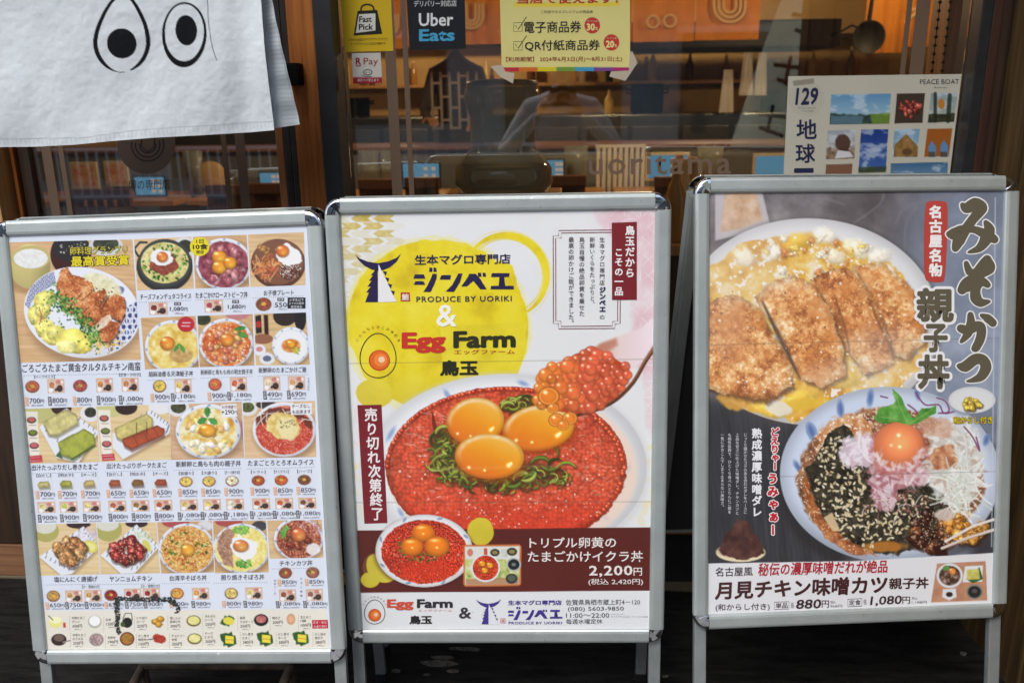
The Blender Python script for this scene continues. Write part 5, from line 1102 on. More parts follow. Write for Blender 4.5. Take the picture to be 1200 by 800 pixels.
dots(163, 354, 225, 351.5); dots(229, 351.2, 290, 349); dots(296, 348.6, 357, 346.4)
thumb(185, 361.5, 'tray', (120, 40, 36), 11, 9); thumb(250, 358.5, 'tray', (180, 70, 80), 11, 9); thumb(309, 356.5, 'bowl', (150, 70, 50), 18, 14)
for x, y, s in ((209, 361, '1,080'), (277, 358.5, '1,880'), (330, 356, '550')):
    G.rect(x - 5, y - 7, x + 3, y - 3.2, DK, .0003); G.text('定食', x - 4.2, y - 6.4, x + 2.2, y - 3.8, (225, 225, 230)); G.text(s, x - 10 if len(s) > 3 else x - 8, y - 1.5, x + 6, y + 4, (66, 62, 72), -.3, .004); G.text('円', x + 6.6, y - 1, x + 10.5, y + 3.4, (80, 76, 86)); G.text('(税込)', x - 4, y + 5, x + 6, y + 7.2, (110, 106, 116))
G.rect(337, 348.5, 358, 361.5, (40, 40, 48), .0003)
for k, s in enumerate(('小学生以下', 'までのお客様', '限定商品')): G.text(s, 339 + (k == 2) * 2, 350 + k * 4, 356 - (k == 2) * 2, 353 + k * 4, (224, 226, 230), -.3)
G.ell(234, 289, 11.5, 11, (222, 206, 40), .0004); G.text('1日', 230, 280.5, 238.5, 285, (60, 50, 30), 0, .01); G.text('10食', 226, 285.8, 243.5, 292.3, (40, 34, 24), 0, .02); G.text('限定', 230, 293.4, 239, 297.4, (60, 50, 30), 0, .01)
G.text('胡麻油香る天津飯子丼', 174, 435, 226, 441.5, NM, -1, .004); G.text('新鮮卵と鳥もも肉の明太親子丼', 235, 433, 296, 439.3, NM, -1, .002); G.text('新鮮卵のたまごかけご飯', 303, 430.5, 359, 437, NM, -1, .004)
dots(173, 445, 231, 443); dots(235, 442.6, 297, 440.4); dots(302, 440.2, 362, 438.2)
for x, y, k, c in ((187, 452.5, 'bowl', (230, 190, 80)), (214, 452, 'tray', (230, 190, 80)), (252, 450.5, 'bowl', (210, 90, 60)), (279, 450, 'tray', (210, 90, 60)), (318, 449, 'tray', (226, 200, 160)), (347, 448.5, 'tray', (216, 150, 100))): thumb(x, y, k, c, 10 if k == 'tray' else 15, 10 if k == 'tray' else 13)
for x, y, s, b in ((188, 466, '900', 0), (215, 465.5, '1,180', 1), (255, 464.5, '900', 0), (281, 464, '1,180', 1), (320, 463, '490', 1), (348, 462.5, '690', 1)): price(x, y, s, b, 9)
G.vtext('たまごかけ', 361.5, 442, 458, 3, (120, 120, 130))
for s, x0, x1, y in (('出汁たっぷりだし巻きたまご', 37, 114.5, 543.5), ('出汁たっぷりポークたまご', 125, 195, 541.5), ('新鮮卵と鳥もも肉の親子丼', 206, 282, 539.5), ('たまごとろとろオムライス', 290.5, 367.5, 538)): G.text(s, x0, y + .8, x1, y + 7.6, NM, -1.3, .005); dots(x0 - 2, y + 10.8, x1 + 2, y + 8.6)
cx = (52, 78, 105, 135, 162, 189, 219, 246, 273, 303.6, 330.6, 357.6)
lab = ('白だし', '明太子', 'チーズ') * 2 + ('並盛り', '大盛り', 'チーズ親子丼') + ('トマト', 'デミグラス', 'ハーフ')
ca = ((222, 206, 120), (190, 190, 70), (226, 196, 110), (190, 90, 60), (150, 100, 50), (190, 80, 50), (230, 190, 90), (230, 190, 90), (226, 220, 190), (170, 70, 40), (214, 90, 40), (120, 70, 50))
pa = ('700', '700', '700', '650', '650', '650', '850', '850', '900', '900', '850', '850'); pb = ('900', '900', '900', '800', '800', '800', '1,080', '1,080', '1,180', '1,280', '1,080', '1,080')
for i in range(12):
    yy = 557 - .018 * (cx[i] - 50) * .9; bra(cx[i] - 1, yy, lab[i], 17); xx = cx[i]; thumb(xx - 1, yy + 10, 'slab' if i < 6 else 'bowl', ca[i], 15, 11); price(xx + 1.5, yy + 22.8, pa[i], 0, 8.6); thumb(xx + 2, yy + 37, 'tray', ca[i], 10.5, 8); price(xx + 4, yy + 50.3, pb[i], 1, 8.4)
G.poly([(260, 474.5), (277, 473.8), (278, 487.5), (261, 488.2)], (232, 232, 236), .0004); G.text('お肉増盛り', 260, 474.8, 276.5, 478.8, (120, 70, 70), -.3, .0, .0008); G.text('+290', 259.5, 480, 274, 485.5, (50, 46, 50), -.3, .005); G.text('円', 274.6, 481, 277.8, 485, (80, 70, 70)); G.text('チーズなし', 342, 473.5, 363.5, 478, (50, 46, 50), -.4, .003); G.text('も出来ます', 342.5, 480, 364, 484.6, (50, 46, 50), -.4, .003)
for s, x0, x1, y in (('塩にんにく唐揚げ', 63, 114, 675), ('ヤンニョムチキン', 128, 178, 674.5), ('台湾辛そぼろ丼', 198.5, 242, 673.5), ('照り焼きそぼろ丼', 259, 309.5, 672.8), ('チキンカツ丼', 327.5, 366, 656.2)): G.text(s, x0, y + .3, x1, y + 6.8, NM, -.8, .006); dots(x0 - 9, y + 9.6, x1 + 5, y + 8.4)
bra(106, 687.2, '汁・漬物付き', 20); bra(176, 686.4, '汁・漬物付き', 21)
for x, y, k, c in ((62.5, 698, 'bowl', (200, 150, 70)), (86, 698, 'tray', (200, 150, 70)), (108.5, 697.5, 'tray', (200, 150, 70)), (130, 697, 'bowl', (150, 30, 30)), (155, 696, 'tray', (150, 30, 30)), (177, 695.5, 'tray', (150, 30, 30)), (207.5, 695, 'bowl', (226, 150, 60)), (234.5, 695, 'tray', (226, 150, 60)), (271, 695, 'bowl', (226, 200, 110)), (297, 694.5, 'tray', (226, 200, 110)), (334.5, 671, 'bowl', (150, 70, 50)), (366.5, 670.5, 'bowl', (150, 90, 70)), (336.5, 697, 'tray', (150, 70, 50)), (368, 696.5, 'tray', (150, 90, 70))): thumb(x, y, k, c, 10 if k == 'tray' else 15, 8.5 if k == 'tray' else 12)
for x, y, s, b in ((65, 709.5, '650', 0), (88, 709.3, '750', 1), (111, 709, '900', 1), (134, 708.7, '650', 0), (158, 708.5, '750', 1), (180, 708.3, '900', 1), (210, 708, '800', 0), (236, 707.8, '980', 1), (272, 707.6, '800', 0), (297, 707.5, '980', 1), (337, 682.5, '850', 0), (369, 682, '850', 0), (338, 708, '1,080', 1), (370, 707.8, '1,080', 1)): price(x, y, s, b, 7.4)
G.vtext('甘辛ソース', 322, 678, 697, 3, (110, 110, 120)); G.vtext('たまご味噌', 353, 675, 700, 3, (110, 110, 120))
# toppings text
TT = ((84, 722, ('半熟たまご', 'プリン'), '350'), (124, 724, ('白米',), '150'), (160, 722, ('とり出汁', 'スープ'), '250'), (199, 722, ('塩こんぶ', '香味だれ'), '200'), (240, 720, ('タルタル', 'ソース'), '250'), (281, 722, ('高菜', 'マヨネーズ'), '250'), (319, 722, ('明太子',), '200'), (352, 721, ('生たまご', '1個'), '100'),
      (85, 742, ('半熟たまご', 'カラメル'), '350'), (126, 745, ('五穀米',), '190'), (162, 743, ('だし巻き', '梅昆布'), '150'), (201, 743, ('チョリソー', '辛味'), '350'), (240, 740, ('チーズ', 'とろろ'), '200'), (284, 741, ('だし巻き', 'たまご'), '380'), (326, 741, ('だし巻き', 'チーズ'), '380'), (369, 741, ('だし巻き', '明太子'), '380'))
for x, y, ls, pr in TT:
    for k in range(9): G.rect(x - 2.6, y - 1 + k * 2, x - 2.1, y + k * 2, (150, 146, 140), .0004)
    for k, s in enumerate(ls): G.text(s, x, y + k * 4.4, x + 3.1 * len(s), y + k * 4.4 + 3.2, (92, 84, 84), -.2)
    yy = y + len(ls) * 4.4 + .3; G.text(pr + '円', x + .5, yy, x + 12, yy + 4, (84, 78, 80), -.2, .0); G.text('(税込)', x + 3, yy + 5, x + 11, yy + 6.6, (130, 124, 124))
G.rect(365.5, 726, 384, 736, (190, 40, 56), .0004, -.3, .6); G.text('定食・単品', 367, 727.3, 382.5, 730.4, (240, 210, 214), -.2); G.text('大盛り無料', 367.5, 732, 383, 735, (240, 210, 214), -.2)
# rough black tape mark over the lower left
def smear(pts, wd_, n, seed):
    rg = random.Random(seed); L2 = []; R2 = []
    for i in range(n + 1):
        t = i / n * (len(pts) - 1); k = min(int(t), len(pts) - 2); f = t - k; a_ = np.array(pts[k]); b_ = np.array(pts[k + 1]); p = a_ * (1 - f) + b_ * f; d = (b_ - a_) / np.linalg.norm(b_ - a_); nn = np.array([-d[1], d[0]])
        L2.append(p + nn * wd_ * .5 * rg.uniform(.45, 1.35)); R2.append(p - nn * wd_ * .5 * rg.uniform(.45, 1.35))
    m = len(L2); return L2 + R2, [t for i in range(m - 1) for t in ((i, i + 1, m + i + 1), (i, m + i + 1, m + i))]
K = Layer(pos)
rgk = random.Random(8); Pk = []; Tk = []
for pts, w_, n in (([(136, 701), (150, 701.5), (186, 702), (200, 702)], 4.6, 330), ([(200, 702), (204, 707)], 5.5, 60), ([(203, 705), (210, 712), (206, 717)], 3.6, 46), ([(137, 702), (137, 718)], 5.2, 120), ([(138, 720), (136.5, 733), (139, 741)], 4.6, 110)):
    L_ = np.cumsum([0] + [np.hypot(b_[0] - a_[0], b_[1] - a_[1]) for a_, b_ in zip(pts, pts[1:])])
    for _ in range(n):
        t = rgk.random() * L_[-1]; x = np.interp(t, L_, [p[0] for p in pts]) + rgk.uniform(-.5, .5) * w_; y = np.interp(t, L_, [p[1] for p in pts]) + rgk.uniform(-.5, .5) * w_; m = len(Pk); r = rgk.uniform(.4, 1.5)
        for k in range(5): a_ = k * 1.257 + rgk.uniform(-.4, .4); q_ = r * rgk.uniform(.5, 1.2); Pk.append((x + q_ * math.cos(a_), y + q_ * math.sin(a_)))
        K.add(Pk[m:], [(0, 1, 2), (0, 2, 3), (0, 3, 4)], rgk.choice(((34, 36, 34), (48, 50, 48), (66, 70, 68))), .0012 + .0000012 * (_ % 60))
K.make('black_tape_mark', BL.root)['kind'] = 'stuff'
G.make('lettering', posterL)
# ------------------------------------------------------------------ middle board: roe and egg-yolk poster
def thin(pts, n=3):      # Catmull-Rom smoothing of a polyline
    p = [np.array(q, float) for q in pts]; out = []
    for i in range(len(p) - 1):
        a_, b_, c_, d_ = p[max(i - 1, 0)], p[i], p[i + 1], p[min(i + 2, len(p) - 1)]
        for k in range(n): t = k / n; out.append(.5 * ((2 * b_) + (c_ - a_) * t + (2 * a_ - 5 * b_ + 4 * c_ - d_) * t * t + (3 * b_ - a_ - 3 * c_ + d_) * t ** 3))
    out.append(p[-1]); return out
PM = Pic(BM.in_rect(), .82); posM = BM.pt
PAPER = c3(228, 229, 230)
def paintM(P):
    P.all(lambda X, Y: PAPER * (1 + .03 * (fbm(X, Y, 60, 2, 3) - .5))[..., None])
    GOLD = lambda X, Y, *_: ramp(fbm(X, Y, 5, 4, 4), [c3(226, 212, 160), c3(204, 180, 96), c3(186, 158, 66)])
    # gold arrow-feather bands, upper left
    def yag(y0, rows, cols, al=1.):
        for r in range(rows):
            y = y0 + r * 8.9
            for k in range(cols):
                x = 398 + k * 26 + (0 if r % 2 else -13); s = 1 if r % 2 else -1
                P.poly([(x, y), (x + 20, y), (x + 26, y + 4.2), (x + 20, y + 8.2), (x, y + 8.2), (x + 6, y + 4.2)] if s > 0 else [(x + 6, y), (x + 26, y), (x + 20, y + 4.2), (x + 26, y + 8.2), (x + 6, y + 8.2), (x, y + 4.2)], GOLD, .8, al * (.95 if (r + k) % 3 else .25) * (1 if x < 448 else .4) * max(.12, 1 - r / 14))
    yag(252, 12, 3); P.poly([(397, 252), (401, 252), (404, 470), (400, 470)], c3(238, 234, 214), 2, .5)
    # pink hemp-leaf pattern at the right edge and lower right
    def pink(X, Y, *_):
        u = X / 19; v = Y / 19; r = np.hypot((u % 1) - .5, (v % 1) - .5); an = np.arctan2((v % 1) - .5, (u % 1) - .5); l = np.abs(np.sin(an * 4)); m = sm(.0, .16, l); n = fbm(X, Y, 22, 6, 3)
        base = ramp(n, [c3(236, 226, 228), c3(228, 196, 204), c3(222, 176, 188)]); return base * (m * .9 + .1)[..., None] + c3(244, 238, 238) * (1 - (m * .9 + .1))[..., None]
    P.poly([(700, 245), (770, 245), (768, 440), (748, 430), (738, 400), (742, 360), (750, 330), (738, 300), (716, 280), (700, 262)], pink, 10, .9, 6, 14, 3)
    P.poly([(752, 420), (768, 430), (766, 520), (758, 500)], pink, 6, .55, 3)
    for k in range(26):   # faint gold flecks low right and low left
        P.ell(RG.uniform(735, 766), RG.uniform(520, 612), RG.uniform(3, 9), RG.uniform(1.5, 4), c3(232, 222, 176), RG.uniform(0, 180), 2, .5, .3)
        P.ell(RG.uniform(402, 424), RG.uniform(470, 612), RG.uniform(3, 8), RG.uniform(1.5, 6), RG.choice([c3(236, 226, 190), c3(232, 216, 214)]), RG.uniform(0, 180), 2, .5, .3)
    # watercolour discs
    def yel(seed, lo=(206, 178, 30), hi=(232, 212, 40)):
        def f(X, Y, u, v, d):
            n = fbm(X, Y, 30, seed, 5); c = ramp(n * 1.5 - .25, [c3(*lo), c3(*hi), c3(238, 222, 70)]); low = sm(425, 470, Y); c = c * (1 - .5 * low[..., None]) + c3(206, 184, 52) * .5 * low[..., None]; return c
        return f
    P.ell(512, 384, 109, 106, c3(236, 226, 120), 0, 4, .45, .05, 30, 4)
    P.ell(513, 382, 106, 101, yel(3), 10, 1.6, 1, .035, 26, 9)
    P.poly([(560, 300), (600, 310), (612, 350), (618, 380), (616, 410), (605, 442), (560, 450)], yel(3), 1.5, 1, 2)
    P.poly([(516, 384), (617, 376), (614, 418), (605, 443), (520, 450)], yel(5, (214, 192, 40), (230, 212, 50)), 1.5, 1)
    for r, w_, al in ((48.5, 9, 1.), (44, 2, .6), (54, 1.5, .4)):
        pts = [(592 + r * math.cos(math.radians(a_)) * 1.0, 324 + r * math.sin(math.radians(a_))) for a_ in range(-142, 62, 6)]; P.line(pts, w_, yel(7), 1.5, al, r > 48)
    P.line([(407, 400), (410, 352), (424, 318), (446, 296)], 1.2, c3(232, 224, 130), 1, .8); P.line([(470, 282), (510, 276), (545, 288)], 1, c3(232, 224, 130), 1, .7); P.line([(404, 380), (412, 340), (430, 310)], .8, c3(232, 224, 130), 1, .7)
    P.ell(439, 461, 22, 17, yel(5, (210, 192, 60), (226, 210, 70)), 10, 1.2, 1, .12, 18, 4)
    # big bowl
    cx, cy = 594, 548
    P.ell(cx, cy + 3, 168, 115, c3(206, 206, 208), 0, 8, .5)
    P.ell(cx, cy, 164, 110, lambda X, Y, u, v, d: np.clip(c3(236, 237, 240) * (1.0 - .10 * sm(.86, 1, d) - .05 * sm(0, 1, u))[..., None], 0, 1), 0, 1.2)
    for x, y, r, a_ in ((458, 508, 11, 120), (524, 462, 8, 60), (613, 449, 8, 20), (700, 478, 9, -40), (737, 548, 8, -80), (708, 605, 9, 30), (470, 600, 7, 60)): P.ell(x, y, r, 3.5, c3(176, 192, 222), a_, 2.5, .75); P.ell(x, y, r * .6, 2, c3(110, 136, 190), a_, 2, .5)
    P.ell(cx + 6, cy + 4, 147, 98, c3(240, 214, 196), 0, 4, .8)
    roe0 = t_roe(4.7, 4, ((204, 72, 46), (214, 84, 54), (224, 104, 72)), .3)
    def roe(X, Y):
        c = roe0(X, Y); return c * .36 + c3(214, 84, 54) * (.46 + .36 * fbm(X, Y, 7, 77, 5))[..., None]
    def roeb(X, Y, u, v, d):
        c = roe(X, Y); low = sm(560, 625, Y); far = sm(492, 455, Y); n = fbm(X, Y, 16, 8, 4); c = c * (1 - .0 * low[..., None]); c = c * (1 - low[..., None] * .5) + c3(220, 50, 28) * (low * .5)[..., None]
        g = sm(.60, .74, fbm(X * .6, Y * 1.6, 5, 9, 4)) * sm(.35, .7, n) * (1 - low) * .45; c = c + (c3(240, 190, 176) - c) * g[..., None]
        return np.clip(c * (1.0 - .25 * sm(.9, 1, d))[..., None], 0, 1)
    P.ell(cx - 1, cy, 141, 95, roeb, 0, 1, 1, .02, 6, 2)
    for k in range(95):   # individual eggs round the rim
        a_ = math.radians(180 + 180 * k / 94 * 1.0 + RG.uniform(-1, 1)); x, y = cx - 1 + 139 * math.cos(a_), cy + 92.5 * math.sin(a_); P.blob(x, y, 3.1, 2.9, c3(*RG.choice(((214, 72, 40), (226, 92, 54), (200, 56, 30)))), 0, .5, .05, k, .5, .05)
    for k in range(36):
        a_ = math.radians(RG.uniform(-40, 40)); x, y = cx - 1 + 137 * math.cos(a_), cy + 90 * math.sin(a_); P.blob(x, y, 3.4, 3.1, c3(214, 80, 44), 0, .45, .05, k, .5, .05)
    P.speck(150, in_ell(cx, cy - 8, 130, 78), (.5, 1.2), [c3(250, 226, 214), c3(246, 206, 190)], 7, 1.2); P.speck(70, in_ell(cx, 595, 110, 24), (.5, 1.1), [c3(250, 210, 200)], 8)
    for k in range(26): x, y = in_ell(505, 525, 34, 44)(RG); P.line([(x, y), (x + RG.uniform(3, 8), y + RG.uniform(-2, 2)), (x + RG.uniform(8, 13), y + RG.uniform(-3, 3))], 1., c3(244, 200, 186), 1, .55)
    for k in range(30): x, y = in_ell(690, 540, 26, 44)(RG); P.line([(x, y), (x + RG.uniform(2, 6), y + RG.uniform(-3, 3))], 1., c3(244, 210, 170), 1, .5)
    P.poly([(506, 480), (509, 488), (512, 500), (508, 504), (506, 496)], c3(96, 34, 24), 1.2, .8)
    # leafy strips around the yolks
    def curl(x, y, r, a0, a1, w_, col):
        pts = [(x + r * math.cos(math.radians(t)), y + r * .85 * math.sin(math.radians(t))) for t in np.linspace(a0, a1, 12)]; c = c3(*col); P.line([(p[0] + .8, p[1] + 1.6) for p in pts], w_ + 1, c3(90, 40, 20), 1.5, .5); w_ *= 1.1; P.line(pts, w_, c * .72, .8, 1, True); P.line([(p[0] - .5, p[1] - .5) for p in pts], w_ * .5, np.clip(c * 1.2, 0, 1), .8, .9, True)
    P.ell(590, 555, 72, 17, c3(70, 46, 22), 0, 6, .6); P.ell(520, 530, 16, 34, c3(80, 50, 24), -10, 6, .5)
    gl = ((98, 118, 40), (134, 152, 52), (74, 92, 34), (52, 70, 28), (160, 172, 76))
    for k in range(150):
        x, y = RG.choice((in_ell(592, 561, 72, 13), in_ell(520, 530, 15, 34), in_ell(606, 474, 16, 5)))(RG); curl(x, y, RG.uniform(3, 8), RG.uniform(0, 360), RG.uniform(400, 560), RG.uniform(1.2, 3), gl[k % 5])
    for x, y, r, a0, a1, w_ in ((513, 515, 9, 60, 300, 3), (517, 543, 9, 0, 350, 2.2), (521, 508, 10, 180, 330, 4), (528, 526, 9, 90, 260, 5), (536, 560, 9, 150, 380, 6), (522, 528, 7, 200, 420, 4), (549, 566, 10, 160, 300, 4), (563, 570, 9, 200, 380, 4), (556, 572, 6, 90, 300, 3), (580, 566, 12, 300, 420, 5), (590, 570, 9, 190, 330, 4), (600, 560, 12, 20, 120, 5), (612, 562, 10, 180, 330, 6), (624, 566, 12, 200, 330, 4), (616, 553, 12, 0, 110, 5), (634, 546, 12, 200, 330, 5), (645, 540, 12, 40, 150, 4), (652, 546, 10, 180, 300, 3.5), (664, 552, 12, 200, 330, 3.2), (640, 530, 14, 280, 380, 4), (596, 478, 8, 180, 330, 4), (602, 474, 7, 0, 150, 3), (612, 472, 8, 180, 340, 3), (618, 470, 8, 200, 330, 2.4), (540, 548, 8, 200, 330, 4)): curl(x, y, r, a0, a1, w_, gl[int(x + y) % 5])
    for k in range(60):
        x, y = RG.choice((in_ell(592, 560, 70, 12), in_ell(522, 530, 12, 30)))(RG); P.line([(x, y), (x + RG.uniform(-6, 6), y + RG.uniform(-4, 6))], RG.uniform(1.2, 2.6), c3(*RG.choice(gl)), .8, .9)
    # yolks
    def bigyolk(x, y, rx, ry, rot, s):
        P.ell(x + 2, y + ry * .3, rx * 1.04, ry * .9, c3(150, 62, 14), rot, 7, .6)
        def f(X, Y, u, v, d):
            a_ = math.radians(rot); ux = u * math.cos(a_) - v * math.sin(a_); uy = u * math.sin(a_) + v * math.cos(a_)
            c = ramp(np.clip(.5 + .35 * ux - .55 * uy + .15 * (fbm(X, Y, 14, s, 3) - .5), 0, 1), [c3(230, 122, 34), c3(238, 142, 30), c3(242, 162, 38), c3(244, 182, 70)])
            c = c * (1 - .16 * sm(.82, 1, d))[..., None]; edge = np.exp(-((d - .88) ** 2) / .007) * sm(.1, -.8, uy + .35 * ux) * (.55 + .6 * (fbm(X, Y, 7, s + 2, 2) - .3)); c = c + (c3(250, 236, 214) - c) * np.clip(edge * .95, 0, 1)[..., None]
            g = sum(np.exp(-((ux - a1) ** 2 + ((uy - b1) * ry / rx) ** 2) / r1) for a1, b1, r1 in ((.55, .38, .003), (.62, .30, .0015), (-.6, .5, .0015), (-.15, .62, .001))); return np.clip(c + np.clip(g, 0, 1)[..., None] * .75, 0, 1)
        P.ell(x, y, rx, ry, f, rot, 1.1, 1, .012, 20, s)
    bigyolk(557, 493.5, 34, 27.5, -8, 3); bigyolk(631, 501, 42, 26.5, -8, 5); bigyolk(573.5, 534.5, 40.5, 26.5, 3, 8)
    # wooden spoon heaped with roe
    P.poly([(688, 414), (706, 402), (730, 392), (752, 384), (764, 372), (768, 380), (768, 398), (752, 424), (738, 436)], lambda X, Y, *_: ramp(np.clip((X - 690) / 70, 0, 1), [c3(198, 142, 120), c3(232, 208, 206), c3(240, 224, 230)]), 4, .95)
    P.poly([(688, 414), (704, 402), (722, 396), (724, 404), (706, 416), (694, 420)], c3(186, 112, 84), 6, .7)
    P.line(thin([(672, 487), (700, 479), (722, 468), (742, 448), (756, 424), (769, 404)]), 5, lambda X, Y, d, *_: ramp(np.clip((X - 670) / 95, 0, 1), [c3(80, 44, 32), c3(126, 76, 50), c3(150, 98, 66)]), 1.2)
    P.line(thin([(690, 485), (716, 473), (742, 449), (757, 424), (769, 408)]), 1.6, c3(40, 24, 20), 1, .8)
    hp = [(627, 470), (630, 448), (640, 430), (660, 424), (676, 414), (690, 412), (706, 415), (720, 420), (734, 428), (739, 437), (733, 452), (722, 466), (700, 477), (676, 485), (656, 482), (640, 478)]
    P.poly(hp, c3(190, 66, 30), 2)
    poly = np.array(hp, float)
    def inside(x, y):
        r = False
        for i in range(len(poly)):
            a_, b_ = poly[i], poly[(i + 1) % len(poly)]
            if (a_[1] > y) != (b_[1] > y) and x < a_[0] + (y - a_[1]) / (b_[1] - a_[1]) * (b_[0] - a_[0]): r = not r
        return r
    cand = []
    for j in range(30):
        for i in range(40):
            x = 622 + i * 9.4 + (j % 2) * 4.7 + RG.uniform(-2.4, 2.4); y = 408 + j * 7.6 + RG.uniform(-2.2, 2.2)
            if inside(x, y): cand.append((x, y))
    cand.sort(key=lambda p: RG.random() * 30 + (p[0] < 660) * 10)
    for k, (x, y) in enumerate(cand):
        r = RG.uniform(6.0, 9.2) if x < 700 else RG.uniform(5.2, 7.2); warm = np.clip((690 - x) / 60, 0, 1); c = c3(218, 92, 62) * (1 - warm) + c3(234, 134, 50) * warm; c = c * RG.uniform(.86, 1.08)
        def f(X, Y, u, v, d, c=c):
            cc = c * (1.06 - .26 * d ** 3 - .10 * v)[..., None]; inner = np.exp(-((u - .2) ** 2 + (v - .35) ** 2) / .18) * .35; cc = cc + (c3(246, 170, 80) - cc) * inner[..., None]; g = np.exp(-((u + .35) ** 2 + (v + .42) ** 2) / .035) * .75; return np.clip(cc + g[..., None] * c3(255, 240, 225), 0, 1)
        P.ell(x, y, r, r * .95, f, 0, 1.4, .86)
    for x, y, r in ((643, 464, 13), (652, 492, 9.5), (668, 490, 9), (660, 498, 7), (648, 478, 7)):
        P.ell(x, y, r, r * .85, lambda X, Y, u, v, d: np.clip(c3(226, 128, 44) * (1.08 - .4 * d ** 3)[..., None] + (np.exp(-((u + .3) ** 2 + (v + .4) ** 2) / .03) * .8)[..., None] + (np.exp(-((d - .8) ** 2) / .006) * .25)[..., None] * c3(255, 220, 150), 0, 1), 0, .9, .93)
    # brown band, small bowl and tray
    P.poly([(380, 621.5), (800, 617), (800, 691.5), (380, 694.5)], lambda X, Y, *_: c3(92, 34, 28) * (1 + .08 * (fbm(X, Y, 30, 5, 2) - .5))[..., None], .8)
    y2 = yel(12, (200, 186, 50), (222, 208, 62)); P.ell(563, 622.5, 15.5, 16, y2, 0, 1, 1, .06, 10, 3); P.ell(448, 665, 20, 16, y2, 30, 1, 1, .05, 10, 3); P.ell(434, 679, 11, 9, y2, 0, 1, 1, .06, 10, 5); P.ell(446, 664, 21, 18, c3(200, 190, 90), 0, 1, .25, .05)
    P.ell(497, 647, 59, 43, c3(60, 24, 22), 0, 6, .5); P.ell(497, 645, 57, 42.5, lambda X, Y, u, v, d: c3(232, 232, 234) * (1 - .10 * sm(.9, 1, d))[..., None])
    for a_ in range(20, 380, 45): P.ell(497 + 54 * math.cos(math.radians(a_)), 645 + 40 * math.sin(math.radians(a_)), 3.4, 1.4, c3(120, 136, 176), a_ + 60, 1, .8)
    P.ell(497, 646, 50, 37.5, t_roe(2.3, 8, ((196, 46, 26), (214, 60, 34), (226, 84, 56)), .35), 0, 1, 1, .03, 3, 4); P.ell(500, 668, 34, 12, c3(224, 60, 30), 0, 6, .5)
    P.speck(60, in_ell(497, 645, 46, 34), (.4, .8), [c3(246, 206, 190)], 9)
    greens(P, in_ell(497, 642, 32, 16), 120, 12, (1.2, 2.6), ((96, 96, 30), (120, 116, 40), (70, 74, 26), (150, 130, 50)))
    for x, y, rx, ry in ((496, 624, 13.5, 10.5), (483, 640.5, 13, 10.5), (512, 640, 14.5, 12)): bigyolk(x, y, rx, ry, 0, int(x)) if 0 else P.ell(x, y, rx, ry, lambda X, Y, u, v, d: np.clip(c3(236, 128, 28) * (1.06 - .3 * d ** 3 - .08 * v)[..., None] + (np.exp(-((u + .2) ** 2 / .12 + (v + .6) ** 2 / .02)) * .4 + np.exp(-((u) ** 2 + (v - .1) ** 2) / .008) * .6)[..., None], 0, 1), 0, .9)
    P.poly([(543, 640), (545, 638), (609, 637.5), (611, 640), (610.5, 684), (608, 686), (545, 687), (543, 684)], c3(206, 118, 60), .8); P.poly([(545, 640), (609, 639.5), (608.5, 684), (545, 685)], c3(222, 222, 214), .8)
    P.poly([(545, 655), (609, 655), (608, 678), (545, 679)], t_food(((120, 150, 60), (190, 200, 110), (226, 226, 190)), 5, 7), 2, .9); P.poly([(546, 678), (608, 676), (608, 684), (546, 685)], c3(170, 110, 70), 2, .7)
    P.ell(569, 665, 17, 16.5, c3(230, 230, 232)); P.ell(569, 665, 15, 14.5, t_roe(1.8, 4, ((206, 50, 26), (222, 70, 36), (230, 90, 50)), .2)); yolk(P, 565, 660, 4, 3.6, (236, 140, 30)); yolk(P, 574, 662, 4, 3.6, (236, 140, 30)); yolk(P, 568, 668, 4, 3.6, (236, 140, 30))
    for x, y, r in ((580, 647, 5.5), (600, 646, 6)): P.ell(x, y, r, r * .8, c3(54, 56, 40)); P.ell(x, y, r * .6, r * .4, c3(150, 130, 80))
    P.ell(602, 661, 8.5, 8, c3(186, 190, 186)); P.ell(602, 661, 6.8, 6.3, c3(34, 36, 38)); P.ell(602, 661, 2.5, 2, c3(120, 130, 130)); P.ell(599.5, 677.5, 6.8, 6, c3(50, 54, 50)); P.ell(599.5, 677, 4.6, 3.8, c3(90, 96, 86)); P.ell(551, 647, 3.4, 4.5, c3(206, 130, 110)); P.poly([(567, 642), (571, 642), (571, 650), (567, 650)], c3(200, 80, 60))
    for k in range(5): P.line([(588 + k * 1.5, 643), (588 + k * 1.5, 652)], .5, c3(120, 120, 120), .6, .6)
    P.poly([(380, 694.5), (800, 691.5), (800, 770), (380, 770)], c3(228, 230, 232), .8)
    # creases of the sheet
    for y0, y1 in ((426, 420.5), (588.5, 587.5)): P.line([(398, y0), (770, y1)], .9, c3(120, 110, 90), .9, .45)
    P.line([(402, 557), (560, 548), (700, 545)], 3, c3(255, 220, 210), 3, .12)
    P.poly([(398, 739.2), (766, 737), (766, 742), (398, 744)], c3(226, 214, 150), 1.2, .6)
paintM(PM); posterM = PM.make('roe_poster', posM, 0, M['print'], BM.root)
G = Layer(posM)
NV = (42, 34, 74); VI = (66, 52, 140); RED = (122, 30, 40); CH = (36, 34, 32)
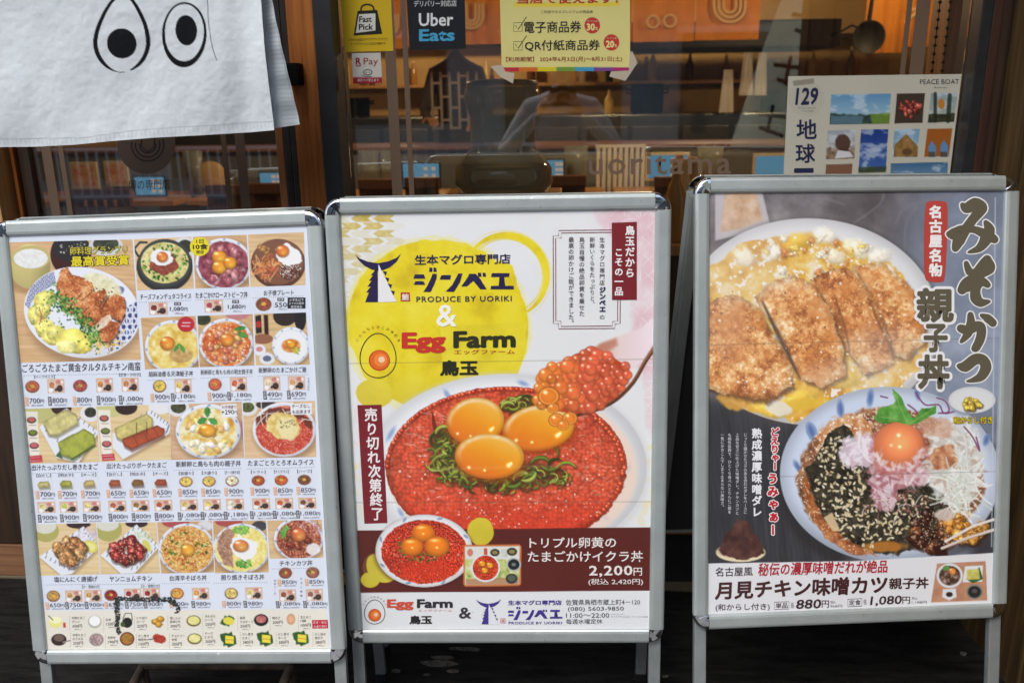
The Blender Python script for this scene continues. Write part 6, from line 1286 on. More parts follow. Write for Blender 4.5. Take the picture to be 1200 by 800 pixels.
def fishtail(x0, x1, y0, y1, col, col2, teeth=True, white=(232, 232, 232)):
    """tail-and-pagoda emblem in the box"""
    X = lambda t: x0 + (x1 - x0) * t; Y = lambda t: y0 + (y1 - y0) * t
    up = [(0, .02), (.10, .10), (.28, .17), (.5, .20), (.72, .16), (.9, .09), (1, 0), (.90, .17), (.76, .28), (.62, .34), (.5, .36), (.36, .33), (.2, .25), (.08, .14)]
    G.poly([(X(a_), Y(b_)) for a_, b_ in up], col, .0005)
    G.poly([(X(.49), Y(.30)), (X(.50), Y(1)), (X(.22), Y(1)), (X(.30), Y(.80)), (X(.24), Y(.80)), (X(.34), Y(.68)), (X(.27), Y(.68)), (X(.36), Y(.56)), (X(.30), Y(.56)), (X(.39), Y(.45)), (X(.34), Y(.45)), (X(.42), Y(.36))], col, .0005)
    if white: G.poly([(X(.51), Y(.22)), (X(.90), Y(.99)), (X(.50), Y(1))], white, .0006)
    for k, (a_, b_) in enumerate(((.60, .36), (.65, .49), (.71, .62), (.77, .76))): G.poly([(X(a_), Y(b_)), (X(a_ + .09), Y(b_ + .015)), (X(a_ + .065), Y(b_ + .10))], col, .0007)
fishtail(416, 470, 297, 354, NV, NV)
def jinbe(x0, x1, y0, y1, col):
    """the four slanted katakana of the logotype, box mapped from a 630 x 140 drawing"""
    X = lambda a_: x0 + (x1 - x0) * a_ / 630.; Y = lambda b_: y0 + (y1 - y0) * b_ / 150.
    shapes = [[(8, 42), (65, 42), (75, 68), (0, 68)], [(12, 84), (62, 84), (74, 106), (2, 106)], [(100, 0), (118, 0), (120, 26), (98, 26)], [(126, 0), (142, 0), (146, 26), (126, 26)],
              [(120, 38), (146, 38), (146, 62), (132, 100), (108, 150), (62, 150), (88, 110), (108, 70)], [(176, 46), (236, 46), (232, 74), (164, 74)], [(282, 36), (308, 36), (292, 90), (254, 150), (202, 148), (244, 106), (266, 66)],
              [(352, 38), (392, 38), (420, 70), (460, 134), (420, 134), (376, 82), (336, 116), (300, 116), (330, 76)], [(404, 32), (424, 32), (428, 56), (406, 56)], [(434, 32), (452, 32), (456, 56), (436, 56)],
              [(492, 34), (604, 34), (600, 58), (570, 58), (576, 112), (630, 112), (630, 134), (484, 134), (488, 112), (536, 112), (540, 58), (488, 58)]]
    for sh_ in shapes: G.poly([(X(a_), Y(b_)) for a_, b_ in sh_], col, .0006)
jinbe(484.5, 602, 313.5, 342, NV)
G.text('生本マグロ専門店', 486, 299, 598, 310.5, NV, -1.6, .022); G.text('PRODUCE BY UORIKI', 488, 347.5, 599.5, 354, NV, -1, .018, spacing=1.15)
G.poly([(469.5, 342.5), (480, 342.5), (480.5, 353), (469.5, 353)], (176, 60, 40), .0006); G.text('鮪', 471, 344, 479, 351.8, (240, 230, 225), 0, .02)
G.text('&', 511.5, 357, 535, 382.5, (244, 243, 232), 0, .012)
G.text('Egg', 471.5, 390, 521.5, 413.5, (198, 54, 40), -.6, .045); G.text('Farm', 532, 388.5, 603.5, 407.5, (48, 48, 28), -1, .045)
G.text('エッグファーム', 532, 409.5, 603, 415, (176, 70, 40), -.4, .01); G.text('鳥玉', 516, 422.5, 560, 440, (44, 42, 22), -.6, .045)
eg = [(443 + 21 * math.cos(t) * (1 - .13 * math.sin(-t)), 416.5 + 26 * math.sin(t)) for t in np.linspace(0, 6.283, 40, endpoint=False)]
G.stroke(eg, 1.1, (60, 56, 30), .0005, True)
def yolkp(cx, cy, r):
    P = Pic([(cx - r, cy - r), (cx + r, cy - r), (cx + r, cy + r), (cx - r, cy + r)], .7, c3(210, 200, 50)) 
for (cx, cy, r) in ((444.5, 422, 12.5), (439, 720.3, 7.6)):
    n = 30
    for rr, col, lf in ((1., (190, 74, 30), .0005), (.9, (226, 104, 34), .0006), (.62, (236, 134, 60), .0007), (.3, (246, 206, 170), .0008)): G.ell(cx + (1 - rr) * r * .3, cy + (1 - rr) * r * .1 - (1 - rr) * r * .2, r * rr, r * rr * .98, col, lf)
for k, ch in enumerate('こだわりたまごの専門店'):
    a_ = math.radians(-150 + k * 12); G.text(ch, 443 + 28 * math.cos(a_) - 1.5, 414 + 31 * math.sin(a_) - 1.5, 443 + 28 * math.cos(a_) + 1.5, 414 + 31 * math.sin(a_) + 1.5, (150, 70, 40) if k < 6 else (60, 50, 40))
# vertical sold-out tag
G.poly([(418.8, 474.5), (447, 474), (454, 612.5), (427, 613.3)], RED, .0004)
G.vtext('売り切れ次第終了', 434.2, 477.5, 610, 16.2, (238, 230, 230), .026, dx=8.4, wide=.95)
# right-hand tag and framed text
G.poly([(716.8, 261), (746.3, 260), (746.3, 351.3), (717.2, 351.5)], (122, 34, 40), .0006)
G.vtext('鳥玉だから', 738.2, 264, 326, 11.6, (240, 234, 234), .03); G.vtext('こその一品', 725.2, 290, 347, 10.6, (240, 234, 234), .03)
for d in (0, 2.9):
    x0, x1, y0, y1, cn = 648.5 + d, 727 - d, 270 + d, 385.3 - d, 6.2
    pts = [(x0 + cn, y0 + .2), (x1 - cn, y0 - .6), (x1 - cn, y0 + cn - 1), (x1, y0 + cn), (x1 - .3, y1 - cn), (x1 - cn, y1 - cn + .5), (x1 - cn, y1 - .6), (x0 + cn, y1), (x0 + cn - .3, y1 - cn), (x0, y1 - cn), (x0 - .2, y0 + cn), (x0 + cn, y0 + cn)]
    G.stroke(pts, .95, (110, 34, 42), .0004, True)
BK = (58, 54, 58)
G.vtext('生本マグロ専門店', 705.6, 277.5, 335, 6.6, BK, .006); G.vtext('ジンベエ', 706, 336, 366, 7.6, (46, 40, 80), .06); G.vtext('の', 705.6, 368, 375, 6.4, BK, .006)
G.vtext('新鮮いくらをたっぷりと、', 694, 277.5, 360, 6.6, BK, .006); G.vtext('鳥玉自慢の絶品卵黄を乗せた', 681.8, 277.5, 371, 6.8, BK, .006); G.vtext('最高の卵かけご飯ができました。', 669.3, 277.5, 382, 6.8, BK, .006)
# product name and price
WH = (234, 226, 222)
G.text('トリプル卵黄の', 620.5, 629.5, 722, 642, WH, -.6, .016); G.text('たまごかけイクラ丼', 618.5, 645.3, 753.5, 658.3, WH, -.4, .016)
G.text('2,200', 690.5, 662.5, 741, 675.5, WH, -.3, .022, spacing=1.1); G.text('円', 742.5, 664.8, 752.3, 674, WH, 0, .016); G.text('(税込 2,420円)', 689.5, 677.6, 753.5, 685.6, WH, -.2, .01)
# foot line
eg = [(439 + 12 * math.cos(t) * (1 - .13 * math.sin(-t)), 716.5 + 14.2 * math.sin(t)) for t in np.linspace(0, 6.283, 36, endpoint=False)]; G.stroke(eg, .8, (60, 56, 60), .0005, True)
for k in range(9):
    a_ = math.radians(-150 + k * 15); G.text('たまごの専門店舗'[k % 8], 439 + 15 * math.cos(a_) - 1, 716 + 17 * math.sin(a_) - 1, 439 + 15 * math.cos(a_) + 1, 716 + 17 * math.sin(a_) + 1, (110, 80, 70))
G.text('Egg', 454, 702, 484, 714.5, (206, 82, 62), -.2, .045); G.text('Farm', 489, 701.8, 530, 711.8, (46, 42, 46), -.3, .045); G.text('エッグファーム', 490, 713.5, 530, 716.5, (206, 120, 100), -.2); G.text('鳥玉', 480, 721, 506, 730.8, CH, -.3, .045)
G.text('&', 538, 711.3, 552, 724.2, (60, 54, 60), 0, .02); fishtail(557.5, 587.5, 701, 731, VI, VI, True, (228, 230, 232))
G.stroke([(586.8, 724.5), (591.8, 724.5), (591.8, 729.4), (586.8, 729.4)], .9, (206, 80, 70), .0005, True); G.text('鮪', 587.9, 725.4, 590.8, 728.6, (206, 80, 70))
G.text('生本マグロ専門店', 595.5, 703, 658, 708.6, VI, -.3, .03); jinbe(595, 659, 710.5, 726, VI); G.text('PRODUCE BY UORIKI', 596, 728, 658.5, 731, VI, -.2, .02, spacing=1.1)
TXC = (74, 72, 78)
G.text('佐賀県鳥栖市蔵上町4－120', 663, 702, 750, 708.8, TXC, -.6, .004); G.text('(080) 5603-9850', 665.5, 710.6, 731, 716.6, TXC, -.4, .004); G.text('11:00～22:00', 663.3, 718, 714, 723.4, TXC, -.3, .004); G.text('毎週水曜定休', 663.3, 724.8, 706, 730.8, TXC, -.3, .004)
G.text('ラストオーダー', 716, 718, 732, 720, (140, 140, 146)); G.text('テイクアウト21:30・イートイン21:00', 716, 721, 759, 723.4, (140, 140, 146), -.2)
for k in range(7): G.ell(RG.uniform(400, 600), RG.uniform(700, 736), .5, .4, (70, 66, 66), .0005, 8)
G.make('lettering', posterM)

# ------------------------------------------------------------------ right board: miso cutlet bowl poster
PR = Pic(BR.in_rect(), .82); posR = BR.pt
def paintR(P):
    def bgf(X, Y):
        sm1 = fbm(X + 20 * fbm(X, Y, 30, 4, 3), Y, 40, 3, 5); c = ramp(np.clip(sm1 * 1.4 - .2, 0, 1), [c3(72, 66, 70), c3(102, 96, 100), c3(144, 138, 142)])
        b = ramp(np.clip(fbm(X, Y, 40, 8, 4) + (Y - 400) / 500, 0, 1), [c3(104, 112, 130), c3(130, 142, 164), c3(166, 178, 200)]); t = sm(1020, 1110, X + (Y - 250) * .2)[..., None]; c = c * (1 - t) + b * t
        d = sm(1110, 1180, X) * sm(440, 560, Y); c = c * (1 - .45 * d[..., None]); 
        dark = sm(455, 480, Y + (X - 836) * -.0) * sm(1010, 980, X); w_ = wood(((38, 38, 42), (54, 54, 58), (70, 70, 76)), 4, 84, 6)(X, Y); c = c * (1 - dark[..., None]) + w_ * dark[..., None]
        d2 = sm(560, 620, Y) * sm(1120, 1150, X); return c * (1 - d2[..., None]) + c3(58, 54, 60) * d2[..., None]
    P.all(bgf)
    # weave lines top centre
    for pts in ([(1050, 262), (1060, 244), (1090, 234), (1120, 228)], [(1000, 262), (1030, 240), (1036, 226)], [(1060, 300), (1062, 262), (1074, 244)], [(940, 240), (960, 232), (990, 240)]): P.line(thin(pts, 4), 2.5, c3(130, 120, 126), 3, .5)
    P.poly([(838, 226), (893, 224), (902, 262), (880, 272), (838, 282)], c3(196, 190, 196), 3, .9); P.poly([(850, 226), (886, 224), (894, 258), (868, 268), (844, 272)], t_food(((188, 144, 110), (212, 172, 136), (224, 196, 170)), 10, 4), 5, .9)
    # big plate
    P.ell(951, 378, 153, 124, c3(70, 62, 66), 4, 10, .6); P.ell(950, 377, 151, 121, lambda X, Y, u, v, d: np.clip(c3(222, 224, 230) * (1 - .12 * sm(.88, 1, d) - .06 * sm(-.2, .9, v))[..., None], 0, 1), 3, 1.2)
    egg = t_food(((206, 132, 34), (232, 168, 48), (240, 196, 90), (242, 224, 180)), 17, 5, (246, 240, 226), .04, 6, 1.9)
    P.ell(944, 384, 142, 108, egg, 6, 3, 1, .06, 16, 3)
    for x, y, rx, ry in ((935, 283, 20, 9), (967, 276, 14, 8), (1006, 292, 18, 10), (905, 296, 12, 9), (872, 302, 14, 10), (978, 300, 12, 9), (1040, 318, 10, 8), (1030, 300, 12, 8), (900, 480, 18, 7), (930, 470, 26, 9), (905, 484, 12, 5), (985, 444, 22, 9)):
        col = RG.choice(((232, 178, 40), (236, 190, 60), (238, 224, 190), (240, 232, 214))); P.blob(x, y, rx, ry, c3(*col), RG.uniform(-30, 30), .08, .35, int(x), .12, .12, soft=7)
    P.ell(938, 474, 34, 7, c3(236, 186, 40), -6, 5, .85, .2); P.ell(912, 478, 16, 9, c3(232, 232, 236), 10, 3, .8, .2); P.ell(860, 470, 20, 9, c3(222, 160, 60), 15, 4, .9, .3)
    for k in range(26): x, y = in_ell(950, 300, 80, 24)(RG); P.blob(x, y, RG.uniform(3, 7), RG.uniform(2, 5), c3(*RG.choice(((214, 140, 70), (232, 190, 80), (240, 228, 200), (200, 120, 60)))), RG.uniform(0, 180), .15, .45, k, .2, .4, soft=4)
    # cutlet slabs
    cr = t_crumb(9, 10, ((142, 70, 34), (190, 110, 56), (218, 148, 84), (238, 196, 144)))
    def slabc(pts, seed, dk=.85):
        p = np.array(pts, float); P.poly(p + np.array([3, 4]), c3(80, 44, 28), 7, .75, 3)
        cr2 = t_crumb(seed, 7, ((150, 78, 36), (208, 126, 60), (236, 172, 102), (250, 224, 180)))
        am = lambda X, Y: sm(.52, .66, fbm(X, Y, 18, seed + 60, 3))
        P.poly(pts, lambda X, Y, sd_, *_: np.clip(cr2(X, Y) * (.84 + .18 * sm(0, 10, sd_) + .14 * (fbm(X, Y, 20, seed + 5, 3) - .4))[..., None] * (1 - am(X, Y)[..., None] * .55) + c3(214, 122, 52) * (am(X, Y) * .55)[..., None], 0, 1), 1.6, 1, 4, 9, seed)
    slabc([(1000, 312), (1034, 308), (1062, 330), (1084, 366), (1084, 398), (1064, 420), (1036, 416), (1016, 380), (998, 340)], 31)
    slabc([(950, 330), (976, 312), (1002, 316), (1020, 344), (1040, 386), (1046, 424), (1014, 440), (992, 412), (976, 372)], 21)
    slabc([(884, 350), (898, 332), (930, 322), (956, 334), (974, 368), (990, 408), (990, 440), (962, 454), (934, 440), (914, 392)], 11)
    slabc([(820, 362), (840, 348), (868, 346), (890, 362), (906, 392), (928, 428), (928, 452), (900, 470), (862, 464), (820, 452)], 3)
    P.line(thin([(893, 352), (908, 384), (922, 412), (938, 444)], 4), 5, c3(74, 50, 40), 3, .85, True); P.line(thin([(978, 346), (990, 384), (996, 412)], 4), 3, c3(110, 60, 34), 3, .7, True); P.line(thin([(1018, 350), (1034, 388), (1048, 414)], 4), 3, c3(110, 60, 34), 3, .7, True)
    P.speck(110, in_ell(950, 384, 120, 70), (.6, 1.4), [c3(246, 214, 168), c3(232, 176, 110), c3(250, 236, 214), c3(140, 70, 34)], 17, 1.3); P.speck(36, in_ell(1040, 366, 34, 44), (.8, 1.8), [c3(246, 210, 160), c3(196, 120, 60)], 19)
    P.speck(26, in_ell(900, 450, 36, 12), (.6, 1.5), [c3(255, 250, 240)], 23); P.speck(36, in_ell(960, 296, 70, 24), (.7, 1.8), [c3(255, 250, 236)], 25)
    # steam
    P.ell(950, 378, 150, 120, c3(238, 226, 214), 3, 60, .10)
    for x, y, rx, ry, al in ((860, 320, 60, 34, .30), (850, 380, 26, 40, .15), (1040, 410, 50, 26, .28), (1010, 440, 70, 16, .25), (920, 270, 60, 16, .2)): P.ell(x, y, rx, ry, c3(236, 228, 224), 0, min(rx, ry), al, .3, 20, int(x))
    P.ell(1043, 566, 134, 106, c3(40, 36, 38), 0, 10, .6)
    P.ell(1043, 556, 129, 103, lambda X, Y, u, v, d: np.clip(c3(196, 208, 230) * (1.04 - .16 * sm(.86, 1, d) - .10 * sm(.2, 1, v))[..., None], 0, 1), 2, 1.2)
    for x, y, rx, ry, a_ in ((951, 505, 12, 6, 70), (985, 479, 11, 4.5, 85), (935, 547, 9, 3.5, 60), (1020, 466, 10, 4, 95), (1156, 515, 8, 4, 110), (1075, 461, 8, 3, 80), (948, 600, 8, 3, 40)): P.ell(x, y, rx, ry, c3(116, 142, 194), a_, 2.5, .85, .2); P.ell(x, y, rx * .6, ry * .5, c3(70, 96, 160), a_, 2, .6)
    for a_, b_ in (((948, 497), (954, 515)), ((985, 468), (986, 490))): P.line([a_, b_], .8, c3(80, 104, 160), .8, .6)
    P.ell(1043, 562, 109, 84, t_food(((90, 54, 34), (150, 96, 62), (206, 160, 120)), 7, 14, (236, 214, 190), .03), 2, 4, 1, .05, 14, 3); P.ell(990, 512, 34, 24, t_food(((176, 90, 44), (214, 146, 90), (236, 200, 160)), 8, 4, (246, 236, 220), .06), -35, 5, 1, .3)
    # nori and sauce
    nori = t_food(((18, 16, 14), (40, 36, 28), (58, 54, 42), (84, 68, 50)), 6, 9, (120, 104, 84), -.03, 5, 1.6)
    P.poly([(944, 556), (958, 530), (972, 506), (990, 496), (1012, 520), (1030, 556), (1070, 560), (1104, 566), (1112, 600), (1084, 640), (1046, 650), (1000, 640), (970, 620), (950, 592)], nori, 2, 1, 5, 9, 6)
    P.poly([(944, 552), (952, 580), (966, 608), (990, 630), (1012, 642), (1030, 650), (1000, 650), (970, 632), (950, 604), (940, 572)], t_food(((120, 56, 26), (180, 96, 44), (214, 140, 70)), 6, 4, (240, 200, 160), .02), 3, .9, 3)
    P.ell(1036, 640, 24, 6, c3(206, 124, 40), 0, 3, .8, .3); P.poly([(965, 606), (975, 600), (985, 622), (976, 622)], c3(226, 196, 150), 2, .9)
    rg = random.Random(5)
    for (cx, cy, rx, ry, n) in ((985, 560, 30, 50, 150), (1020, 610, 40, 30, 110), (1070, 600, 26, 26, 45)):
        for _ in range(n): x, y = in_ell(cx, cy, rx, ry)(rg); P.ell(x, y, 2.4, 1.15, c3(*rg.choice(((222, 206, 166), (206, 186, 140), (236, 224, 192)))), rg.uniform(0, 180), .7, .97)
    # bonito flakes, onion, leaf, yolk
    for cx, cy, rx, ry, n, cols in ((1006, 528, 22, 20, 70, ((236, 224, 236), (226, 210, 226), (210, 180, 200), (240, 234, 240))), (1056, 556, 38, 16, 110, ((226, 200, 206), (212, 170, 178), (238, 226, 230), (176, 112, 116))), (1036, 574, 15, 24, 50, ((216, 180, 190), (230, 206, 216), (170, 100, 110))), (1118, 540, 34, 50, 150, ((232, 234, 232), (214, 216, 214), (240, 240, 238), (196, 170, 150)))):
        P.ell(cx, cy, rx * .95, ry * .95, c3(*cols[1]), 0, 8, .85, .3, 9, n)
        for _ in range(n): x, y = in_ell(cx, cy, rx, ry)(rg); P.ell(x, y, rg.uniform(3, 9), rg.uniform(1, 3), c3(*rg.choice(cols)), rg.uniform(0, 180), 1.2, .8, .3, 4, rg.randrange(99))
    P.ell(1106, 536, 15, 15, t_food(((150, 80, 50), (206, 136, 90), (236, 206, 180)), 6, 4), 20, 3, .95, .3); P.ell(1096, 500, 22, 12, c3(214, 166, 140), 10, 4, .7, .3)
    shreds(P, in_ell(1128, 570, 18, 36), 90, 9, (14, 30), ((238, 240, 238), (224, 228, 222), (206, 214, 200)), 1.7, 28); shreds(P, in_ell(1050, 590, 40, 16), 40, 12, (6, 16), ((226, 206, 206), (160, 100, 90)), 1, 30)
    for pts in ([(1073, 460), (1084, 474), (1100, 474), (1106, 484), (1118, 482)], [(1098, 466), (1108, 470), (1112, 482), (1100, 484)], [(1064, 474), (1072, 480), (1076, 486)], [(1130, 500), (1140, 512), (1148, 528), (1144, 512)], [(1040, 466), (1032, 464)]): P.line(thin(pts, 4), 1.9, c3(126, 62, 110), .9, .9)
    yc = (1053, 522)
    P.ell(yc[0], yc[1] + 4, 34, 31, c3(190, 96, 90), 0, 6, .7, .2)
    P.ell(yc[0], yc[1], 29, 27.5, lambda X, Y, u, v, d: np.clip(c3(228, 124, 78) * (1.04 - .16 * d ** 3 - .06 * v)[..., None] + ((np.exp(-(u ** 2 + (v + .45) ** 2) / .006) + np.exp(-((u - .05) ** 2 + (v - .05) ** 2) / .004) + np.exp(-((u + .3) ** 2 + (v + .02) ** 2) / .004) * .7) * .5)[..., None] + (c3(240, 160, 80) * .3) * np.exp(-((u - .1) ** 2 + (v + .1) ** 2) / .3)[..., None], 0, 1), 0, 1.1)
    for k in range(46):
        a_ = rg.uniform(.2, 2.9); x, y = 1053 + 29 * math.cos(a_) * rg.uniform(.8, 1.15), 522 + 27 * math.sin(a_) * rg.uniform(.8, 1.15); P.ell(x, y, rg.uniform(3, 7), rg.uniform(1, 2.2), c3(*rg.choice(((232, 206, 210), (214, 160, 168), (240, 224, 228)))), rg.uniform(0, 180), 1.4, .6, .3, 4, k)
    P.poly([(1025, 492), (1030, 478), (1046, 474), (1050, 470), (1046, 462), (1046, 455), (1054, 462), (1058, 468), (1064, 484), (1072, 490), (1080, 478), (1090, 478), (1097, 474), (1097, 484), (1086, 490), (1078, 494), (1066, 498), (1050, 494), (1036, 496)], t_food(((56, 120, 40), (88, 160, 60), (130, 190, 96)), 8, 3), 1, 1, 1.6, 5, 4)
    P.line([(1049, 462), (1058, 484), (1064, 496)], .8, c3(160, 206, 120), .8, .7); P.line([(1066, 496), (1092, 480)], .8, c3(160, 206, 120), .8, .7); P.line([(1030, 488), (1056, 492)], .8, c3(150, 200, 110), .8, .7)
    # lifted bite with chopsticks
    chunks(P, 1094, 622, 26, 20, 26, ((70, 34, 22), (52, 26, 20), (110, 56, 30), (150, 84, 40)), (5, 10), 8, .4, (226, 190, 150)); chunks(P, 1130, 618, 22, 16, 20, ((206, 130, 44), (190, 112, 36), (222, 150, 60)), (5, 9), 12, .3, (240, 200, 120))
    P.poly([(1092, 640), (1096, 652), (1104, 658), (1112, 650), (1106, 636)], c3(52, 24, 20), 1.5, 1, 2); P.ell(1107, 603, 11, 7, c3(214, 196, 186), 0, 3, .9, .3)
    P.line([(1104, 642), (1134, 630), (1172, 618)], 3.4, c3(222, 206, 196), .9); P.line([(1108, 634), (1140, 616), (1172, 606)], 3.0, c3(232, 222, 214), .9); P.line([(1104, 643.5), (1134, 631.5), (1172, 619.8)], .8, c3(150, 120, 100), .8, .8)
    # mustard dish
    P.ell(1139, 471, 28, 16, c3(110, 120, 140), 0, 4, .5); P.ell(1139, 468.5, 27.5, 15.5, lambda X, Y, u, v, d: c3(228, 230, 232) * (1 - .08 * sm(.7, 1, d) + .02 * v)[..., None]); P.ell(1139, 468, 24, 12, c3(216, 218, 222), 0, 3, .6)
    chunks(P, 1139, 474, 10, 6, 16, ((226, 196, 70), (214, 180, 60), (236, 210, 100)), (3, 5), 3, .25)
    # miso mound on its dish
    P.ell(868, 647, 29, 11, c3(232, 216, 176), 0, 1); P.ell(868, 645, 27, 9, c3(176, 150, 110), 0, 2, .8); P.poly([(842, 644), (848, 630), (858, 616), (868, 607), (876, 612), (884, 624), (893, 636), (896, 646), (886, 653), (866, 656), (848, 651)], lambda X, Y, *_: ramp(fbm(X, Y, 9, 6, 5) * 1.3 - .1, [c3(40, 20, 18), c3(76, 42, 36), c3(110, 66, 56)]), 1.4, 1, 2.5, 6, 3)
    # white caption strip
    P.poly([(820, 660), (1000, 657), (1180, 646.5), (1180, 740), (820, 740)], lambda X, Y, *_: c3(224, 224, 228) * (1 + .02 * (fbm(X, Y, 50, 4, 2) - .5))[..., None], .8)
    P.poly([(1066, 640), (1092, 636), (1116, 640), (1106, 658), (1090, 656)], c3(70, 34, 24), 2, .0)
    # tray picture
    P.poly([(1098, 660), (1155, 657), (1157, 703), (1091, 705.5)], lambda X, Y, *_: ramp(fbm(X, Y, 9, 3, 3), [c3(176, 116, 86), c3(206, 150, 118)]), .8); P.ell(1113, 674, 15.5, 14.5, c3(216, 218, 222)); P.ell(1113, 674, 12.5, 11.5, t_food(((40, 34, 28), (90, 60, 46), (200, 170, 160)), 4, 3)); yolk(P, 1116, 669, 4.5, 4, (226, 120, 60)); P.ell(1109, 665, 4, 3, c3(90, 150, 60))
    P.poly([(1131, 663), (1152, 662), (1151, 681), (1128, 682)], c3(224, 228, 228), .8); P.poly([(1132, 678), (1148, 664), (1152, 678), (1140, 683)], c3(60, 100, 50), .9); P.poly([(1133, 667), (1147, 666), (1148, 678), (1133, 679)], t_food(((190, 180, 80), (222, 214, 120)), 4, 4), .9); P.ell(1142, 693, 9.5, 8.5, c3(120, 126, 120)); P.ell(1142, 693, 7.6, 6.8, c3(44, 38, 38)); P.ell(1142, 692, 3, 2.5, c3(90, 80, 86)); P.poly([(1105, 690), (1120, 689), (1121, 699), (1112, 703), (1104, 699)], c3(222, 222, 224), .9); P.ell(1112.5, 696, 4, 3, c3(50, 40, 40))
    for y0, y1 in ((404, 396), (560, 552)): P.line([(834, y0), (1172, y1)], .9, c3(60, 55, 60), .9, .3)
    # film glare line along the right edge of the sheet
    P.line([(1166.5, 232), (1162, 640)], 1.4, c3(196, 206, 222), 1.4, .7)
paintR(PR); posterR = PR.make('cutlet_poster', posR, 0, M['print'], BR.root, fade=.07)
G = Layer(posR)
INK = (96, 90, 74); EDGE = (232, 232, 234)
def brush(strokes, ox, oy, sc):
    """thick brush strokes: [(points, widths)] in zoomed-drawing units"""
    for w_extra, col, lf in ((3.0, EDGE, .0007), (0, INK, .0010)):
        for k, (pts, ws) in enumerate(strokes):
            n = 5; P_ = thin(pts, n); W_ = np.interp(np.linspace(0, len(ws) - 1, len(P_)), range(len(ws)), ws) * 1.5
            q = [(ox + p[0] * sc, oy + p[1] * sc) for p in P_]; rr = [max(.6, w_ * sc + w_extra) for w_ in W_]
            for e in range(len(q)):
                z_ = lf + (k * 24 + e) * 3e-6
                if e + 1 < len(q): G.stroke([q[e], q[e + 1]], [rr[e], rr[e + 1]], col, z_)
                G.ell(q[e][0], q[e][1], rr[e] / 2, rr[e] / 2, col, z_ + 1.5e-6, 16)
# drawing units: zooms of 5.333 px per photo pixel, origin (1030, 225)
S_ = 1 / 5.333
brush([([(520, 78), (548, 100), (600, 78), (640, 96), (628, 122), (588, 170), (545, 230), (500, 300), (478, 352)], [16, 44, 56, 50, 46, 40, 42, 52, 30]),
       ([(436, 262), (470, 262), (520, 232), (600, 236), (680, 272), (722, 296)], [22, 50, 34, 30, 46, 34]), ([(668, 190), (690, 236), (670, 292), (628, 350), (560, 376)], [20, 46, 52, 34, 10])], 1030, 225, S_)
brush([([(546, 446), (566, 496), (598, 494), (650, 440), (676, 424)], [22, 34, 20, 30, 40]), ([(690, 440), (690, 478), (620, 520), (545, 566), (520, 610)], [34, 46, 36, 40, 40]), ([(520, 606), (580, 590), (640, 560), (680, 580)], [36, 34, 40, 26]), ([(640, 560), (606, 604), (606, 660), (636, 690), (688, 684)], [30, 40, 48, 38, 14])], 1030, 225, S_)
S2 = 1 / 5.333
brush([([(512, 158), (556, 168), (616, 142), (640, 160), (634, 220), (606, 278), (590, 284)], [34, 42, 40, 40, 40, 36, 16]), ([(572, 74), (574, 130), (556, 190), (516, 240)], [26, 38, 36, 16]), ([(640, 76), (680, 96), (712, 124)], [14, 36, 34])], 1030, 355, S2)
brush([([(498, 392), (540, 396), (600, 352), (650, 356), (668, 402), (640, 456), (590, 480), (550, 488)], [18, 46, 46, 44, 48, 40, 22, 8])], 1030, 355, S2)
for ch, x0, y0, x1, y1 in (('親', 1075, 338, 1117, 377), ('子', 1083, 380, 1110, 412), ('丼', 1076, 416, 1112, 455)):
    G.text(ch, x0 - 2, y0 - 2, x1 + 2, y1 + 2, EDGE, 0, .09, .0008); G.text(ch, x0, y0, x1, y1, INK, 0, .045, .0011)
# red seal strip
def redp():
    P = Pic([(1078, 234), (1114, 234), (1112, 336), (1078, 336)], .8)
red = [(1085, 238), (1092, 235.5), (1104, 236), (1110, 240), (1110.5, 270), (1109, 300), (1107, 326), (1103, 330.5), (1090, 330), (1084, 325), (1082.5, 300), (1083, 262)]
G.poly(thin(red + [red[0]], 3)[:-1], (180, 70, 64), .0004); G.vtext('名古屋名物', 1096.5, 240, 325, 15.5, (238, 232, 232), .05)
G.text('和からし付き', 1117.3, 488, 1163, 496.5, (214, 190, 40), -.6, .03, .0010, outline=(40, 36, 20), ow=.05)
# left column texts
G.vtext('どえりゃー', 908, 501, 551, 10.4, (186, 36, 44), .05, outline=(236, 226, 228), ow=.09); G.vtext('うみゃぁー', 905.6, 553, 628, 13, (186, 36, 44), .05, outline=(236, 226, 228), ow=.08)
G.vtext('熟成濃厚味噌ダレ', 887, 501, 606, 12.2, (230, 230, 234), .035)
for s, x, y1 in (('じっくり寝かせたコクのある合わせダレをベースに', 873.5, 602), ('上品な甘さに仕上げた味噌ダレ。チキンカツと', 864, 603), ('も相性抜群で、ひとくち食べたとたんにご飯を', 855, 602), ('一気にかきこんでしまう止まらない美味さ。', 846.5, 596)): G.vtext(s, x, 507, y1, 4.3, (206, 208, 214), .008)
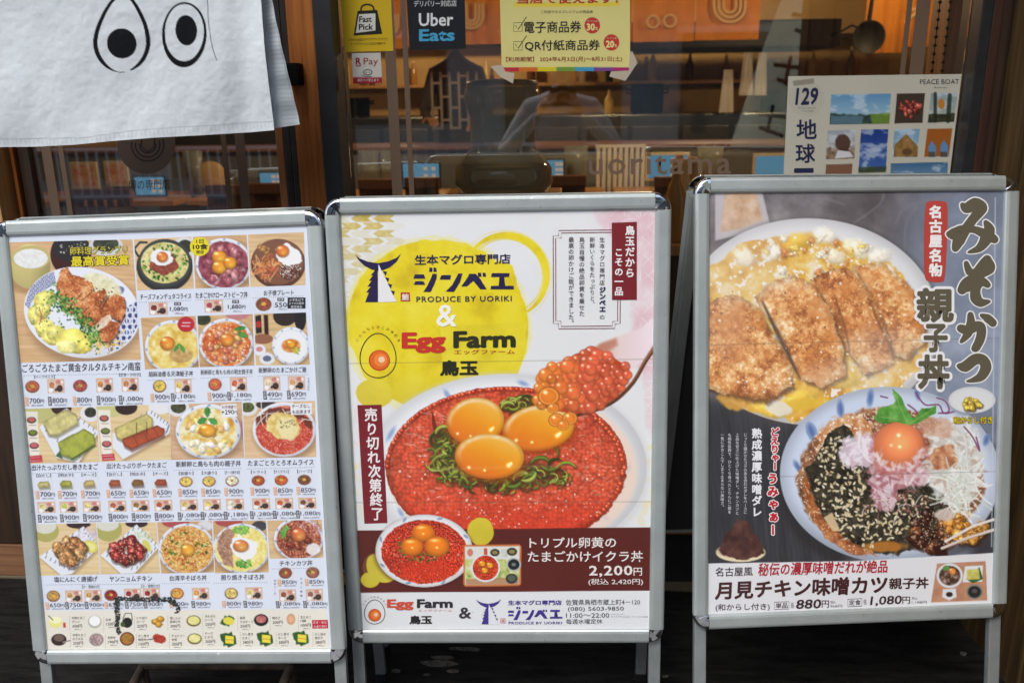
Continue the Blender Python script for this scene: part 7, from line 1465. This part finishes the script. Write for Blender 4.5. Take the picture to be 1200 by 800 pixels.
# caption strip
BR1 = (70, 36, 38); RD = (170, 36, 48)
G.text('名古屋風', 838.5, 664.5, 882, 675, (60, 50, 56), -.8, .014); G.text('秘伝の濃厚味噌だれが絶品', 888, 659.5, 1039.5, 674.5, RD, -4, .022, shear=1.5)
G.text('月見チキン味噌カツ', 838, 681.5, 1039, 702, BR1, -7.5, .034, shear=1); G.text('親子丼', 1042, 677, 1088, 690, BR1, -1.2, .026)
G.text('(和からし付き)', 838.5, 707.5, 902, 716.3, (66, 54, 60), -1.2, .012)
G.stroke([(907.5, 705), (924.5, 704.4), (924.5, 713), (907.5, 713.6)], .7, (80, 70, 76), .0005, True); G.text('単品', 909, 706, 923, 712.2, (66, 54, 60), -.4, .01); G.text('税抜', 926.8, 705.4, 930.2, 712, (90, 80, 86))
G.text('880', 932.5, 702.3, 961.5, 713, (60, 40, 46), -.8, .02, shear=1.5); G.text('円', 963, 703, 971.5, 711.5, (60, 40, 46), 0, .012); G.text('税込', 973, 703.5, 979, 706.5, (110, 100, 106)); G.text('968円', 973, 708, 987, 711.4, (110, 100, 106))
G.stroke([(993.5, 701.6), (1010, 700.8), (1010, 709.6), (993.5, 710.4)], .7, (80, 70, 76), .0005, True); G.text('定食', 995, 702.6, 1008.6, 708.8, (66, 54, 60), -.4, .01); G.text('税抜', 1012, 701.5, 1015.4, 708.2, (90, 80, 86))
G.text('1,080', 1019.5, 698.5, 1056, 710, (60, 40, 46), -1.4, .02, shear=1.5); G.text('円', 1057.5, 698.6, 1066.5, 707, (60, 40, 46), 0, .012); G.text('税込', 1068.5, 699, 1075, 702, (110, 100, 106)); G.text('1,188円', 1068.5, 703.5, 1086, 706.8, (110, 100, 106))
G.make('lettering', posterR)
# ------------------------------------------------------------------ stickers and papers on the window glass
def wallpos(y):
    def f(px, py, lift=0.): return on(px, py, 1, y - lift)
    return f
def sheet_on_glass(name, lab, cat, quad, col, step=.9, paint=None, thick=.0012, y=YG - .002):
    pos_ = wallpos(y); cpx = (quad[0][0] + quad[2][0]) / 2; bz = pos_(np.array([quad[3][0]]), np.array([quad[3][1]]))[0]
    t = thing(name, lab, cat, tuple(bz), 'stickers on the window glass' if name == 'sticker' else None)
    P = Pic(quad, step, c3(*col))
    if paint: paint(P)
    P.make('printed_face', pos_, 0.0002, M['paper'], t)
    q = pos_(np.array([p[0] for p in quad]), np.array([p[1] for p in quad])); q2 = q + np.array([0, thick, 0])
    put('paper_back', np.concatenate([q + np.array([0, .0001, 0]), q2]), [(0, 1, 2, 3), (7, 6, 5, 4), (0, 4, 5, 1), (1, 5, 6, 2), (2, 6, 7, 3), (3, 7, 4, 0)], M['backwhite'], t)
    return t, Layer(pos_)
M['paper'] = mat('sticker_paper', rough=.5, attr=True, spec=.3)
# yellow bag sticker
t, G = sheet_on_glass('sticker', 'yellow sticker with a black shopping bag drawing on the window glass', 'sticker', [(398, -8), (458, -8), (461, 60), (404, 61)], (206, 172, 26), 3)
K1 = (34, 30, 18)
G.poly([(419, 13), (442, 12), (448, 40), (414.5, 42)], K1, .0005); G.poly([(420.5, 17), (440, 16), (440, 36), (417, 39)], (216, 214, 206), .0007)
G.stroke(thin([(423, 14), (424, 8), (430, 5.5), (436.5, 7.5), (438.5, 13)]), 2, K1, .0006); G.text('Fast', 421, 19.5, 435.5, 26.5, K1, -.3, .03); G.text('Pick', 420.5, 28.5, 437, 35.5, K1, -.3, .03)
G.text('こちらのお店はテイクアウトアプリで', 408, 45, 454, 48.5, K1, -.6); G.text('テイクアウトのご注文が可能です', 411, 50, 452, 53.4, K1, -.6); G.make('sticker_print', t, M['paper'])
# delivery sticker
t, G = sheet_on_glass('sticker', 'black delivery sticker with white and blue lettering on the window glass', 'sticker', [(476, -10), (544.5, -10), (546, 57.5), (480, 59.5)], (22, 24, 30), 4)
G.text('デリバリー対応店', 485, 1, 535, 8.4, (214, 214, 214), -.6, .012); G.text('Uber', 491, 16, 531, 31, (226, 226, 226), -.6, .02); G.text('Eats', 491.5, 35, 532.5, 48.5, (70, 160, 200), -.6, .03); G.make('sticker_print', t, M['paper'])
# pay sticker
def paypaint(P): P.poly([(411, 91), (449, 90.5), (449, 100), (411, 100)], c3(150, 30, 44), .8)
t, G = sheet_on_glass('sticker', 'small white payment sticker with a red foot below the yellow sticker', 'sticker', [(412, 62.5), (446, 62), (448, 97.5), (414, 98.5)], (196, 194, 186), 1.2, paypaint)
G.text('R', 417, 68, 423, 76, (150, 30, 44), 0, .03); G.rect(417, 77, 423, 78, (150, 30, 44), .0005); G.text('Pay', 426, 68, 443, 78.4, (150, 30, 44), -.2, .0)
G.ell(431, 85, 5.5, 3.6, (60, 58, 58), .0005, 20); G.ell(431, 85, 4.4, 2.6, (196, 194, 186), .0006, 20); G.ell(429, 85, .8, .8, (60, 58, 58), .0007, 8); G.ell(433, 85, .8, .8, (60, 58, 58), .0007, 8); G.stroke([(424, 88), (428, 90), (436, 90)], .7, (60, 58, 58), .0006); G.text('楽天ペイ使えます', 419, 92.5, 444, 96, (226, 214, 214), -.2); G.make('sticker_print', t, M['paper'])
# yellow voucher paper with tape
def vp(P):
    P.all(lambda X, Y: c3(222, 212, 134) * (1 + .05 * (fbm(X, Y, 40, 2, 3) - .5))[..., None])
    P.poly([(602, 4), (726, 3), (726, 7.5), (602, 8.5)], c3(232, 206, 60), .8, .9)
    for k, c in enumerate(((190, 44, 60), (206, 110, 40), (212, 196, 40), (110, 150, 60), (60, 150, 190), (120, 70, 140), (170, 40, 110))): P.poly([(586 + k * 22, 79), (609 + k * 22, 79), (609 + k * 22, 86), (586 + k * 22, 86)], c3(*c), .6)
t, G = sheet_on_glass('paper_notice', 'yellow paper notice about gift vouchers taped to the window glass', 'notice', [(585.5, -12), (738, -12), (738.5, 83.2), (588, 84.2)], (222, 212, 134), .9, vp)
G.text('当店で使えます！', 606, -5, 724, 4.5, (186, 56, 40), -.5, .03); G.text('ご利用できるプレミアム付商品券', 634, 12.5, 695, 16, (90, 80, 60), -.2)
TK = (52, 46, 40)
G.text('電子商品券', 614, 25.5, 681, 39, TK, -.8, .018); G.text('QR付紙商品券', 615, 47.5, 703, 60.5, TK, -.8, .018)
for x, y in ((602, 27), (602, 49)):
    G.stroke([(x, y), (x + 10, y - .2), (x + 10, y + 10), (x, y + 10)], .7, (90, 80, 60), .0005, True); G.stroke([(x + 2, y + 3), (x + 5, y + 8), (x + 15, y - 7)], .9, TK, .0006)
for x, y, s in ((694, 30, '30'), (716.5, 50, '20')): G.ell(x, y, 9.2, 9.6, (196, 60, 50), .0005, 28); G.text(s, x - 6.4, y - 2, x + 3, y + 6, (236, 222, 150), 0, .04); G.text('%', x + 3.6, y + 2, x + 6.6, y + 5.6, (236, 222, 150), 0, .02); G.text('プレミアム率', x - 6, y - 6, x + 6, y - 3.8, (236, 222, 180))
G.text('【利用期間】 2024年6月3日(月)～8月31日(土)', 593, 67, 729, 73.5, (150, 60, 44), -.8, .012); G.make('notice_print', t, M['paper'])
for pts in ([(589, 76), (575, 78), (586, 90), (601, 98), (603, 86), (592, 84)], [(738, 62), (741, 60), (747, 74), (733, 95), (714, 90), (716, 84), (737, 83)]):
    p = wallpos(YG - .0035)(np.array([a_[0] for a_ in pts]), np.array([a_[1] for a_ in pts])); n = len(pts); put('tape', np.concatenate([p, p + np.array([0, .0006, 0])]), [tuple(range(n)), tuple(range(2 * n - 1, n - 1, -1))] + [(i, (i + 1) % n, n + (i + 1) % n, n + i) for i in range(n)], M['tape'], t)
# travel poster
def tp(P):
    P.all(lambda X, Y: c3(186, 182, 168) * (1 + .03 * (fbm(X, Y, 40, 2, 3) - .5))[..., None])
    def land(q, fn): P.poly(q, fn, .7)
    def sky(a_, b_, y0, y1, seed, low=(60, 84, 50)):
        def f(X, Y, *_):
            t = (Y - y0) / (y1 - y0); c = ramp(np.clip(t, 0, 1), [c3(*a_), c3(*b_)]); cl = sm(.5, .7, fbm(X * .6, Y, 9, seed, 4)); c = c + (c3(206, 214, 222) - c) * (cl * .6)[..., None]; g = sm(.58, .64, t + .14 * (fbm(X, Y, 6, seed + 3, 3) - .5)); return c * (1 - g[..., None]) + (c3(*low) * (.5 + fbm(X, Y, 4, seed + 5, 3))[..., None]) * g[..., None]
        return f
    land([(974, 111), (1044, 110), (1042, 145), (972, 146)], sky((90, 140, 180), (170, 196, 206), 110, 150, 3, (50, 70, 60))); P.poly([(974, 136), (1012, 136), (1010, 145.5), (973, 146)], c3(90, 120, 140), 2, .8); P.poly([(1020, 134), (1043, 132), (1042, 145), (1022, 145)], c3(110, 140, 50), 2, .8)
    land([(1051, 110), (1084, 109.5), (1081, 144), (1048, 145)], c3(60, 50, 40)); chunks(P, 1065, 128, 13, 9, 22, ((170, 70, 60), (190, 96, 80), (140, 50, 44)), (2.5, 4.5), 4, .3)
    land([(1091, 109.5), (1122, 109), (1118, 143), (1087, 144)], sky((130, 150, 160), (170, 170, 150), 108, 150, 7, (50, 50, 36))); P.ell(1103, 122, 4, 6, c3(180, 120, 40)); P.line([(1096, 110), (1096, 142)], 4, c3(34, 40, 26), 1.5, .8); P.line([(1113, 112), (1111, 142)], 5, c3(34, 40, 26), 2, .8)
    land([(970, 153), (1003, 152), (1001, 186), (968, 187)], sky((150, 160, 170), (140, 130, 120), 150, 190, 9, (130, 110, 90))); P.ell(988, 168, 9, 10, c3(70, 44, 34), 0, 2, .9, .2); P.poly([(978, 186), (982, 176), (996, 178), (1000, 184)], c3(200, 200, 206), 1)
    land([(1009, 152), (1041, 151.5), (1038, 201), (1006, 202)], sky((26, 52, 120), (80, 120, 180), 150, 230, 4)); P.ell(1024, 176, 9, 2.5, c3(170, 180, 200), 0, 2, .7, .3); P.poly([(1006, 196), (1039, 195), (1038, 202), (1006, 203)], c3(50, 60, 40), 2, .8)
    land([(1048, 151.5), (1078, 151), (1075, 184), (1045, 185)], sky((110, 150, 180), (170, 186, 190), 150, 220, 8)); P.poly([(1047, 184), (1048, 170), (1062, 157), (1076, 172), (1075, 184)], t_food(((110, 80, 40), (160, 124, 72)), 4, 4), 1); P.ell(1063, 178, 6, 4, c3(80, 56, 36), 0, 1.5, .8)
    land([(1087, 151), (1116, 150.5), (1112, 183), (1083, 184)], c3(150, 84, 30)); P.poly([(1088, 184), (1088, 172), (1092, 165), (1097, 172), (1097, 184)], c3(90, 130, 170), .9); P.poly([(1102, 184), (1102, 171), (1106, 164), (1111, 171), (1111, 184)], c3(90, 130, 170), .9)
    for x in (1092, 1106): P.poly([(x - 4, 178), (x + 4, 178), (x + 4, 184), (x - 4, 184)], c3(80, 60, 40), 1, .8)
    land([(968, 193), (999, 192), (998, 206), (967, 206)], c3(120, 84, 66)); land([(1044, 191.5), (1111, 190), (1110, 206), (1043, 206)], sky((50, 90, 130), (120, 150, 170), 188, 214, 6, (70, 80, 90)))
    P.ell(945, 116, 21, 21, c3(176, 172, 158), 0, .8, .5); P.poly([(929, 95), (954, 92), (954, 98), (930, 101)], c3(130, 124, 108), .8, .8)
t, G = sheet_on_glass('travel_poster', 'white travel poster with a grid of landscape photographs behind the right board', 'poster', [(924, 89.5), (1127, 87), (1112, 212), (918, 213)], (186, 182, 168), .85, tp)
NB = (36, 40, 72)
G.text('129', 932, 103.5, 957.5, 123, NB, -.6, .03, shear=2); G.text('ワンハンドレッド', 936, 125.5, 956, 128, (90, 90, 100)); G.text('クルーズ2025', 940, 129, 953, 131, (90, 90, 100)); G.text('PEACE BOAT', 1078, 93.2, 1124, 99, (40, 44, 50), -.4, .0); G.text('30th', 1094, 102, 1110, 103.6, (110, 110, 110))
G.text('地', 933.5, 140.5, 957, 163, NB, -.3, .02); G.text('球', 932.5, 169, 955, 191, NB, -.3, .02); G.text('一', 931, 198, 953, 202, NB, -.3, .04); G.make('poster_print', t, M['paper'])
# brown vinyl lettering on the big pane and on the door
G = Layer(wallpos(YG - .0006)); G.text('uoritama', 690, 179.5, 856.5, 205, (112, 92, 76), -1.0, .012, spacing=1.12); o = G.make('vinyl_lettering', w, M['paper'])
G = Layer(wallpos(yd + .0054)); VC = (92, 76, 66)
n = 40
def ring(cx, cy, r0, r1, a0, a1, col, lf, n=28, sy=1.):
    pts = []; 
    for k in range(n + 1): a_ = math.radians(a0 + (a1 - a0) * k / n); pts += [(cx + r0 * math.cos(a_), cy + sy * r0 * math.sin(a_)), (cx + r1 * math.cos(a_), cy + sy * r1 * math.sin(a_))]
    G.add(pts, [t_ for k in range(n) for t_ in ((2 * k, 2 * k + 1, 2 * k + 3), (2 * k, 2 * k + 3, 2 * k + 2))], col, lf)
G.ell(171.5, 169, 34, 35, VC, 0, 48)
for r in (8.5, 13.5, 18): ring(173, 170, r, r + 1.6, -10 if r < 10 else -20, 190, (40, 34, 34), .0004)
G.stroke([(166, 160), (166, 172), (173, 178), (181, 172), (181, 150)], 1.6, (40, 34, 34), .0004)
G.text('卵の専門店', 151, 211, 199, 223, (66, 56, 52), -1, .0); G.vtext('鳥玉', 127, 215, 227, 6, VC); G.vtext('たまごの', 229, 206, 224, 5, VC); G.poly([(127, 247), (130, 243), (155, 242), (159, 246), (159, 252), (127, 253)], VC, .0003); G.poly([(188, 242), (232, 240), (232, 246), (188, 248)], VC, .0003)
G.make('vinyl_emblem', dr, M['paper'])
# ------------------------------------------------------------------ white banner with the two egg eyes
def clothpaint(P):
    def f(X, Y):
        c = c3(206, 212, 215) * (1 + .05 * (fbm(X, Y, 60, 3, 4) - .5) + .025 * (fbm(X, Y, 3, 9, 2) - .5))[..., None]; return c
    P.all(f)
    hem = lambda x: np.interp(x, [0, 40, 100, 160, 240, 322], [172, 172, 171, 162, 157, 151.5])
    P.line([(x, float(hem(x)) - 9.5) for x in range(-60, 330, 8)], .8, c3(150, 156, 158), .9, .8)
    for x in range(-40, 322, 5): P.line([(x, float(hem(x)) - 9), (x + RG.uniform(-1, 2), float(hem(x)) - RG.uniform(1, 4))], 1.4, c3(178, 184, 186), 1.5, .45)
    K0 = c3(20, 21, 24)
    # left egg: outline thick at the sides, almost open at the foot
    out = []; inn = []
    for t in np.linspace(0, 2 * math.pi, 64, endpoint=False):
        s_, c_ = math.sin(t), math.cos(t); ex = 33 * c_ * (1 - .12 * (-s_)) ; ey = 48 * s_ if s_ < 0 else 45 * s_
        ex *= (.80 + .20 * sm(-1.1, .35, np.array(s_))); out.append((142 + ex + 1.5 * -s_, 40 + ey))
        th = 3.2 + 1.8 * abs(c_) - 2.9 * max(0, s_) ** 10; inn.append((142 + ex * (1 - th / 33) + 1.5 * -s_, 40 + ey * (1 - th / 45)))
    P.poly(out, K0, .9); P.poly(inn, c3(207, 213, 216), .9); P.poly([(143, 82), (151, 82), (150, 88), (145, 88)], c3(206, 212, 215), .8)
    P.ell(141.5, 51, 17, 17.5, K0, 0, .9)
    P.ell(215.5, 41, 26.5, 38, K0, 3, .9); P.ell(215.5, 38.5, 23.2, 33.5, c3(207, 213, 216), 3, .9); P.ell(218, 35.8, 12.6, 17.6, K0, -3, .9)
    P.line(thin([(243, -4), (245, 30), (249, 55), (254, 70)], 4), .9, c3(60, 62, 64), .8, .8)
yb = -.22; cpos = lambda px, py, lift=0.: on(px, py, 1, yb)
def wave(Pw, X, Y):
    Pw = Pw.copy(); amp = sm(-80, 160, Y)
    Pw[:, 1] += amp * (.0016 * np.sin(X / 21.) + .0008 * np.sin(X / 9. + Y / 40.) + .008 * np.sin((X - Y) / 60.) + .003 * np.sin((X * .8 + Y) / 27.)) + .0015 * (fbm(X, Y, 14, 5, 3) - .5) * 2
    Pw[:, 1] += .012 * sm(255, 300, X) * np.sin((X - 250) / 16.)
    Pw += ((CP - Pw) * 0); return Pw
bn_ = thing('fabric_banner', 'white fabric banner with two black egg-shaped eyes hanging in front of the door', 'banner', tuple(on(170., 172., 1, yb)))
def cloth_quad(P, bottom, xr):
    """reshape the grid so that the lower edge follows the hem"""
    v = np.linspace(0, 1, P.ny)[:, None]; u = np.linspace(0, 1, P.nx)[None]
    x = (-70) * (1 - u) + u * (xr[0] + (xr[1] - xr[0]) * v); P.X = np.broadcast_to(x, P.X.shape).copy(); bt = bottom(P.X); P.Y = -70 + (bt + 70) * v * np.ones_like(u)
    P.rx0 = P.Y.min(1); P.rx1 = P.Y.max(1); P.cx0 = P.X.min(0); P.cx1 = P.X.max(0)
PB = Pic([(-70, -70), (306, -70), (324, 152), (-70, 172)], 1.0); cloth_quad(PB, lambda x: np.interp(x, [-70, 0, 40, 90, 130, 180, 240, 290, 323], [174, 172.5, 172, 169.5, 165.5, 161.5, 158.5, 155.5, 152.5]), (300, 322.5))
clothpaint(PB); o = PB.make('front_cloth', cpos, 0, M['cloth'], bn_, 1., wave); o.data.polygons.foreach_set('use_smooth', [True] * len(o.data.polygons))
def backpaint(P):
    P.all(lambda X, Y: c3(206, 213, 216) * (1 + .04 * (fbm(X, Y, 20, 5, 3) - .5))[..., None])
    for y in range(-60, 150, 5): P.line([(308 + y * .18, y), (322 + y * .18, y - RG.uniform(0, 3))], 1.3, c3(164, 172, 176), 1.5, .5)
    P.line([(320 + (y + 70) * .0 + y * .19, y) for y in range(-70, 150, 10)], .8, c3(150, 156, 160), .9, .7)
PB2 = Pic([(268, -70), (306, -70), (350, 146), (300, 154)], 1.2); backpaint(PB2)
o = PB2.make('rear_cloth', lambda a_, b_, l=0.: on(a_, b_, 1, yb + .03), 0, M['cloth'], bn_, 1., lambda Pw, X, Y: Pw + np.stack([0 * X, .004 * np.sin(Y / 5.) * .4 + .010 * np.sin(X / 9.), 0 * X], 1)); o.data.polygons.foreach_set('use_smooth', [True] * len(o.data.polygons))
zr = ZY(150, -66, yb); MB().tube([(XY(-90, yb, -66), yb + .012, zr), (XY(330, yb, -66), yb + .012, zr)], .012, 10).put('pole', M['wood_dark'], bn_)
# rusty bars of a low stand under the left board
rs = thing('low_stand', 'low rusty metal stand on the ground under the left board', 'stand', tuple(on(255., 790., 2, .02)))
a0 = on(168., 779., 2, .10); a1 = on(150., 812., 2, .06); b0 = on(341., 779., 2, .10); b1 = on(327., 812., 2, .06)
for p, q_ in ((a0, a1), (b0, b1)): MB().tube([tuple(p), tuple(q_)], .010, 10).put('side_bar', M['rust'], rs); MB().tube([tuple(q_), (q_[0], q_[1] - .02, .006)], .009, 8).put('leg', M['rust'], rs); MB().tube([tuple(p), (p[0], p[1] + .005, .006)], .009, 8).put('leg', M['rust'], rs)
MB().tube([tuple(a0), tuple(b0)], .010, 10).put('cross_bar', M['rust'], rs)
bpy.data.objects.remove(_to, do_unlink=True)
